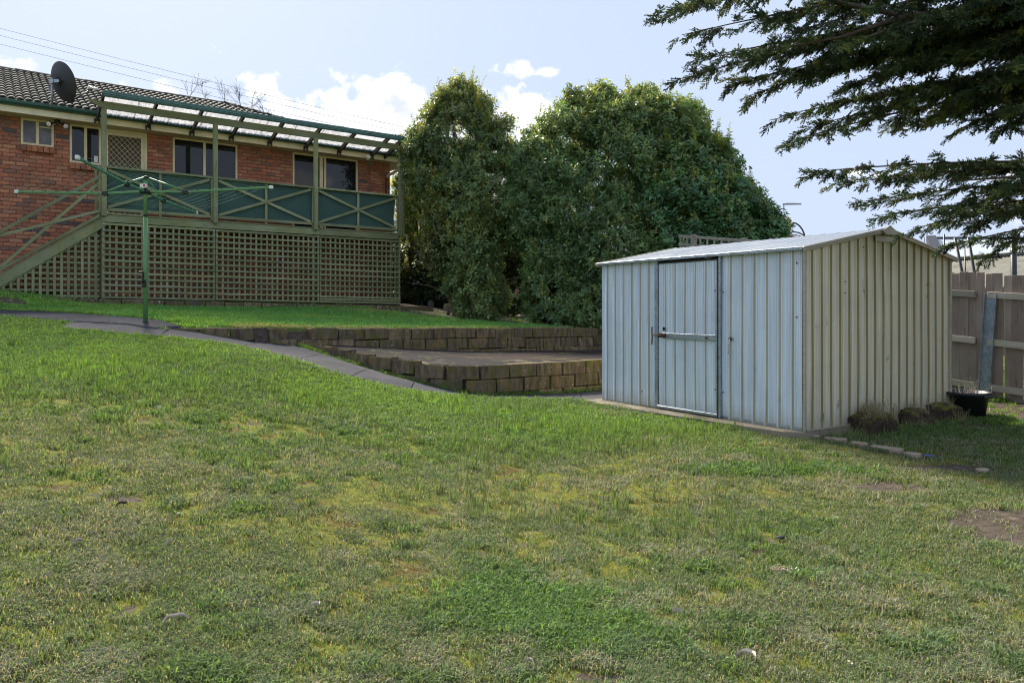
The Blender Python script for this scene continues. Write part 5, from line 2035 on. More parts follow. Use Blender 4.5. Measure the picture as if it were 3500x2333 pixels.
# door ---------------------------------------------------------------------
MB().box2((-0.034, 1.050, 0.004), (0.012, 1.076, EZ - 0.004)).build('door_jamb', M_GALV, shed, bevel=0.002)
MB().box2((-0.030, 2.050, 0.004), (0.012, 2.098, EZ - 0.004)).build('door_jamb', M_GALV, shed, bevel=0.002)
MB().box2((0.014, 1.03, 0.012), (0.03, 2.11, EZ - 0.03)).build('door_gap_shade', M_DARK, shed)  # dark sheet standing in for the shade in the door gaps
DH = EZ - 0.055
dr = bpy.data.objects.new('door', None); COL.objects.link(dr); dr.parent = shed
dr['label'] = 'hinged shed door of ribbed zinc with a bolt bar'
sheet('door_sheet', M_ZINCF, dr, DY0 + 0.012, DY1 - 0.003, lambda t: DH, lambda t, o_, z: (-0.008 - o_ * 0.75, t, z), 0.05, dent=0.014, z0=0.045)
MB().box2((-0.036, DY0, 0.03), (-0.004, DY0 + 0.011, DH)).build('door_stile', M_GALV, dr, bevel=0.002)
MB().box2((-0.040, DY0, 0.012), (0.0, DY1 - 0.0, 0.044)).build('bottom_rail', M_GALV, dr, bevel=0.003)
MB().box2((-0.012, DY0, DH + 0.001), (0.0, DY1, DH + 0.022)).build('top_rail', M_DARKM, dr)
bz = 0.905
MB().box2((-0.048, DY0 + 0.012, bz - 0.034), (-0.029, DY1 - 0.10, bz + 0.034)).build('bolt_bar', M_GALV, dr, bevel=0.004)
bolt = MB().box2((-0.062, DY1 - 0.17, bz - 0.022), (-0.049, DY1 - 0.04, bz + 0.030)).build('bolt', M_RUST, dr, bevel=0.004)
MB().tube([(-0.07, DY1 - 0.17, bz + 0.005), (-0.07, DY1 + 0.06, bz + 0.005)], 0.009, 8).build('bolt_rod', M_RUST, bolt, True)
MB().lathe([(0.014, 0), (0.014, 0.012), (0, 0.014)], (-0.048, DY0 + 0.14, bz - 0.005), 8, np.array(Matrix.Rotation(R(-90), 3, 'Y'))).build('bolt_head', M_RUST, dr)
MB().lathe([(0.022, 0), (0.001, 0.002)], (-0.033, DY1 - 0.11, bz + 0.085), 12, np.array(Matrix.Rotation(R(-90), 3, 'Y'))).build('finger_hole', M_DARK, dr)
# chain hanging beside the bolt
for k in range(9):
    ring = []
    for q in range(9):
        t_ = 2 * math.pi * q / 8
        u_ = (0.009 * math.cos(t_), 0.016 * math.sin(t_))
        ring.append((-0.05 + (0 if k % 2 else u_[0]), DY1 + 0.075 + (u_[0] if k % 2 else 0) + 0.004 * math.sin(k), bz + 0.09 - k * 0.024 + u_[1]))
    MB().tube(ring, 0.004, 5, False).build('chain_link', M_RUST, dr)
# hold-open hook on the right hand sheets
hk = np.array((-0.03, 0.905, 0.90))
MB().lathe([(0.024, 0), (0.02, 0.014), (0.0, 0.018)], hk, 10, np.array(Matrix.Rotation(R(-90), 3, 'Y'))).build('hook_plate', M_RUST, shed, True)
MB().tube([hk + (-0.015, 0, 0), hk + (-0.02, 0.008, -0.08), hk + (-0.02, 0.012, -0.165), hk + (-0.02, -0.012, -0.175), hk + (-0.02, -0.022, -0.16)], 0.005, 6).build('hook', M_GALV, shed, True)
scr = MB().lathe([(0.009, 0), (0.008, 0.005), (0, 0.007)], (0, 0, 0), 8).mesh('screw', M_DARKM)
for y, z in ((1.01, 1.42), (1.01, 0.30), (0.93, 1.75), (0.93, 1.38), (0.08, 1.70), (0.08, 1.15), (1.12, 1.44), (1.12, 0.32), (2.55, 0.52), (2.35, 0.18)):
    link('screw', scr, shed, (-0.036 if y in (1.12,) else -0.004 if y != 1.01 else -0.03, y, z), (0, R(-90), 0))
for x, z in ((0.66, 1.52), (0.66, 1.40), (2.29, 1.52), (2.29, 1.38), (1.0, 1.9), (2.0, 0.6)):
    link('screw', scr, shed, (x, -0.027, z), (R(90), 0, 0))
# slab the shed stands on
mb = MB()
pf = [(-0.30, SW + 0.12), (-0.27, 1.9), (-0.21, 0.9), (-0.15, 0.12), (-0.03, -0.03), (SD + 0.04, -0.05), (SD + 0.04, SW + 0.1)]
n = len(pf)
mb.add([(x, y, -0.003) for x, y in pf] + [(x, y, -0.085) for x, y in pf], [tuple(range(n)), tuple(range(2 * n - 1, n - 1, -1))] + [(i, (i + 1) % n, (i + 1) % n + n, i + n) for i in range(n)])
sl_ = mb.build('shed_slab', M_SLAB, None, bevel=0.008)
sl_.location = (SN[0], SN[1], SZ); sl_.rotation_euler = (0, 0, R(33))
structure(sl_, 'thin concrete slab under the garden shed')
SLAB_POLY = [tuple(SN + x * SQ + y * SP) for x, y in pf]

# ------------------------------------------------------------------ paling fence
FL0 = np.array((6.27, 10.5)); FD = np.array((0.545, -0.838)); FD /= np.linalg.norm(FD)
FN = np.array((-FD[1], FD[0])) * -1.0           # towards the yard
if FN @ (-FL0) < 0: FN = -FN
fang = math.atan2(FD[1], FD[0])
fence = thing('paling_fence', 'weathered grey timber paling fence with rails and steel posts behind the shed', 'fence')
s = -3.6
k = 0
while s < 4.5:
    w_ = random.uniform(0.095, 0.15)
    p = FL0 + FD * s - FN * (0.02 * (k % 2))
    zt = np.interp(s, [-4, 0, 1, 5], [0.75, 0.535, 0.455, 0.15]) + random.uniform(-.025, .02)
    zb = gz(p[0], p[1]) - 0.05
    mb = MB().box((0, 0, 0), (w_, 0.015, zt - zb))
    link('paling', mb.mesh('paling', M_GREYT, bevel=0.003), fence, (p[0], p[1], (zt + zb) / 2), (random.uniform(-.01, .01), random.uniform(-.012, .012), fang))
    s += w_ + random.uniform(-0.006, 0.006); k += 1
posts = [-2.05, 0.44, 2.9]
runs = [(-3.7, -2.12), (-1.97, 0.37), (0.53, 2.82), (2.98, 4.6)]
for a, b in runs:
    for z_a, slope in ((0.235, -0.075), (-0.405, -0.085), (-1.035, -0.07)):
        pa = FL0 + FD * a + FN * 0.035; pb = FL0 + FD * b + FN * 0.035
        MB().beam((*pa, z_a + slope * a), (*pb, z_a + slope * b), 0.045, 0.088).build('rail', M_GREYR, fence, bevel=0.004)
for s in posts:
    p = FL0 + FD * s + FN * 0.06
    lean = 0.055 if abs(s - 0.44) < .01 else 0.0
    zt = 0.245 - 0.075 * s; zb = gz(p[0], p[1]) - 0.1
    mb = MB()
    q = FD
    mb.box2((-0.075, 0.0, 0), (0.075, 0.005, zt - zb)); mb.box2((-0.075, 0.005, 0), (-0.070, 0.05, zt - zb)); mb.box2((0.070, 0.005, 0), (0.075, 0.05, zt - zb))
    pp = link('post', mb.mesh('post', M_GALV), fence, (p[0] + FD[0] * lean * 1.0, p[1] + FD[1] * lean, zb), (0.02, -lean, fang + math.pi))
    for hz_ in (0.15, 0.75, 1.38):
        MB().lathe([(0.014, 0), (0.012, 0.01), (0, 0.012)], (0.01, 0.051, hz_), 8, np.array(Matrix.Rotation(R(-90), 3, 'X'))).build('bolt', M_GALV, pp)

# old trellis further along the boundary
tr_ = thing('trellis', 'old grey timber trellis showing above the shed roof against the hedge', 'trellis')
T0, T1 = at(2635, 830, 13.3), at(2320, 806, 15.2)
td = T1 - T0; tL = np.linalg.norm(td); td /= tL
for k, dz in enumerate((0.0, -0.17, -0.34, -0.51)):
    MB().beam(T0 + (0, 0, dz), T1 + (0, 0, dz), 0.022, 0.055).build('slat', M_GREYX, tr_, bevel=0.003)
for k in range(13):
    p = T0 + td * (0.06 + k * tL / 12.6)
    wide = k in (3, 10)
    w_ = 0.09 if wide else 0.04
    mb = MB().box((0, 0, 0), (w_, w_ if wide else 0.02, 0.62 if not wide else 2.4))
    link('post' if wide else 'slat', mb.mesh('slat', M_GREYX, bevel=0.003), tr_, (p[0], p[1], p[2] - 0.29 if not wide else p[2] - 1.15), (0, 0, math.atan2(td[1], td[0])))

# ------------------------------------------------------------------ pot, stumps, stones
pc = at(3302, 1416, 8.95)
pc[2] = gz(pc[0], pc[1]) - 0.01
pot = thing('plant_pot', 'large black plastic pot with dead stalks beside the shed corner', 'pot', pc)
MB().lathe([(0.0, 0.0), (0.195, 0.0), (0.235, 0.245), (0.25, 0.25), (0.255, 0.275), (0.272, 0.285), (0.278, 0.318), (0.268, 0.326), (0.25, 0.318), (0.235, 0.26), (0.0, 0.25)], (0, 0, 0), 40).build('pot_body', M_BLACKP, pot, True)
MB().box2((0.04, -0.285, 0.268), (0.16, -0.262, 0.30)).build('handle', M_BLACKP, pot, bevel=0.006)
MB().lathe([(0.24, 0.262), (0.15, 0.272), (0.0, 0.27)], (0, 0, 0), 20).build('potting_soil', M_MULCH, pot, True)
mb = MB()
for i in range(46):
    x, y = rng.normal(0.06, 0.08), rng.normal(0, 0.08)
    h = rng.uniform(0.06, 0.26); lx, ly = rng.normal(0, 0.07), rng.normal(0, 0.06)
    mb.tube([(x, y, 0.26), (x + lx * .4, y + ly * .4, 0.26 + h * .6), (x + lx, y + ly, 0.26 + h)], [0.003, 0.0025, 0.0012], 4, False)
mb.build('dead_stalks', M_STRIP, pot)


def lump(name, label, p, rx, ry, rz, mat, seed, cat='stump', sub=4, amp=0.34, group=None):
    bm = bmesh.new()
    bmesh.ops.create_icosphere(bm, subdivisions=sub, radius=1)
    r_ = np.random.default_rng(seed)
    o1, o2 = r_.uniform(0, 50, 2)
    for v in bm.verts:
        c = v.co
        # squarish section, flat top
        q = Vector((math.copysign(abs(c.x) ** 0.7, c.x), math.copysign(abs(c.y) ** 0.7, c.y), math.copysign(abs(c.z) ** 0.55, c.z)))
        n = float(fbm(c.x * 2.2 + o1 + c.z, c.y * 2.2 + o2 - c.z, seed, 4)) - 0.5
        n2 = float(vnoise(c.x * 9 + o1, c.y * 9 + c.z * 8, seed)) - 0.5
        q *= 1 + amp * n * 1.6 + 0.06 * n2
        v.co = Vector((q.x * rx, q.y * ry, q.z * rz))
    me = bpy.data.meshes.new(name); bm.to_mesh(me); bm.free()
    me.materials.append(mat)
    me.polygons.foreach_set('use_smooth', [True] * len(me.polygons))
    o_ = link(name, me, None, p, (0, 0, random.uniform(0, 0.6)))
    return tag(o_, label, cat, group)


STUMPS = []
for i, (sx, sy, Y, rx, ry, rz, lb) in enumerate([
        (2978, 1452, 7.85, 0.28, 0.20, 0.145, 'largest dark mossy stump nearest the shed corner, topped with dry grass'),
        (3118, 1425, 8.35, 0.20, 0.17, 0.125, 'middle mossy stump half hidden between the two others'),
        (3208, 1404, 8.75, 0.25, 0.18, 0.13, 'mossy green stump beside the black pot')]):
    p = at(sx, sy, Y); p[2] = gz(p[0], p[1]) + rz * 0.55
    lump('tree_stump', lb, p, rx, ry, rz, M_STUMP, 40 + i, 'stump')
    STUMPS.append((p, rx, ry, rz))

for i, (x0, x1, sy0, sy1, lb) in enumerate([
        (2740, 2800, 1489, 1497, 'short pale edging stone at the shed slab corner'),
        (2815, 2898, 1500, 1510, 'long flat pale edging stone, second from the shed slab'),
        (2906, 2968, 1514, 1524, 'flat pale edging stone in the middle of the row'),
        (2981, 3086, 1528, 1545, 'longest flat pale edging stone of the row in the grass'),
        (3091, 3145, 1552, 1562, 'partly buried pale edging stone near the blue peg')]):
    p0, p1 = ground_hit(x0, sy0 + 4), ground_hit(x1, sy1 + 4)
    c = (p0 + p1) / 2; d = p1 - p0
    mb = MB()
    L = np.linalg.norm(d)
    n = 8
    vs_ = []
    for k in range(n):
        t_ = 2 * math.pi * (k + 0.5) / n
        r1 = 1 + random.uniform(-.10, .10)
        vs_.append((L / 2 * math.copysign(abs(math.cos(t_)) ** 0.5, math.cos(t_)) * r1, 0.05 * math.copysign(abs(math.sin(t_)) ** 0.6, math.sin(t_)) * r1))
    mb.add([(x, y, 0.025 + random.uniform(-.003, .003)) for x, y in vs_] + [(x * 1.03, y * 1.1, -0.05) for x, y in vs_], [tuple(range(n))] + [(i_, (i_ + 1) % n, (i_ + 1) % n + n, i_ + n) for i_ in range(n)])
    o_ = link('edging_stone', mb.mesh('edging_stone', M_STONE, bevel=0.005), None, (c[0], c[1], gz(c[0], c[1]) + 0.012), (0.0, 0.0, math.atan2(d[1], d[0])))
    tag(o_, lb, 'stone', 'edging stones in the grass')
p = ground_hit(3172, 1566)
tag(MB().beam((p[0] - 0.03, p[1] + 0.01, p[2] + 0.03), (p[0] + 0.05, p[1] - 0.01, p[2] + 0.02), 0.012, 0.012).build('tent_peg', M_BLUE, None, bevel=0.003), 'small bright blue plastic peg lying in the grass', 'peg')

# pieces lying on the near lawn
def strip(label, sx, sy, L, W, ang, mat, name='bark_strip', cat='bark', curl=0.012):
    p = ground_hit(sx, sy)
    n = 7
    V_ = []
    for i in range(n):
        t_ = i / (n - 1)
        w = W / 2 * (math.sin(math.pi * min(1, 0.12 + t_ * 0.95)) ** 0.5 if t_ < 1 else 0.25)
        x = (t_ - 0.5) * L; y = curl * 4 * math.sin(t_ * 3)
        z = 0.030 + curl * math.sin(t_ * math.pi) + 0.006 * math.sin(t_ * 9)
        V_ += [(x, y - w, z + 0.006), (x, y, z), (x, y + w, z + 0.008)]
    mb = MB()
    o_ = len(V_)
    top_ = V_; bot = [(a, b, c - 0.006) for a, b, c in V_]
    fs = []
    for i in range(n - 1):
        for j in range(2):
            a = i * 3 + j
            fs += [(a, a + 1, a + 4, a + 3), (a + o_, a + 3 + o_, a + 4 + o_, a + 1 + o_)]
        for j in (0, 2):
            a = i * 3 + j
            fs.append((a, a + 3, a + 3 + o_, a + o_))
    for i in (0, n - 1):
        a = i * 3
        fs += [(a, a + 1, a + 1 + o_, a + o_), (a + 1, a + 2, a + 2 + o_, a + 1 + o_)]
    mb.add(top_ + bot, fs)
    ob = link(name, mb.mesh(name, mat), None, p, (0, 0, R(ang)))
    return tag(ob, label, cat)


strip('long pale strip of bark lying on the lawn at lower left', 600, 2152, 0.10, 0.014, 28, M_STRIP)
strip('short pale flake of bark left of the dark grass patch', 1070, 2108, 0.052, 0.018, -12, M_STRIP)
strip('curved pale piece of bark near the bottom right of the lawn', 2548, 2272, 0.085, 0.022, -48, M_STRIP)
strip('small pale sliver standing in the grass right of the dark grass patch', 2335, 2118, 0.030, 0.007, 75, M_STRIP)
strip('small pale dry leaf on the mossy ground at far lower left', 262, 1885, 0.035, 0.014, 10, M_STRIP, 'dry_leaf', 'leaf')
strip('small pale dry leaf on moss left of centre', 575, 1887, 0.030, 0.012, 15, M_STRIP, 'dry_leaf', 'leaf')
strip('tiny pale leaf on bright moss near the lawn middle', 1600, 1720, 0.02, 0.010, 0, M_STRIP, 'dry_leaf', 'leaf')
strip('cut yellow straw piece at the bottom edge of the lawn', 1812, 2305, 0.035, 0.012, 5, M_STRIP, 'straw_piece', 'straw')
strip('dark grey twig lying on the left mossy lawn', 415, 1752, 0.06, 0.008, 14, M_BARK, 'twig', 'twig')
p = ground_hit(2666, 1850)
lump('stone', 'small dark flat stone on the lawn below the shed corner', (p[0], p[1], p[2] + 0.02), 0.026, 0.015, 0.010, simple('dark_stone', (0.03, 0.03, 0.034), 0.6, 20, 0.3, coord='w'), 71, 'stone', 3)
p = ground_hit(3357, 1612)
lump('stone', 'pale flat stone on bare soil near the right edge', (p[0], p[1], p[2] + 0.012), 0.07, 0.04, 0.02, M_STONE, 72, 'stone', 3)
p = ground_hit(3035, 1600 + 90)

# ------------------------------------------------------------------ grass
def blade_tuft(seed, n, rad, lo, hi, w, lean, dryf):
    r_ = np.random.default_rng(seed)
    V_, T, bv = [], [], []
    for i in range(n):
        a = r_.uniform(0, 2 * math.pi); rr = rad * math.sqrt(r_.uniform(0, 1))
        x, y = rr * math.cos(a), rr * math.sin(a)
        h = r_.uniform(lo, hi)
        da = r_.uniform(0, 2 * math.pi); ln = h * r_.uniform(lean * 0.3, lean)
        dx, dy = math.cos(da) * ln, math.sin(da) * ln
        fx, fy = -math.sin(da + r_.normal(0, .6)), math.cos(da + r_.normal(0, .6))
        ww = w * r_.uniform(0.7, 1.3) / 2
        o = len(V_)
        V_ += [(x - fx * ww, y - fy * ww, -0.012), (x + fx * ww, y + fy * ww, -0.012),
               (x + dx * .45 - fx * ww * .8, y + dy * .45 - fy * ww * .8, h * .62), (x + dx * .45 + fx * ww * .8, y + dy * .45 + fy * ww * .8, h * .62),
               (x + dx, y + dy, h * (0.95 - 0.25 * min(1, lean)))]
        T += [(o, o + 1, o + 3), (o, o + 3, o + 2), (o + 2, o + 3, o + 4)]
        dry = 1.0 if r_.random() < dryf else r_.uniform(0, 0.18)
        bv += [(r_.uniform(0.5, 1.5), dry * r_.uniform(.7, 1), 0)] * 5
    return loose('tuft', quad_mesh('tuft', V_, T, M_GRASS, True, {'bv': bv}))


TUFT = [blade_tuft(i, 13, 0.040, 0.016, 0.036, 0.0042, 1.1, 0.22) for i in range(5)]            # 0-4 worn lawn
TUFT += [blade_tuft(10 + i, 14, 0.042, 0.018, 0.040, 0.0038, 1.4, 0.62) for i in range(4)]     # 5-8 straw
TUFT += [blade_tuft(20 + i, 15, 0.038, 0.024, 0.056, 0.0055, 0.95, 0.06) for i in range(5)]     # 9-13 lush
TUFT += [blade_tuft(30 + i, 9, 0.02, 0.06, 0.12, 0.0035, 0.35, 0.05) for i in range(3)]         # 14-16 tall thin


def rosette(seed):
    r_ = np.random.default_rng(seed)
    V_, T, bv = [], [], []
    for i in range(8):
        a = i * 0.8 + r_.uniform(-.3, .3); L = r_.uniform(.018, .036); w = L * .42
        d = np.array((math.cos(a), math.sin(a), r_.uniform(.15, .6))); s_ = np.array((-d[1], d[0], 0)) * w / 2
        o = len(V_); m = d * L * .6
        V_ += [(0, 0, .004), m - s_, d * L - np.array((0, 0, L * .15)), m + s_]
        T += [(o, o + 1, o + 2), (o, o + 2, o + 3)]
        bv += [(r_.uniform(.8, 1.3), 0.0, 0)] * 4
    return loose('rosette', quad_mesh('rosette', V_, T, M_GRASS, True, {'bv': bv}))


TUFT += [rosette(400 + i) for i in range(3)]                                                    # 17-19 broad weeds
N0 = 215000
yy = 2.15 * np.exp(rng.uniform(0, 1, N0) * math.log(20.5 / 2.15))
yy = np.r_[yy, rng.uniform(6.5, 19.5, 60000)]
xx = rng.uniform(-0.80, 0.80, len(yy)) * yy + rng.uniform(-.4, .4, len(yy))
lush, moss, soil, upper, ws_, wd_ = fields(xx, yy)
# density proportional to 1/Y^2 so far is kept by design; thin by moss and soil
mm = moss + (fbm(xx * 16, yy * 16, 5, 2) - 0.5) * 1.1
keep = rng.uniform(0, 1, len(xx)) < np.clip(1.05 - 0.86 * sstep(mm, 0.34, 0.66), 0.10, 1)
ss = soil + (fbm(xx * 9, yy * 9, 15, 2) - 0.5) * 0.8
keep &= rng.uniform(0, 1, len(xx)) < (1 - 0.96 * sstep(ss, 0.35, 0.6))
for q in PATH_POLYS + [PATIO_POLY, SLAB_POLY, SIDE_POLY]:
    keep &= ~inside(xx, yy, q)
keep &= ~((np.abs(wd_ + 0.11) < 0.13) & (ws_ > 0) & (ws_ < 10))
hb_ = (xx - HO[0]) * HV[0] + (yy - HO[1]) * HV[1]; ha_ = (xx - HO[0]) * HU[0] + (yy - HO[1]) * HU[1]
keep &= ~((hb_ > -1.45) & (ha_ < 9.4))
keep &= ~((np.abs(hb_ - BSW) < 0.12) & (ha_ > 1.0) & (ha_ < 9.3))
keep &= ~((hb_ > -1.7) & (ha_ > 1.6) & (ha_ < 9.3) & (rng.uniform(0, 1, len(xx)) < 0.75))
xx, yy, lush, moss, soil, upper, ws_, wd_ = [q[keep] for q in (xx, yy, lush, moss, soil, upper, ws_, wd_)]
zz = ground_z(xx, yy)
n1 = fbm(xx * 1.4, yy * 1.4, 101, 3); n2 = fbm(xx * 4.5, yy * 4.5, 111, 3); n3 = fbm(xx * 0.6, yy * 0.6, 121, 3)
straw = np.clip((n1 - 0.52) * 3.2 + (n2 - 0.5) * 2.4, 0, 1) * (1 - sstep(lush, 0.45, 0.8))
u = rng.uniform(0, 1, len(xx))
vi = rng.integers(0, 5, len(xx))
vi = np.where(u < straw * 0.85, rng.integers(5, 9, len(xx)), vi)
vi = np.where(lush > 0.58 + 0.7 * (rng.uniform(0, 1, len(xx)) - 0.5), rng.integers(9, 14, len(xx)), vi)
tall = (fbm(xx * 0.8 + 4, yy * 0.8, 131, 3) > 0.56) & (rng.uniform(0, 1, len(xx)) < 0.10) & (yy > 4.5) & (yy < 9.5)
vi = np.where(tall, rng.integers(14, 17, len(xx)), vi)
# small ragged clumps of stronger grass, and of straw
def clumps(num, y0, y1, r0, r1, seed):
    q = np.random.default_rng(seed)
    f = np.zeros(len(xx))
    wob = (fbm(xx * 9, yy * 9, seed, 2) - 0.5) * 2.2
    for _ in range(num):
        cy = y0 * math.exp(q.uniform(0, 1) * math.log(y1 / y0)); cx = q.uniform(-.72, .72) * cy; r = q.uniform(r0, r1); e = q.uniform(.5, 1)
        near = (np.abs(xx - cx) < 2 * r) & (np.abs(yy - cy) < 2 * r)
        d = ((xx[near] - cx) / r) ** 2 + ((yy[near] - cy) / (r * e)) ** 2 + wob[near]
        f[near] = np.maximum(f[near], sstep(-d, -1.3, 0.2))
    return f


cl_g = clumps(130, 2.4, 8.5, 0.05, 0.15, 5) * (~upper)
cl_s = clumps(110, 2.4, 7.5, 0.06, 0.2, 6) * (~upper)
vi = np.where(rng.uniform(0, 1, len(xx)) < cl_s, rng.integers(5, 9, len(xx)), vi)
vi = np.where(rng.uniform(0, 1, len(xx)) < cl_g * 0.55, rng.integers(9, 14, len(xx)), vi)
wz = sstep(fbm(xx * 1.1 + 40, yy * 1.1, 141, 3), 0.52, 0.66) * sstep(yy, 5, 8) + 0.08
vi = np.where((rng.uniform(0, 1, len(xx)) < 0.06 * wz) & ~upper, rng.integers(17, 20, len(xx)), vi)
# tints
dull = np.array((0.118, 0.178, 0.068)); green = np.array((0.115, 0.225, 0.055)); bright = np.array((0.155, 0.285, 0.05)); deep = np.array((0.095, 0.205, 0.05)); blue = np.array((0.13, 0.195, 0.11))
t_l = np.clip(lush, 0, 1)[:, None]
C = dull * (1 - t_l) + green * t_l
C = C * (1 - 0.5 * sstep(n2, 0.52, 0.7)[:, None]) + blue * 0.5 * sstep(n2, 0.52, 0.7)[:, None]
bz_ = (sstep(yy, 6.5, 8.5) * sstep(n3, 0.42, 0.62))[:, None] * (xx > -5.5)[:, None]
C = C * (1 - 0.75 * bz_) + bright * 0.75 * bz_
dz_ = (sstep(-xx, 4.0, 6.5) * sstep(yy, 6, 8))[:, None] * 0.7
C = C * (1 - dz_) + deep * dz_
pat = np.zeros(len(xx))
for cx_, cy_, rx, ry in LUSH_PATCH:
    pat = np.maximum(pat, sstep(-(((xx - cx_) / rx) ** 2 + ((yy - cy_) / ry) ** 2), -1.3, -0.5))
pat = np.maximum(pat * (yy < 5), cl_g * 0.55)[:, None] * 0.8
C = C * (1 - pat) + np.array((0.12, 0.23, 0.055)) * pat
upc = (np.array((0.155, 0.39, 0.10)) * (1 - sstep(n3, 0.4, 0.7)[:, None]) + np.array((0.24, 0.45, 0.10)) * sstep(n3, 0.4, 0.7)[:, None])
C = np.where(upper[:, None], upc, C)
# dry worn strip on the upper lawn and a tan edge along the top of the wall
had = (xx - HO[0]) * HU[0] + (yy - HO[1]) * HU[1]; hbd = (xx - HO[0]) * HV[0] + (yy - HO[1]) * HV[1]
dryp = sstep(-(((had - 7.6) / 1.5) ** 2 + ((hbd + 2.45) / 0.26) ** 2 + (n2 - .5) * 1.5), -1.2, -0.2) * upper
dryp = np.maximum(dryp, 0.75 * upper * sstep(-wd_ - 0.5 * (n2 - 0.5), -0.28, -0.02) * (ws_ > 1))
vi = np.where(rng.uniform(0, 1, len(xx)) < dryp, rng.integers(5, 9, len(xx)), vi)
C = C * (1 - dryp[:, None] * 0.8) + np.array((0.45, 0.36, 0.21)) * dryp[:, None] * 0.8
C = C * rng.uniform(0.72, 1.28, (len(xx), 1)) * (1 + rng.normal(0, 0.05, (len(xx), 3)))
S = rng.uniform(0.75, 1.25, len(xx)) * np.interp(yy, [2, 5, 9, 20], [0.85, 1.0, 1.25, 1.5]) * (0.8 + 0.4 * n1)
S = np.where(upper, S * 0.95, S)
S = S * (1 + 0.12 * cl_g + 0.2 * cl_s)
E = np.c_[rng.normal(0, 0.12, len(xx)), rng.normal(0, 0.12, len(xx)), rng.uniform(0, 6.28, len(xx))]
order = upper
for nm, sel, lb in (('lawn_grass', ~upper, 'patchy mown grass, moss and straw of the lower lawn'), ('upper_lawn_grass', upper, 'bright green mown grass of the upper lawn below the deck')):
    o = scatter(nm, np.c_[xx, yy, zz][sel], E[sel], S[sel], vi[sel], np.clip(C[sel], 0.004, 1), TUFT)
    o['kind'] = 'stuff'; o['label'] = lb; o['category'] = 'grass'

# long grass: dry wisps on the stumps, tufts along walls and slab, weeds
def long_tuft(seed, n, lo, hi, w, dryf, lean=0.7):
    return blade_tuft(seed, n, 0.05, lo, hi, w, lean, dryf)


LT_ = [long_tuft(60 + i, 26, 0.10, 0.26, 0.0030, 0.85, 1.1) for i in range(2)] + [long_tuft(70 + i, 22, 0.06, 0.15, 0.005, 0.08, 0.8) for i in range(3)]
P, E, S, I, C = [], [], [], [], []


def lt(x, y, z, kind, sc=1.0, col=(0.15, 0.28, 0.06)):
    P.append((x, y, z)); E.append((random.gauss(0, .15), random.gauss(0, .15), random.uniform(0, 6.28)))
    S.append(sc * random.uniform(.7, 1.3)); I.append(random.randint(0, 1) if kind == 'dry' else random.randint(2, 4))
    c = np.array(col) * random.uniform(.75, 1.25); C.append(c)


for p, rx, ry, rz in STUMPS:
    for k in range(26 if rx > 0.25 else 8):
        x, y = p[0] + random.gauss(0, rx * .45), p[1] + random.gauss(0, ry * .5)
        lt(x, y, p[2] + rz * 0.75, 'dry', 0.9, (0.30, 0.25, 0.16))
    for k in range(30):
        t_ = random.uniform(0, 6.28)
        x, y = p[0] + rx * 1.2 * math.cos(t_), p[1] + ry * 1.25 * math.sin(t_)
        lt(x, y, gz(x, y), 'green' if random.random() < .75 else 'dry', random.uniform(.5, .9))
for k in range(90):     # rank grass between stumps, shed and edging stones
    u_ = random.random()
    q = SN + SQ * (0.15 + 2.6 * u_) - SP * random.uniform(0.05, 0.28)
    lt(q[0], q[1], gz(*q), 'green' if random.random() < .6 else 'dry', random.uniform(.4, .95))
for k in range(60):
    q = SN + SP * random.uniform(0.0, SW) - SQ * (0.30 - 0.05 * random.random() + 0.04)
    lt(q[0], q[1], gz(*q), 'green', random.uniform(.25, .6))
for k in range(70):
    q = SN + SP * random.uniform(1.0, SW) - SQ * 0.02
    lt(q[0], q[1], SZ - 0.01, 'green', random.uniform(.12, .3), (0.13, 0.2, 0.03))
for k in range(70):     # foot of the stairs lattice
    q = hxy(random.uniform(-0.9, 1.7), DB - random.uniform(0.08, 0.5))
    lt(q[0], q[1], gz(*q), 'green', random.uniform(.5, 1.1), (0.075, 0.19, 0.04))
for k in range(50):
    q = wl(random.uniform(0.1, 9.5), -0.26)
    lt(q[0], q[1], gz(*q), 'green', random.uniform(.2, .5), (0.10, 0.18, 0.03))
for k in range(40):
    s_ = random.uniform(0.3, seg[-1] - 0.5); p, d, zt = lwp(s_)
    lt(p[0] + d[1] * 0.14, p[1] - d[0] * 0.14, gz(p[0] + d[1] * .2, p[1] - d[0] * .2), 'green', random.uniform(.2, .55), (0.10, 0.18, 0.03))
for k in range(110):     # lip of the upper wall where grass hangs over, and the patio edge
    q = wl(random.uniform(0.3, 9.0), random.uniform(-0.04, 0.08))
    lt(q[0], q[1], gz(*wl(4, .3)) if False else float(terr(np.array([q[0]]), np.array([q[1]]))[0]), 'green' if random.random() < .6 else 'dry', random.uniform(.15, .32), (0.13, 0.19, 0.04))
for k in range(70):
    s_ = random.uniform(0.2, seg[-1] - 0.3); p, d, zt = lwp(s_)
    lt(p[0] - d[1] * 0.13, p[1] + d[0] * 0.13, zt, 'green', random.uniform(.12, .28), (0.15, 0.19, 0.035))
for k in range(620):    # turf creeping over the path edge
    t_ = random.random(); i_ = int(t_ * 398)
    q = L_[i_] + np.array((random.gauss(0, .03), random.gauss(0.02, .045)))
    lt(q[0], q[1], float(low(np.array([q[0]]), np.array([q[1]]))[0]), 'green', random.uniform(.2, .6), (0.16, 0.30, 0.06))
for k in range(16):     # weeds in the path joints and round the pole
    q = (-6.6 + 1.4 * random.random(), 10.85 - 0.09 * random.random())
    lt(q[0], q[1], gz(*q), 'green', random.uniform(.2, .5))
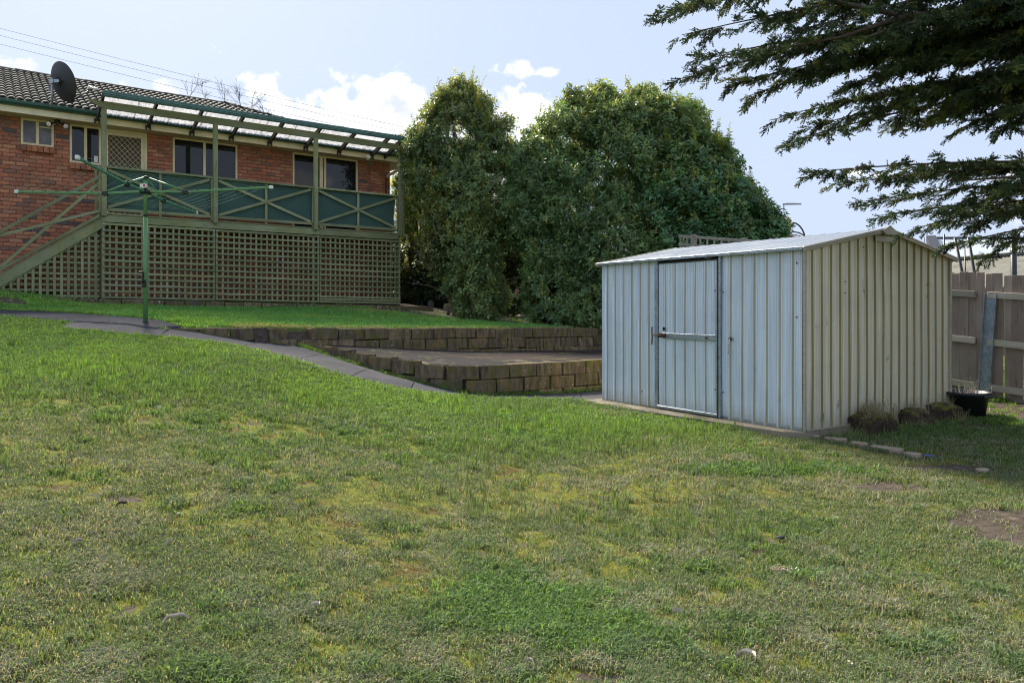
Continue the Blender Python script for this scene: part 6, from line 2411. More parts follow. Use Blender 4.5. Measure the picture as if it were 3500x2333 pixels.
for cx_, cy_ in ((4.35, 6.95), (4.8, 6.5), (5.2, 7.2), (3.9, 7.0), (5.6, 8.3), (5.9, 8.6)):
    for k in range(16):
        x, y = cx_ + random.gauss(0, .16), cy_ + random.gauss(0, .1)
        lt(x, y, gz(x, y), 'green', random.uniform(.35, .7), (0.085, 0.2, 0.035))
o = scatter('long_grass', P, E, S, I, C, LT_)
o['kind'] = 'stuff'; o['label'] = 'longer grass tufts and dry wisps along walls, slab and stumps'; o['category'] = 'grass'

# strap-leaved weed clump on the near lawn
p = ground_hit(2680, 1965)
wd = thing('weed_clump', 'strap leaved weed with pale crumbs of soil on the right of the near lawn', 'weed', p)
mb = MB()
for i in range(26):
    a = random.uniform(-2.2, 0.6); L = random.uniform(0.04, 0.10); w = 0.004
    bx_, by_ = random.gauss(0.02, 0.02), random.gauss(-.01, 0.015)
    d = np.array((math.cos(a), math.sin(a), 0)); s_ = np.array((-d[1], d[0], 0)) * w
    q0 = np.array((bx_, by_, 0.0)); q1 = q0 + d * L * .55 + (0, 0, L * .4); q2 = q0 + d * L + (0, 0, L * .22)
    mb.add([q0 - s_, q0 + s_, q1 + s_, q1 - s_, q2], [(0, 1, 2, 3), (3, 2, 4)])
mb.build('leaves', simple('weed_leaf', (0.06, 0.14, 0.03), 0.5, 30, 0.3, coord='w'), wd)
mb = MB()
for i in range(120):
    c = np.array((random.gauss(-.02, .03), random.gauss(.015, .018), 0.012 + random.uniform(0, .02)))
    mb.box(c, [random.uniform(.004, .010) for _ in range(3)], np.array(Euler((random.random() * 3, random.random() * 3, 0)).to_matrix()))
mb.build('soil_crumbs', simple('pale_crumbs', (0.36, 0.28, 0.21), 0.95, 60, 0.35, coord='w'), wd)

# pale flecks of dead leaf and straw scattered over the lawn
lit = MB()
for i in range(420):
    y = 2.3 * math.exp(random.random() * math.log(9.0 / 2.3)); x = random.uniform(-.72, .72) * y
    if any(bool(inside(np.array([x]), np.array([y]), q)[0]) for q in PATH_POLYS + [SLAB_POLY, PATIO_POLY]): continue
    L = random.uniform(.006, .022); w = L * random.uniform(.2, .6)
    R3 = np.array(Euler((random.gauss(0, .5), random.gauss(0, .5), random.uniform(0, 6.28))).to_matrix())
    c = np.array((x, y, gz(x, y) + random.uniform(.012, .03)))
    lit.add([R3 @ np.array(v) + c for v in ((-L / 2, 0, 0), (0, -w / 2, .002), (L / 2, 0, .001), (0, w / 2, .003), (0, 0, -.002))], [(0, 1, 2), (0, 2, 3), (0, 4, 1), (1, 4, 2), (2, 4, 3), (3, 4, 0)])
o = lit.build('lawn_litter', M_STRIP); o['kind'] = 'stuff'; o['label'] = 'pale flecks of dead leaf scattered over the lawn'; o['category'] = 'litter'

# fallen yellow leaves on the side path
mb_leaf = MB()
mb_leaf.add([(-.04, 0, 0), (0, -.02, .008), (.045, 0, 0.004), (0, .02, .008), (-.04, 0, -.002), (0, -.02, .006), (.045, 0, .002), (0, .02, .006)], [(0, 1, 2), (0, 2, 3), (4, 6, 5), (4, 7, 6)])
lm_ = mb_leaf.mesh('fallen_leaf', M_YLEAF)
lit = MB()
V_, Fq = [], []
for i in range(90):
    a_, b_ = random.gauss(11.0, 0.35), random.gauss(-1.55, 0.45)
    q = hxy(a_, b_); R3 = np.array(Euler((random.gauss(0, .2), random.gauss(0, .2), random.uniform(0, 6.28))).to_matrix())
    z = float(terr(np.array([q[0]]), np.array([q[1]]))[0]) + 0.024
    s_ = random.uniform(.6, 1.2)
    lit.add([R3 @ (np.array(v) * s_) + (q[0], q[1], z) for v in mb_leaf.v], mb_leaf.f)
o = lit.build('leaf_litter', M_YLEAF); o['kind'] = 'stuff'; o['label'] = 'fallen yellow leaves on the brown side path'; o['category'] = 'leaves'

# ------------------------------------------------------------------ shrubs and hedge
def sprig(seed, n, length, leaf, wid, droop=0.2, spread=0.9):
    r_ = np.random.default_rng(seed)
    V_, T, bv = [], [], []
    for i in range(n):
        t_ = (i + 0.5) / n
        base = np.array((r_.normal(0, .006), r_.normal(0, .006), length * (t_ ** 0.9)))
        a = i * 2.4 + r_.uniform(-.4, .4)
        up = 0.15 + 0.9 * t_ ** 2 + r_.uniform(-.25, .25)
        d = np.array((math.cos(a) * spread, math.sin(a) * spread, up - droop)); d /= np.linalg.norm(d)
        s_ = np.cross(d, (r_.normal(0, .4), r_.normal(0, .4), 1.0)); s_ /= np.linalg.norm(s_)
        nn = np.cross(s_, d)
        L = leaf * r_.uniform(.7, 1.15); w = wid * r_.uniform(.8, 1.2) * (L / leaf)
        o = len(V_)
        p1 = base + d * L * .45 + nn * L * 0.06; tip = base + d * L - nn * L * 0.08
        V_ += [base, p1 - s_ * w / 2 + nn * w * .18, tip, p1 + s_ * w / 2 + nn * w * .18, p1]
        T += [(o, o + 1, o + 4), (o + 1, o + 2, o + 4), (o, o + 4, o + 3), (o + 4, o + 2, o + 3)]
        b = r_.uniform(.7, 1.3)
        bv += [(b, 0.0, 0)] * 5
    # twig
    o = len(V_)
    V_ += [(-.0025, 0, -.06), (.0025, 0, -.06), (.001, 0, length * .9), (-.001, 0, length * .9)]
    T += [(o, o + 1, o + 2), (o, o + 2, o + 3)]
    bv += [(0.5, 0.9, 0)] * 4
    return loose('sprig', quad_mesh('sprig', V_, T, M_LEAF, True, {'bv': bv}))


SPR_F = [sprig(100 + i, 11, 0.16, 0.090, 0.037) for i in range(5)]            # fine pittosporum-like leaves
SPR_B = [sprig(120 + i, 11, 0.16, 0.105, 0.044, 0.25) for i in range(5)]      # broader laurel-like leaves


def crown(name, parent, lobes, dens, cols, srcs, seed, top_col=None, inner=0.5, size=1.0, bump=0.24, shoots=260):
    r_ = np.random.default_rng(seed)
    lob = [(np.array(c, float), np.array(r, float)) for c, r in lobes]
    Ps, Ds = [], []
    for li, (c, r) in enumerate(lob):
        area = 4 * math.pi * (((r[0] * r[1]) ** 1.6 + (r[0] * r[2]) ** 1.6 + (r[1] * r[2]) ** 1.6) / 3) ** (1 / 1.6)
        n = int(area * dens)
        d = r_.normal(size=(n, 3)); d /= np.linalg.norm(d, axis=1, keepdims=True)
        q = c + d * r
        nb_ = fbm(q[:, 0] * 1.7 + q[:, 2] * 0.9 + seed, q[:, 1] * 1.7 + q[:, 2] * 1.3, seed, 3) - 0.5
        nb2 = fbm(q[:, 0] * 5 + q[:, 2] * 4.1, q[:, 1] * 5 - q[:, 2] * 3.7 + seed, seed + 3, 2) - 0.5
        k = 1 + bump * 2.2 * nb_ + 0.16 * nb2 / np.maximum(np.mean(r), .4)
        dep = np.where(r_.uniform(0, 1, n) < inner, r_.uniform(0.70, 0.97, n), r_.uniform(0.97, 1.05, n))
        # gaps: some of the outer shell is missing where the noise is low
        gap = (fbm(q[:, 0] * 2.6 + q[:, 2] * 2.2 + 3 * seed, q[:, 1] * 2.6 + q[:, 2] * 1.9, seed + 9, 3) < 0.37) & (dep > 0.85)
        q = c + d * r * (k * dep)[:, None]
        nn = d / r; nn /= np.linalg.norm(nn, axis=1, keepdims=True)
        ok = ~gap
        # hollows between the branches
        hol = fbm(q[:, 0] * 0.95 + q[:, 2] * 0.8 + 7 * seed, q[:, 1] * 0.95 - q[:, 2] * 0.75, seed + 13, 3)
        ok &= ~((hol < 0.40) & (dep > 0.80))
        for lj, (c2, r2) in enumerate(lob):
            if lj != li:
                ok &= (((q - c2) / r2) ** 2).sum(1) > 0.42
        Ps.append(q[ok]); Ds.append(nn[ok])
    P = np.concatenate(Ps); D = np.concatenate(Ds)
    gzz = ground_z(P[:, 0], P[:, 1])
    ok = P[:, 2] > gzz + 0.06
    P, D = P[ok], D[ok]
    D = D * 0.8 + np.array((0, 0, 0.55)) + r_.normal(0, 0.38, D.shape)
    # stray shoots standing out of the outline
    outer = np.where(D[:, 2] > 0.7)[0]
    sp, sd, ss_ = [], [], []
    for j in r_.choice(outer, min(shoots, len(outer)), replace=False):
        dd = D[j] * 0.35 + np.array((r_.normal(0, .22), r_.normal(0, .22), 1.0)); dd /= np.linalg.norm(dd)
        Ls = r_.uniform(.12, .34) if r_.random() < .75 else r_.uniform(.35, .7)
        for q in range(int(Ls / .065) + 1):
            sp.append(P[j] + dd * (q * .065)); sd.append(dd + r_.normal(0, .35, 3)); ss_.append(1.0 - .6 * q * .065 / Ls)
    nsh = len(sp)
    n0_ = len(P)
    if nsh:
        P = np.r_[P, np.array(sp)]; D = np.r_[D, np.array(sd)]
    n = len(P)
    E = eul_z(D, r_.uniform(0, 6.28, n))
    S = r_.uniform(0.55, 1.5, n) * size
    if nsh:
        S[n0_:] *= np.array(ss_)
    a, b, c3 = [np.array(q) for q in cols]
    f1 = fbm(P[:, 0] * 1.3 + P[:, 2] * 1.1, P[:, 1] * 1.3 + P[:, 2] * 0.7 + 8, seed + 5, 3)[:, None]
    C = a * (1 - sstep(f1, .35, .65)) + b * sstep(f1, .35, .65)
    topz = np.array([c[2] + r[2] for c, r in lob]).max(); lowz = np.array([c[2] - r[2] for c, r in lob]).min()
    sun_top = sstep((P[:, 2] - lowz) / (topz - lowz), 0.62, 0.95)     # sunlit yellow painted into the upper leaf tints
    sel = (r_.uniform(0, 1, n) < 0.12 + 0.45 * sun_top)[:, None]
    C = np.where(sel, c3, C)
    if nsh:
        C[n0_:] = C[n0_:] * 0.3 + np.array((0.36, 0.38, 0.10)) * 0.7  # backlit yellow mixed into the leaf colour of the shoots
    C = C * r_.uniform(0.6, 1.4, (n, 1))
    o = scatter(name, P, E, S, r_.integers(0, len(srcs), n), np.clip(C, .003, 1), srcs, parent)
    o['kind'] = 'stuff'
    return o


def stems(parent, base, targets, r0, mat, seed, name='trunk'):
    r_ = random.Random(seed)
    mb = MB()
    b = np.array(base, float)
    for t_ in targets:
        t_ = np.array(t_, float)
        pts = []
        off = np.array((r_.gauss(0, .12), r_.gauss(0, .12), 0))
        for k in range(7):
            u_ = k / 6
            pts.append((b + off) * (1 - u_) + t_ * u_ + np.array((math.sin(u_ * 5 + r_.random()) * .08, math.cos(u_ * 4) * .06, 0)) * (u_ > 0))
        mb.tube(pts, [r0 * (1 - .8 * k / 6) for k in range(7)], 7)
        for j in range(6):
            k = r_.randint(2, 5)
            q = pts[k] + np.array((r_.gauss(0, .5), r_.gauss(0, .5), r_.uniform(.3, .9)))
            mb.tube([pts[k], (pts[k] + q) / 2 + np.array((0, 0, .08)), q], [r0 * .35, r0 * .25, r0 * .08], 5)
    return mb.build(name, mat, parent, True)


def lob(sx, sy, Y, rx, ry, rz):
    return (at(sx, sy + (40 if sy < 560 else 15 if sy < 800 else 0), Y), (rx, ry, rz))


def shrub(name, label, cat, lobes, dens, cols, srcs, seed, base, tg, r0=0.05, **kw):
    b = np.array(base, float); b[2] = gz(b[0], b[1])
    t = thing(name, label, cat, b)
    loc = [(np.array(c) - b, r) for c, r in lobes]
    # crown() tests against the ground in world space, so build in world space and offset
    cr = crown('crown', t, lobes, dens, cols, srcs, seed, **kw)
    cr.location = -Vector(b)
    st_ = stems(t, b - (0, 0, 0.05), tg, r0, M_BARK2, seed)
    st_.location = -Vector(b)
    return t


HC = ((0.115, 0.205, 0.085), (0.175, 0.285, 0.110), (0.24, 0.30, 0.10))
LC = ((0.085, 0.200, 0.085), (0.135, 0.270, 0.105), (0.19, 0.26, 0.10))
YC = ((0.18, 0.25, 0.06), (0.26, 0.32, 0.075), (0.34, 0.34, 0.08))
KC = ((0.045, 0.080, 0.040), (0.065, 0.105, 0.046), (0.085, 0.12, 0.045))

# main big hedge shrub
shrub('hedge_shrub', 'largest tall dense green hedge shrub standing behind the shed', 'shrub', [
    lob(2010, 760, 18.2, 1.75, 1.35, 1.9), lob(1960, 960, 17.6, 1.15, 1.0, 1.25), lob(2130, 900, 17.3, 1.5, 1.1, 1.5), lob(2110, 520, 18.6, 1.55, 1.3, 1.3),
    lob(1950, 470, 18.6, 1.05, 1.0, 1.05), lob(2160, 400, 18.8, 1.0, 1.0, 0.72), lob(2275, 420, 18.7, 0.85, 0.9, 0.85), lob(2330, 520, 18.5, 0.95, 0.95, 0.95),
    lob(2000, 370, 18.7, 0.66, 0.7, 0.48), lob(2050, 330, 18.8, 0.42, 0.45, 0.40), lob(2200, 335, 18.9, 0.45, 0.45, 0.45), lob(2350, 400, 18.8, 0.42, 0.45, 0.55),
    lob(1900, 1040, 17.0, 0.8, 0.7, 0.75), lob(2040, 1060, 16.8, 1.0, 0.6, 0.62), lob(1880, 640, 18.0, 0.75, 0.8, 0.9), lob(2210, 300, 18.9, 0.2, 0.2, 0.28), lob(2060, 290, 18.8, 0.16, 0.2, 0.22),
    lob(1835, 560, 18.3, 0.62, 0.7, 0.8), lob(1800, 720, 18.4, 0.62, 0.7, 0.9), lob(1905, 400, 18.6, 0.35, 0.4, 0.4), lob(1960, 320, 18.6, 0.2, 0.2, 0.3)],
    240, HC, SPR_F, 201, (2.0, 18.0, 0), [at(1950, 500, 18.4), at(2100, 450, 18.6), at(2250, 500, 18.5), at(2000, 800, 18), at(2120, 350, 18.7), at(1850, 700, 18.2)], 0.07)
# left tall shrub
shrub('hedge_shrub', 'tall airy hedge shrub with pale sunlit top beside the deck corner', 'shrub', [
    lob(1560, 470, 19.6, 0.98, 0.9, 1.25), lob(1480, 520, 19.6, 0.7, 0.75, 0.95), lob(1660, 500, 19.4, 0.7, 0.8, 0.85), lob(1570, 355, 19.7, 0.62, 0.6, 0.6),
    lob(1575, 300, 19.7, 0.30, 0.3, 0.36), lob(1640, 360, 19.6, 0.36, 0.4, 0.45), lob(1500, 380, 19.7, 0.36, 0.4, 0.45), lob(1650, 660, 19.0, 0.85, 0.85, 1.0), lob(1580, 720, 18.8, 0.8, 0.8, 1.1),
    lob(1600, 880, 18.5, 0.72, 0.7, 0.9), lob(1620, 1010, 18.2, 0.62, 0.6, 0.58), lob(1640, 1060, 17.9, 0.4, 0.45, 0.3), lob(1430, 470, 19.8, 0.34, 0.4, 0.5), lob(1720, 440, 19.4, 0.35, 0.4, 0.45), lob(1600, 265, 19.7, 0.12, 0.15, 0.25)],
    190, ((0.125, 0.205, 0.085), (0.19, 0.28, 0.105), (0.26, 0.29, 0.10)), SPR_F, 202, (-1.2, 19.0, 0), [at(1560, 420, 19.6), at(1640, 500, 19.4), at(1500, 500, 19.6), at(1600, 800, 18.8)], 0.06, inner=0.35, shoots=420)
# right dome of broad glossy leaves
shrub('laurel_shrub', 'rounded glossy broad leaved shrub sloping down behind the trellis', 'shrub', [
    lob(2372, 760, 17.4, 1.35, 1.2, 1.5), lob(2330, 900, 16.9, 1.2, 1.0, 1.1), lob(2492, 790, 17.2, 0.98, 1.0, 1.05), lob(2572, 810, 17.0, 0.66, 0.75, 0.68), lob(2402, 590, 17.8, 0.85, 0.9, 0.85),
    lob(2472, 690, 17.5, 0.7, 0.8, 0.7), lob(2612, 790, 17.0, 0.36, 0.4, 0.36), lob(2412, 520, 17.9, 0.4, 0.45, 0.5), lob(2200, 1010, 16.6, 0.9, 0.6, 0.8)],
    200, LC, SPR_B, 203, (4.6, 17.2, 0), [at(2400, 700, 17.4), at(2520, 780, 17.2), at(2330, 850, 17)], 0.06)
# dark low shrub past the deck end
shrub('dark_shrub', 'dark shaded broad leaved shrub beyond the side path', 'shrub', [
    lob(1420, 950, 22.5, 0.95, 0.9, 0.95), lob(1500, 950, 21.8, 0.75, 0.8, 0.95), lob(1545, 990, 21.0, 0.5, 0.5, 0.5), lob(1385, 965, 23, 0.7, 0.8, 0.85), lob(1490, 900, 22.0, 0.55, 0.6, 0.6), lob(1740, 960, 21.0, 0.7, 0.6, 1.3), lob(1720, 820, 21.2, 0.6, 0.6, 0.8)],  # last two lobes added as dark backing for the shaded hedge hollow
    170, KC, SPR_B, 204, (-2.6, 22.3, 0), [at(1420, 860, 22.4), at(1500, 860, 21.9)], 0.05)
# bright back-lit bush beside the deck
shrub('bright_bush', 'bright yellow green back lit bush showing past the deck corner post', 'shrub', [
    lob(1420, 640, 23.5, 0.62, 0.7, 0.95), lob(1450, 540, 23.6, 0.5, 0.6, 0.8), lob(1440, 760, 23.2, 0.62, 0.7, 0.9), lob(1395, 560, 23.6, 0.25, 0.4, 0.6), lob(1400, 840, 23.4, 0.4, 0.5, 0.5)],
    75, YC, SPR_B, 205, (-2.9, 23.5, 0), [at(1430, 560, 23.5), at(1450, 600, 23.4), at(1470, 560, 23.4)], 0.05, inner=0.35)
# sun-catching shrub in the middle of the left group
shrub('pale_shrub', 'pale leaved shrub catching sun in front of the tall left hedge shrub', 'shrub', [
    lob(1530, 780, 18.6, 0.42, 0.45, 0.72), lob(1500, 860, 18.7, 0.34, 0.4, 0.5), lob(1560, 700, 18.7, 0.35, 0.4, 0.5)],
    130, ((0.10, 0.12, 0.05), (0.15, 0.155, 0.07), (0.2, 0.18, 0.08)), SPR_F, 206, (-1.6, 18.8, 0), [at(1510, 860, 18.7), at(1540, 760, 18.6)], 0.05)
for i, (sx, sy, Y, lb, mt) in enumerate([(1474, 1028, 20.9, 'upright grey stone at the edge of the side path', M_GSTONE), (1528, 1040, 20.3, 'brown stone edging the bed beside the side path', M_STONE), (1545, 1044, 20.1, 'squat grey stone beside the brown edging stone', M_GSTONE)]):
    p = at(sx, sy, Y); p[2] = gz(p[0], p[1]) + 0.08
    lump('bed_stone', lb, p, 0.10, 0.06, 0.11, mt, 80 + i, 'stone', 3, 0.2, 'stones edging the side path')

# ------------------------------------------------------------------ cypress overhanging from the right
def spray(seed, n=11, L=0.20):
    r_ = np.random.default_rng(seed)
    V_, T, bv = [], [], []

    def strip_(p, d, L_, w, b):
        d = d / np.linalg.norm(d)
        nrm = r_.normal(size=3)
        s_ = np.cross(d, nrm); s_ /= np.linalg.norm(s_) + 1e-9
        o = len(V_)
        m = p + d * L_ * .55
        V_.extend([p - s_ * w * .4, p + s_ * w * .4, m + s_ * w * .5, m - s_ * w * .5, p + d * L_])
        T.extend([(o, o + 1, o + 2), (o, o + 2, o + 3), (o + 3, o + 2, o + 4)])
        bv.extend([(b, 0, 0)] * 5)
    for i in range(n):
        t_ = i / n
        p = np.array((L * t_, 0.012 * math.sin(5 * t_), -0.03 * t_ * t_))
        b = r_.uniform(.65, 1.3)
        strip_(p, np.array((1, 0, -.1)), L / n * 1.5, 0.008, b * .8)
        for q_ in range(2):
            a = math.pi * q_ + i * 0.55 + r_.normal(0, .35)
            Lb = (0.085 * (1 - t_) ** 0.6 + 0.025) * r_.uniform(.6, 1.25)
            d = np.array((0.85, 0.85 * math.cos(a), 0.5 * math.sin(a) - 0.12)); d /= np.linalg.norm(d)
            strip_(p, d, Lb, 0.008, b)
            k = max(2, int(Lb / 0.017))
            for j in range(1, k):
                q = p + d * Lb * j / k
                for s2 in (1, -1):
                    pr = np.cross(d, (0.2, 0.3, 1.0)); pr /= np.linalg.norm(pr)
                    d2 = d * 0.8 + pr * s2 * 0.62 + r_.normal(0, .22, 3)
                    strip_(q, d2, 0.030 * (1 - .45 * j / k) * r_.uniform(.6, 1.25), 0.0095, b * r_.uniform(.75, 1.25))
    return loose('spray', quad_mesh('spray', V_, T, M_CONIF, True, {'bv': bv}))


SPRAY = [spray(300 + i) for i in range(4)]


def eul_xz(D, Nn):
    """eulers with local X along D and local Z near Nn"""
    D = D / np.linalg.norm(D, axis=1, keepdims=True)
    Yv = np.cross(Nn, D); Yv /= np.linalg.norm(Yv, axis=1, keepdims=True) + 1e-9
    Zv = np.cross(D, Yv)
    out = np.empty_like(D)
    out[:, 1] = -np.arcsin(np.clip(D[:, 2], -1, 1))
    out[:, 0] = np.arctan2(Yv[:, 2], Zv[:, 2])
    out[:, 2] = np.arctan2(D[:, 1], D[:, 0])
    return out


TK = np.array((7.3, 7.7))
tkz = gz(TK[0], TK[1])
cyp = thing('cypress_tree', 'dark cypress tree with drooping sprays overhanging the yard from the right', 'tree', (TK[0], TK[1], tkz))
cr_ = np.random.default_rng(77)
mbw = MB()
mbw.tube([(TK[0], TK[1], tkz - .1), (TK[0] + .03, TK[1], 0.5), (TK[0] - .02, TK[1] + .05, 3), (TK[0], TK[1], 6), (TK[0] + .05, TK[1], 9)], [0.27, 0.22, 0.18, 0.13, 0.05], 14)
tr0 = mbw.build('trunk', M_BARK, cyp, True); tr0.location = (-TK[0], -TK[1], -tkz)
boughs = [  # tip seen at (sx, sy, Y), root height on the trunk, bushiness
    ((2250, 48, 5.9), 3.9, 1.0), ((2345, 8, 6.2), 4.2, 1.0), ((2330, 120, 5.9), 3.7, 1.0), ((2380, 200, 6.1), 3.4, 1.0), ((2335, 262, 6.2), 3.3, 0.7), ((2470, 300, 6.3), 3.3, 1.0), ((2560, 328, 6.4), 3.1, 1.0),
    ((2420, -90, 6.4), 4.6, 1.0), ((2550, -40, 5.7), 4.2, 1.0), ((2700, -160, 6.2), 4.9, 1.0), ((2620, 60, 6.8), 4.0, 1.0), ((2600, 180, 6.6), 3.5, 1.1), ((2720, 110, 5.8), 3.6, 1.1), ((2760, 240, 6.6), 3.2, 1.1),
    ((2640, 250, 6.2), 3.2, 1.0), ((2850, 30, 6.2), 4.2, 1.1), ((2900, 150, 5.6), 3.5, 1.1), ((2880, 300, 6.4), 3.0, 1.1),
    ((2665, 400, 6.7), 2.6, 0.8), ((2695, 485, 6.9), 2.5, 0.7), ((2800, 370, 6.8), 2.7, 1.0), ((2780, 430, 6.7), 2.5, 0.7), ((2950, 380, 7.0), 2.6, 1.0),
    ((3040, 440, 7.3), 2.6, 0.7), ((3010, 240, 6.2), 3.0, 1.2), ((3080, 330, 6.6), 2.8, 1.2), ((3100, 120, 6.0), 3.5, 1.2), ((3050, -40, 6.4), 4.4, 1.1), ((3230, 60, 6.0), 3.9, 1.2), ((3200, 220, 6.4), 3.1, 1.2),
    ((3220, 380, 6.8), 2.6, 1.2), ((3150, 430, 7.1), 2.65, 0.6), ((3330, 300, 6.2), 2.8, 1.2), ((3370, 150, 6.2), 3.4, 1.2), ((3300, 430, 7.0), 2.6, 0.6), ((3400, 390, 6.5), 2.6, 1.0), ((3420, 440, 6.2), 2.5, 0.7),
    ((2770, 588, 6.7), 1.45, 0.75), ((2860, 632, 6.9), 1.38, 0.7), ((3020, 605, 7.0), 1.45, 0.55), ((2940, 690, 7.2), 1.25, 0.45), ((3010, 735, 7.4), 1.15, 0.5),
    ((3100, 790, 7.7), 1.2, 0.5), ((3180, 730, 7.4), 1.2, 0.6), ((3200, 850, 7.9), 1.05, 0.35), ((3290, 690, 7.0), 1.25, 0.7), ((3300, 770, 7.4), 1.25, 0.7), ((3400, 650, 6.6), 1.35, 0.7),
    ((3400, 740, 6.8), 1.1, 0.7), ((3340, 890, 7.7), 0.95, 0.4), ((3430, 830, 7.2), 1.0, 0.5), ((3470, 620, 6.2), 1.35, 0.7), ((3480, 360, 6.0), 2.4, 1.1), ((3460, 40, 6.0), 3.9, 1.1), ((3470, 220, 5.8), 3.0, 1.1)]
SP_P, SP_D, SP_N, SP_S, SP_C = [], [], [], [], []
up = np.array((0, 0, 1.0))
for bi, (tip, rz_, bush) in enumerate(boughs):
    T_ = at(*tip); R_ = np.array((TK[0], TK[1], rz_))
    mid = (T_ + R_) / 2 + (0, 0, 0.22) + cr_.normal(0, .08, 3)
    n = 15
    tt = np.linspace(0, 1, n)[:, None]
    pts = (1 - tt) ** 2 * R_ + 2 * tt * (1 - tt) * mid + tt ** 2 * T_
    Ltot = np.linalg.norm(np.diff(pts, axis=0), axis=1).sum()
    mb = MB()
    r0 = 0.020 + 0.010 * Ltot / 4
    mb.tube(list(pts), [max(0.003, r0 * (1 - q * .93)) for q in np.linspace(0, 1, n)], 6)
    ns_ = int(Ltot / (0.105 if tip[0] > 2850 and tip[1] < 520 else 0.118))
    for k in range(ns_):
        t_ = 0.16 + 0.84 * (k + cr_.uniform(0, .8)) / ns_
        p = (1 - t_) ** 2 * R_ + 2 * t_ * (1 - t_) * mid + t_ ** 2 * T_
        d = 2 * (1 - t_) * (mid - R_) + 2 * t_ * (T_ - mid); d /= np.linalg.norm(d)
        side = np.cross(d, up); side /= np.linalg.norm(side)
        sg = 1 if k % 2 else -1
        L2 = (0.14 + 0.46 * bush * (1 - t_) ** 0.75) * cr_.uniform(.55, 1.15)
        dd = d * 0.85 + side * sg * cr_.uniform(.45, .95) + up * cr_.uniform(-.28, .22); dd /= np.linalg.norm(dd)
        q1 = p + dd * L2 + (0, 0, -0.10 * L2)
        if L2 > 0.2:
            mb.tube([p, (p + q1) / 2 + (0, 0, .02), q1], [0.006, 0.0045, 0.002], 4, False)
        m = max(1, int(L2 / (0.055 if tip[1] < 520 else 0.066)))
        for j in range(m):
            u_ = (j + 0.6) / m
            b = p + (q1 - p) * u_
            d3 = dd * 0.9 + np.cross(dd, up) * cr_.choice((-1, 1)) * cr_.uniform(.1, .75) + up * cr_.uniform(-.45, .18)
            SP_P.append(b); SP_D.append(d3); SP_N.append(up + cr_.normal(0, .55, 3)); SP_S.append(cr_.uniform(.5, 1.0))
    SP_P.append(T_ - d * 0.2); SP_D.append(d + (0, 0, -.08)); SP_N.append(up); SP_S.append(1.0)
    o_ = mb.build('bough', M_BARK, cyp, True); o_.location = (-TK[0], -TK[1], -tkz)
# heavy visible limbs
for pl, r0 in (([(3560, 60, 6.6), (3290, 55, 6.4), (3061, 49, 6.2), (2877, 11, 6.1), (2700, -40, 6.0)], 0.045), ([(3090, 55, 6.2), (2980, 92, 6.1), (2877, 126, 6.0), (2700, 160, 6.0)], 0.022),
               ([(3560, 600, 6.4), (3380, 610, 6.6), (3250, 620, 6.8)], 0.02)):
    pts = [at(*q) for q in pl]
    if pl[0][0] > 3500: pts = [np.array((TK[0], TK[1], pts[0][2] + .1))] + pts
    o_ = MB().tube(pts, [r0 * (1 - .75 * i / (len(pts) - 1)) for i in range(len(pts))], 9).build('limb', M_BARK, cyp, True)
    o_.location = (-TK[0], -TK[1], -tkz)
SP_P = np.array(SP_P); SP_D = np.array(SP_D); SP_N = np.array(SP_N)
n = len(SP_P)
E = eul_xz(SP_D, SP_N)
C = np.array((0.034, 0.062, 0.030)) * (1 - cr_.uniform(0, 1, (n, 1))) + np.array((0.056, 0.092, 0.036)) * cr_.uniform(0, 1, (n, 1))
C = np.where(cr_.uniform(0, 1, (n, 1)) < 0.12, np.array((0.13, 0.16, 0.04)), C)
o = scatter('foliage', SP_P, E, SP_S, cr_.integers(0, 4, n), np.clip(C, .004, 1), SPRAY, cyp)
o['kind'] = 'stuff'
o.location = (-TK[0], -TK[1], -tkz)

# ------------------------------------------------------------------ leafless trees behind the house
def bare_tree(label, base, crown_pts, seed, spread):
    r_ = random.Random(seed)
    b = np.array(base, float)
    t = thing('bare_tree', label, 'tree', b)
    mbt, mbb = MB(), MB()

    def grow(p, d, L, r0, depth):
        n_ = 4
        pts = [p]
        dd = d.copy()
        for k in range(n_):
            dd = dd + np.array((r_.gauss(0, .10), r_.gauss(0, .10), 0.02)); dd /= np.linalg.norm(dd)
            pts.append(pts[-1] + dd * L / n_)
        mbb.tube(pts, [r0 * (1 - .55 * k / n_) for k in range(n_ + 1)], 4 if r0 > .012 else 3, False)
        if depth == 0:
            return
        for k in range(r_.randint(3, 5)):
            i = r_.randint(1, n_)
            q = pts[i]
            sd = np.array((r_.gauss(0, spread), r_.gauss(0, spread), r_.uniform(-.15, .35)))
            d2 = dd + sd; d2 /= np.linalg.norm(d2)
            grow(q, d2, L * r_.uniform(.45, .72), max(r0 * .5, .0045), depth - 1)
    for c in crown_pts:
        c = np.array(c)
        mbt.tube([b, b * .6 + c * .4 + np.array((0, 0, .5)), c], [0.10, 0.055, 0.022], 7)
        grow(c, np.array((r_.gauss(0, .35), r_.gauss(0, .2), 1.0)), 0.95, 0.020, 3)
    o1 = mbt.build('trunk', M_BARK, t, True); o2 = mbb.build('branches', M_BARK, t)
    for o_ in (o1, o2): o_.location = -Vector(b)
    return t


bare_tree('leafless spindly tree standing up behind the roof ridge', (at(800, 900, 34)[0], 34, -0.5), [at(690, 392, 34), at(760, 380, 34), at(830, 400, 34), at(880, 410, 33.5), at(910, 425, 33.5)], 3, 0.55)
bare_tree('single thin leafless sapling above the roof left of the bigger bare tree', (at(640, 900, 33)[0], 33, -0.5), [at(638, 345, 33)], 8, 0.32)

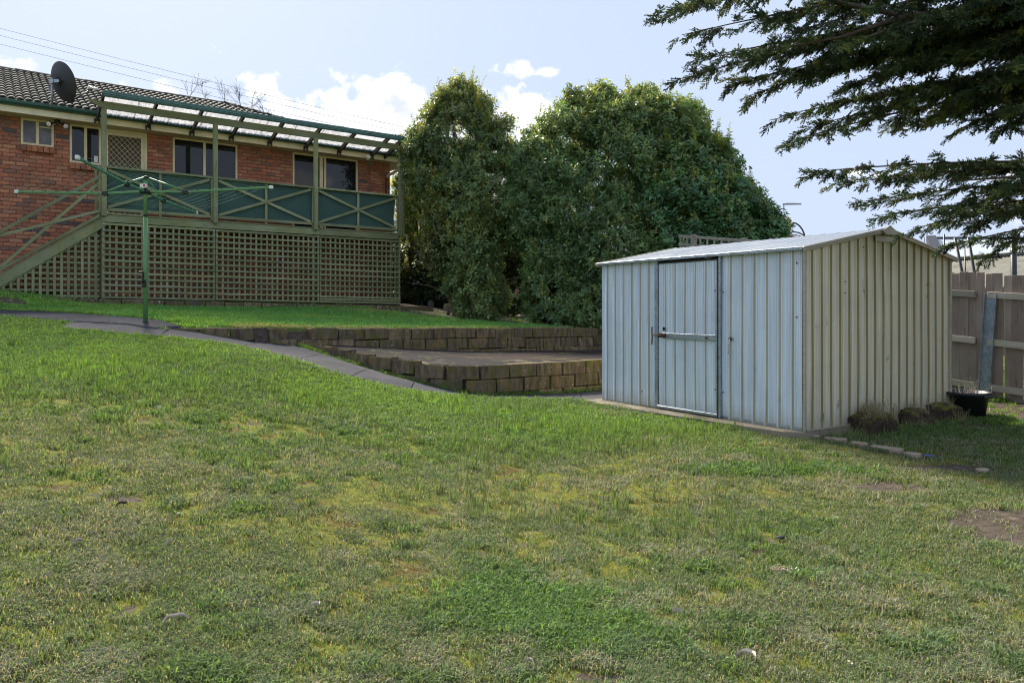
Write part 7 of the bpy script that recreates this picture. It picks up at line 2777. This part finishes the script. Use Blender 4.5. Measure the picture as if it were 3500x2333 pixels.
# ------------------------------------------------------------------ overhead wires
for (a, b, lb) in (((-500, -32, 24), (1990, 560, 60), 'topmost of the three thin overhead wires crossing the sky'), ((-500, -6, 24), (1990, 577, 60), 'middle one of the three thin overhead wires'),
                   ((-500, 25, 24), (1990, 600, 60), 'lowest of the three thin overhead wires, just above the roof')):
    p, q = at(*a), at(*b)
    pts = []
    for k in range(31):
        u_ = k / 30
        pts.append(p * (1 - u_) + q * u_ - np.array((0, 0, 0.35 * 4 * u_ * (1 - u_))))
    tag(MB().tube(pts, [0.005 + 0.008 * k / 30 for k in range(31)], 4).build('overhead_wire', M_WIRE), lb, 'wire', 'overhead wires')

# ------------------------------------------------------------------ neighbouring houses
nb1 = thing('neighbour_house', 'pinkish brick house with brown roof glimpsed beyond the deck corner', 'house', (0, 0, 0))
E0, E1 = np.array((-5.6, 31.5)), np.array((1.5, 26.5))
ed = (E1 - E0) / np.linalg.norm(E1 - E0); en = np.array((ed[1], -ed[0]))
if en @ (-E0) < 0: en = -en
gz0 = -0.2; wt = 3.25
Lw = np.linalg.norm(E1 - E0)
mb = MB(); pa, pb = E0 - en * 0.06, E1 - en * 0.06
mb.beam((*pa, (gz0 + wt) / 2), (*pb, (gz0 + wt) / 2), 0.1, wt - gz0); mb.build('wall', M_PINKMO, nb1)
bm_ = MB().box((0, 0, 0), (0.225, 0.03, 0.07)).mesh('brick', M_PINKBR, bevel=0.004)
ang = math.atan2(ed[1], ed[0])
cnt = 0
for r_ in range(38):
    for k in range(int(Lw / 0.24)):
        p = E0 + ed * (0.12 + k * 0.24 + 0.12 * (r_ % 2)) + en * 0.0
        z = wt - 0.05 - r_ * 0.086
        sx = CX + F * p[0] / p[1]
        if 1360 < sx < 1450 and z > 0.9:
            link('brick', bm_, nb1, (p[0], p[1], z), (0, 0, ang)); cnt += 1
bk = MB()
for r_ in range(38):
    for k in range(int(Lw / 0.24)):
        p = E0 + ed * (0.12 + k * 0.24 + 0.12 * (r_ % 2)); z = wt - 0.05 - r_ * 0.086
        sx = CX + F * p[0] / p[1]
        if not (1360 < sx < 1450 and z > 0.9):
            bk.beam((*(p - ed * .1125), z), (*(p + ed * .1125), z), 0.03, 0.07)
o = bk.build('brickwork', M_PINKBR, nb1); o['kind'] = 'stuff'
ga, gb = E0 + en * 0.5, E1 + en * 0.5
MB().beam((*ga, wt + 0.42), (*gb, wt + 0.42), 0.11, 0.10).build('gutter', M_OFFROOF, nb1, bevel=0.01)
MB().beam((*(ga - en * .08), wt + 0.30), (*(gb - en * .08), wt + 0.30), 0.03, 0.18).build('fascia', M_OFFROOF, nb1)
MB().beam((*(ga - en * .3), wt + 0.2), (*(gb - en * .3), wt + 0.2), 0.5, 0.02).build('soffit', M_SOFFIT, nb1)
mb = MB()
nseg = 14
for i in range(nseg):
    t0, t1 = i * 0.33, (i + 1) * 0.33 + 0.03
    for q in range(int(Lw / 0.3)):
        a0_ = ga + ed * (q * 0.3); a1_ = ga + ed * (q * 0.3 + 0.29)
        mb.add([(*(a0_ - en * t0), wt + .5 + t0 * .42 + .03), (*(a1_ - en * t0), wt + .5 + t0 * .42 + .03), (*(a1_ - en * t1), wt + .5 + t1 * .42), (*(a0_ - en * t1), wt + .5 + t1 * .42)], [(0, 1, 2, 3)])
o = mb.build('roof', M_NTILE, nb1)

nb2 = thing('neighbour_house', 'cream guttered roof corner of a house above the far right of the hedge', 'house', (0, 0, 0))
c0 = at(2698, 748, 34.0)
hd2 = np.array((-0.93, 0.36, 0)); hn = np.array((0.36, 0.93, 0))
p1 = c0 + hd2 * 7
MB().beam(c0, p1, 0.14, 0.17).build('gutter', M_CREAM2, nb2, bevel=0.03)
MB().beam(c0 + hn * .1 - (0, 0, .22) + hd2 * .9, p1 + hn * .1 - (0, 0, .22), 0.04, 0.30).build('fascia', M_CREAM2, nb2)
MB().beam(c0 + hn * .0 + (0, 0, 0), c0 + hn * 5, 0.14, 0.17).build('gutter', M_CREAM2, nb2, bevel=0.03)
MB().beam(c0 + hn * .4 - (0, 0, 2.6) + hd2 * .5, p1 + hn * .4 - (0, 0, 2.6), 0.1, 4.8).build('wall', M_CREAM2, nb2)
mb = MB()
mb.add([c0 + (0, 0, .06), p1 + (0, 0, .06), p1 + hn * 3 + (0, 0, 1.3), c0 + hd2 * 3 + hn * 3 + (0, 0, 1.3)], [(0, 1, 2, 3)])
mb.add([c0 + (0, 0, .06), c0 + hd2 * 3 + hn * 3 + (0, 0, 1.3), c0 + hn * 6 + (0, 0, .06)], [(0, 1, 2)])
mb.build('roof', M_NTILE, nb2)

ant = thing('tv_antenna', 'thin television antenna on a mast above the cream gutter corner', 'antenna', at(2680, 745, 34.2))
ab = at(2680, 745, 34.2)


def al(*q):
    return at(*q) - ab


MB().tube([al(2680, 748, 34.2), al(2679, 696, 34.2)], 0.022, 8).build('mast', M_DARKM, ant)
MB().tube([al(2675, 697, 34.3), al(2739, 696, 34.0)], 0.016, 6).build('boom', M_DARKM, ant)
MB().tube([al(2680, 699, 34.3), al(2739, 699, 34.0)], 0.012, 6).build('boom', M_DARKM, ant)
for k in range(9):
    q = al(2683 + k * 6.6, 697, 34.25 - .03 * k)
    MB().tube([q - (0.05, 0.5 - .03 * k, 0), q + (0.05, 0.5 - .03 * k, 0)], 0.008, 4).build('element', M_DARKM, ant)
MB().tube([al(2698, 694, 34.2), al(2714, 686, 34.0)], 0.006, 4).build('element', M_DARKM, ant)
ant2 = thing('tv_antenna', 'dark television antenna peeking over the right end of the pergola gutter', 'antenna', at(1352, 475, 28))
ab = at(1352, 475, 28)
MB().tube([al(1352, 520, 28), al(1352, 458, 28)], 0.02, 6).build('mast', M_DARKM, ant2)
for dy in (463, 467):
    MB().tube([al(1336, dy, 28), al(1388, dy - 1, 28)], 0.014, 5).build('boom', M_DARKM, ant2)
for k in range(6):
    q = al(1340 + k * 9, 464, 28)
    MB().tube([q - (0.05, .35, 0), q + (0.05, .35, 0)], 0.008, 4).build('element', M_DARKM, ant2)

# neighbour's raised deck rail and hanging egg chair
rb = at(2730, 830, 27)
rl = thing('balcony_railing', 'brown timber balcony railing just above the shed roof', 'railing', rb)
ab = rb
MB().beam(al(2660, 803, 27.6), al(2810, 818, 26.4), 0.14, 0.07).build('hand_rail', M_BROWNT, rl, bevel=0.01)
MB().beam(al(2660, 809, 27.6), al(2810, 823, 26.4), 0.05, 0.10).build('rail', M_BROWNT, rl)
for k in range(15):
    q0 = al(2676 + k * 9, 810 + k * 0.9, 27.5 - k * .08)
    MB().box(q0 - (0, 0, 0.4), (0.04, 0.04, 0.8)).build('baluster', M_BROWNT, rl)
ec = thing('hanging_chair', 'dark hanging egg chair on a curved stand above the shed roof', 'chair', rb)
arc = [(2709, 760.5), (2722, 764), (2733, 772), (2742, 784), (2748, 797), (2751, 810), (2752, 835)]
MB().tube([al(x, y, 27.5) for x, y in arc], 0.030, 8).build('stand', M_DARKM, ec, True)
MB().tube([al(2709, 762, 27.5), al(2710, 792, 27.5)], 0.008, 5).build('chain', M_DARKM, ec)
MB().tube([al(2709.5, 767, 27.5), al(2709.5, 775, 27.5)], 0.016, 6).build('spring', M_DARKM, ec)
hoop = [(2683, 804), (2692, 797.5), (2703, 793.5), (2716, 792.5), (2730, 795), (2743, 801), (2752, 809), (2758, 818)]
MB().tube([al(x, y, 27.5) for x, y in hoop], 0.024, 8).build('basket_rim', M_DARKM, ec, True)
hoop2 = [(2694, 806), (2705, 803), (2717, 802), (2730, 804), (2742, 809), (2750, 815)]
MB().tube([al(x, y, 27.2) for x, y in hoop2], 0.014, 6).build('basket_rim', M_DARKM, ec, True)
for k in range(9):
    t_ = k / 8
    a_ = al(2696 + 46 * t_, 796 + 6 * (2 * t_ - 1) ** 2, 27.5); b_ = al(2699 + 44 * t_, 803.5 + 5 * (2 * t_ - 1) ** 2, 27.2)
    MB().tube([a_, b_], 0.005, 4).build('weave', M_OFFROOF, ec)

# low fibro shed roof and pale roof beyond the paling fence
fs_ = thing('neighbour_shed', 'grey corrugated fibro shed roof just above the paling fence', 'shed', (0, 0, 0))
r0_, r1_ = at(3180, 897, 19.0), at(3640, 858, 16.5)
e0_ = np.array((r0_[0] - 0.7, r0_[1] - 3.2, r0_[2] - 0.75)); e1_ = np.array((r1_[0] - 0.7, r1_[1] - 3.2, r1_[2] - 0.75))
nw = 42
V_, Fq = [], []
for i in range(nw * 6 + 1):
    t_ = i / (nw * 6)
    dz = 0.028 * math.cos(2 * math.pi * i / 6)
    V_ += [tuple(r0_ * (1 - t_) + r1_ * t_ + (0, 0, dz)), tuple(e0_ * (1 - t_) + e1_ * t_ + (0, 0, dz))]
Fq = [(2 * i, 2 * i + 1, 2 * i + 3, 2 * i + 2) for i in range(nw * 6)]
link('roof_sheet', quad_mesh('roof_sheet', V_, Fq, M_FIBRO), fs_)
MB().beam(r0_ + (0, 0, .03), r1_ + (0, 0, .03), 0.3, 0.09).build('ridge_cap', M_FIBRO, fs_, bevel=0.02)
MB().beam((*((e0_ + (r0_ - e0_) * .1)[:2]), -0.4), (*((e1_ + (r1_ - e1_) * .1)[:2]), -0.4), 0.1, 1.2).build('wall', M_FIBRO, fs_)
pr = thing('neighbour_roof', 'pale metal roof with dark barge board behind the fibro shed', 'roof', (0, 0, 0))
a_, b_, c_, d_ = at(3178, 815, 26), at(3620, 815, 26), at(3640, 905, 23), at(3215, 905, 23)
mb = MB(); mb.add([a_, b_, c_, d_] + [q - (0, 0, .08) for q in (a_, b_, c_, d_)], [(0, 1, 2, 3), (7, 6, 5, 4), (0, 4, 5, 1), (1, 5, 6, 2), (2, 6, 7, 3), (3, 7, 4, 0)])
mb.build('roof_sheet', M_OFFROOF, pr)
MB().beam(a_ + (0.04, 0, .0), d_ + (0.04, 0, .0), 0.30, 0.22).build('barge_board', M_DARKM, pr)
MB().beam(a_ + (0, 0, .03), b_ + (0, 0, .03), 0.12, 0.05).build('ridge_cap', M_DARKM, pr)
MB().beam((*d_[:2], d_[2] - 1.4), (*c_[:2], c_[2] - 1.4), 0.1, 2.6).build('wall', M_FIBRO, pr)
for i, (x0, y0, x1, y1, r_, lb) in enumerate([(3264, 812, 3296, 965, 0.024, 'leftmost dark slanted pole above the fence'), (3310, 812, 3336, 965, 0.026, 'second dark slanted pole above the fence'),
                                              (3297, 840, 3300, 965, 0.012, 'thinnest upright stake between the two slanted poles'), (3158, 812, 3157, 900, 0.012, 'thin upright stake behind the shed gable'),
                                              (3227, 800, 3227, 940, 0.014, 'thin upright stake in front of the pale roof'), (3463, 800, 3466, 965, 0.05, 'thick dark upright post above the fence at right')]):
    p, q = at(x0, y0, 13.2), at(x1, y1, 13.2)
    d = (q - p) / np.linalg.norm(q - p); q = p + d * ((p[2] + 1.25) / -d[2])
    tag(MB().tube([p, (p + q) / 2, q], r_, 8).build('garden_pole', M_DARKM, None, True), lb, 'pole', 'dark poles beyond the fence')
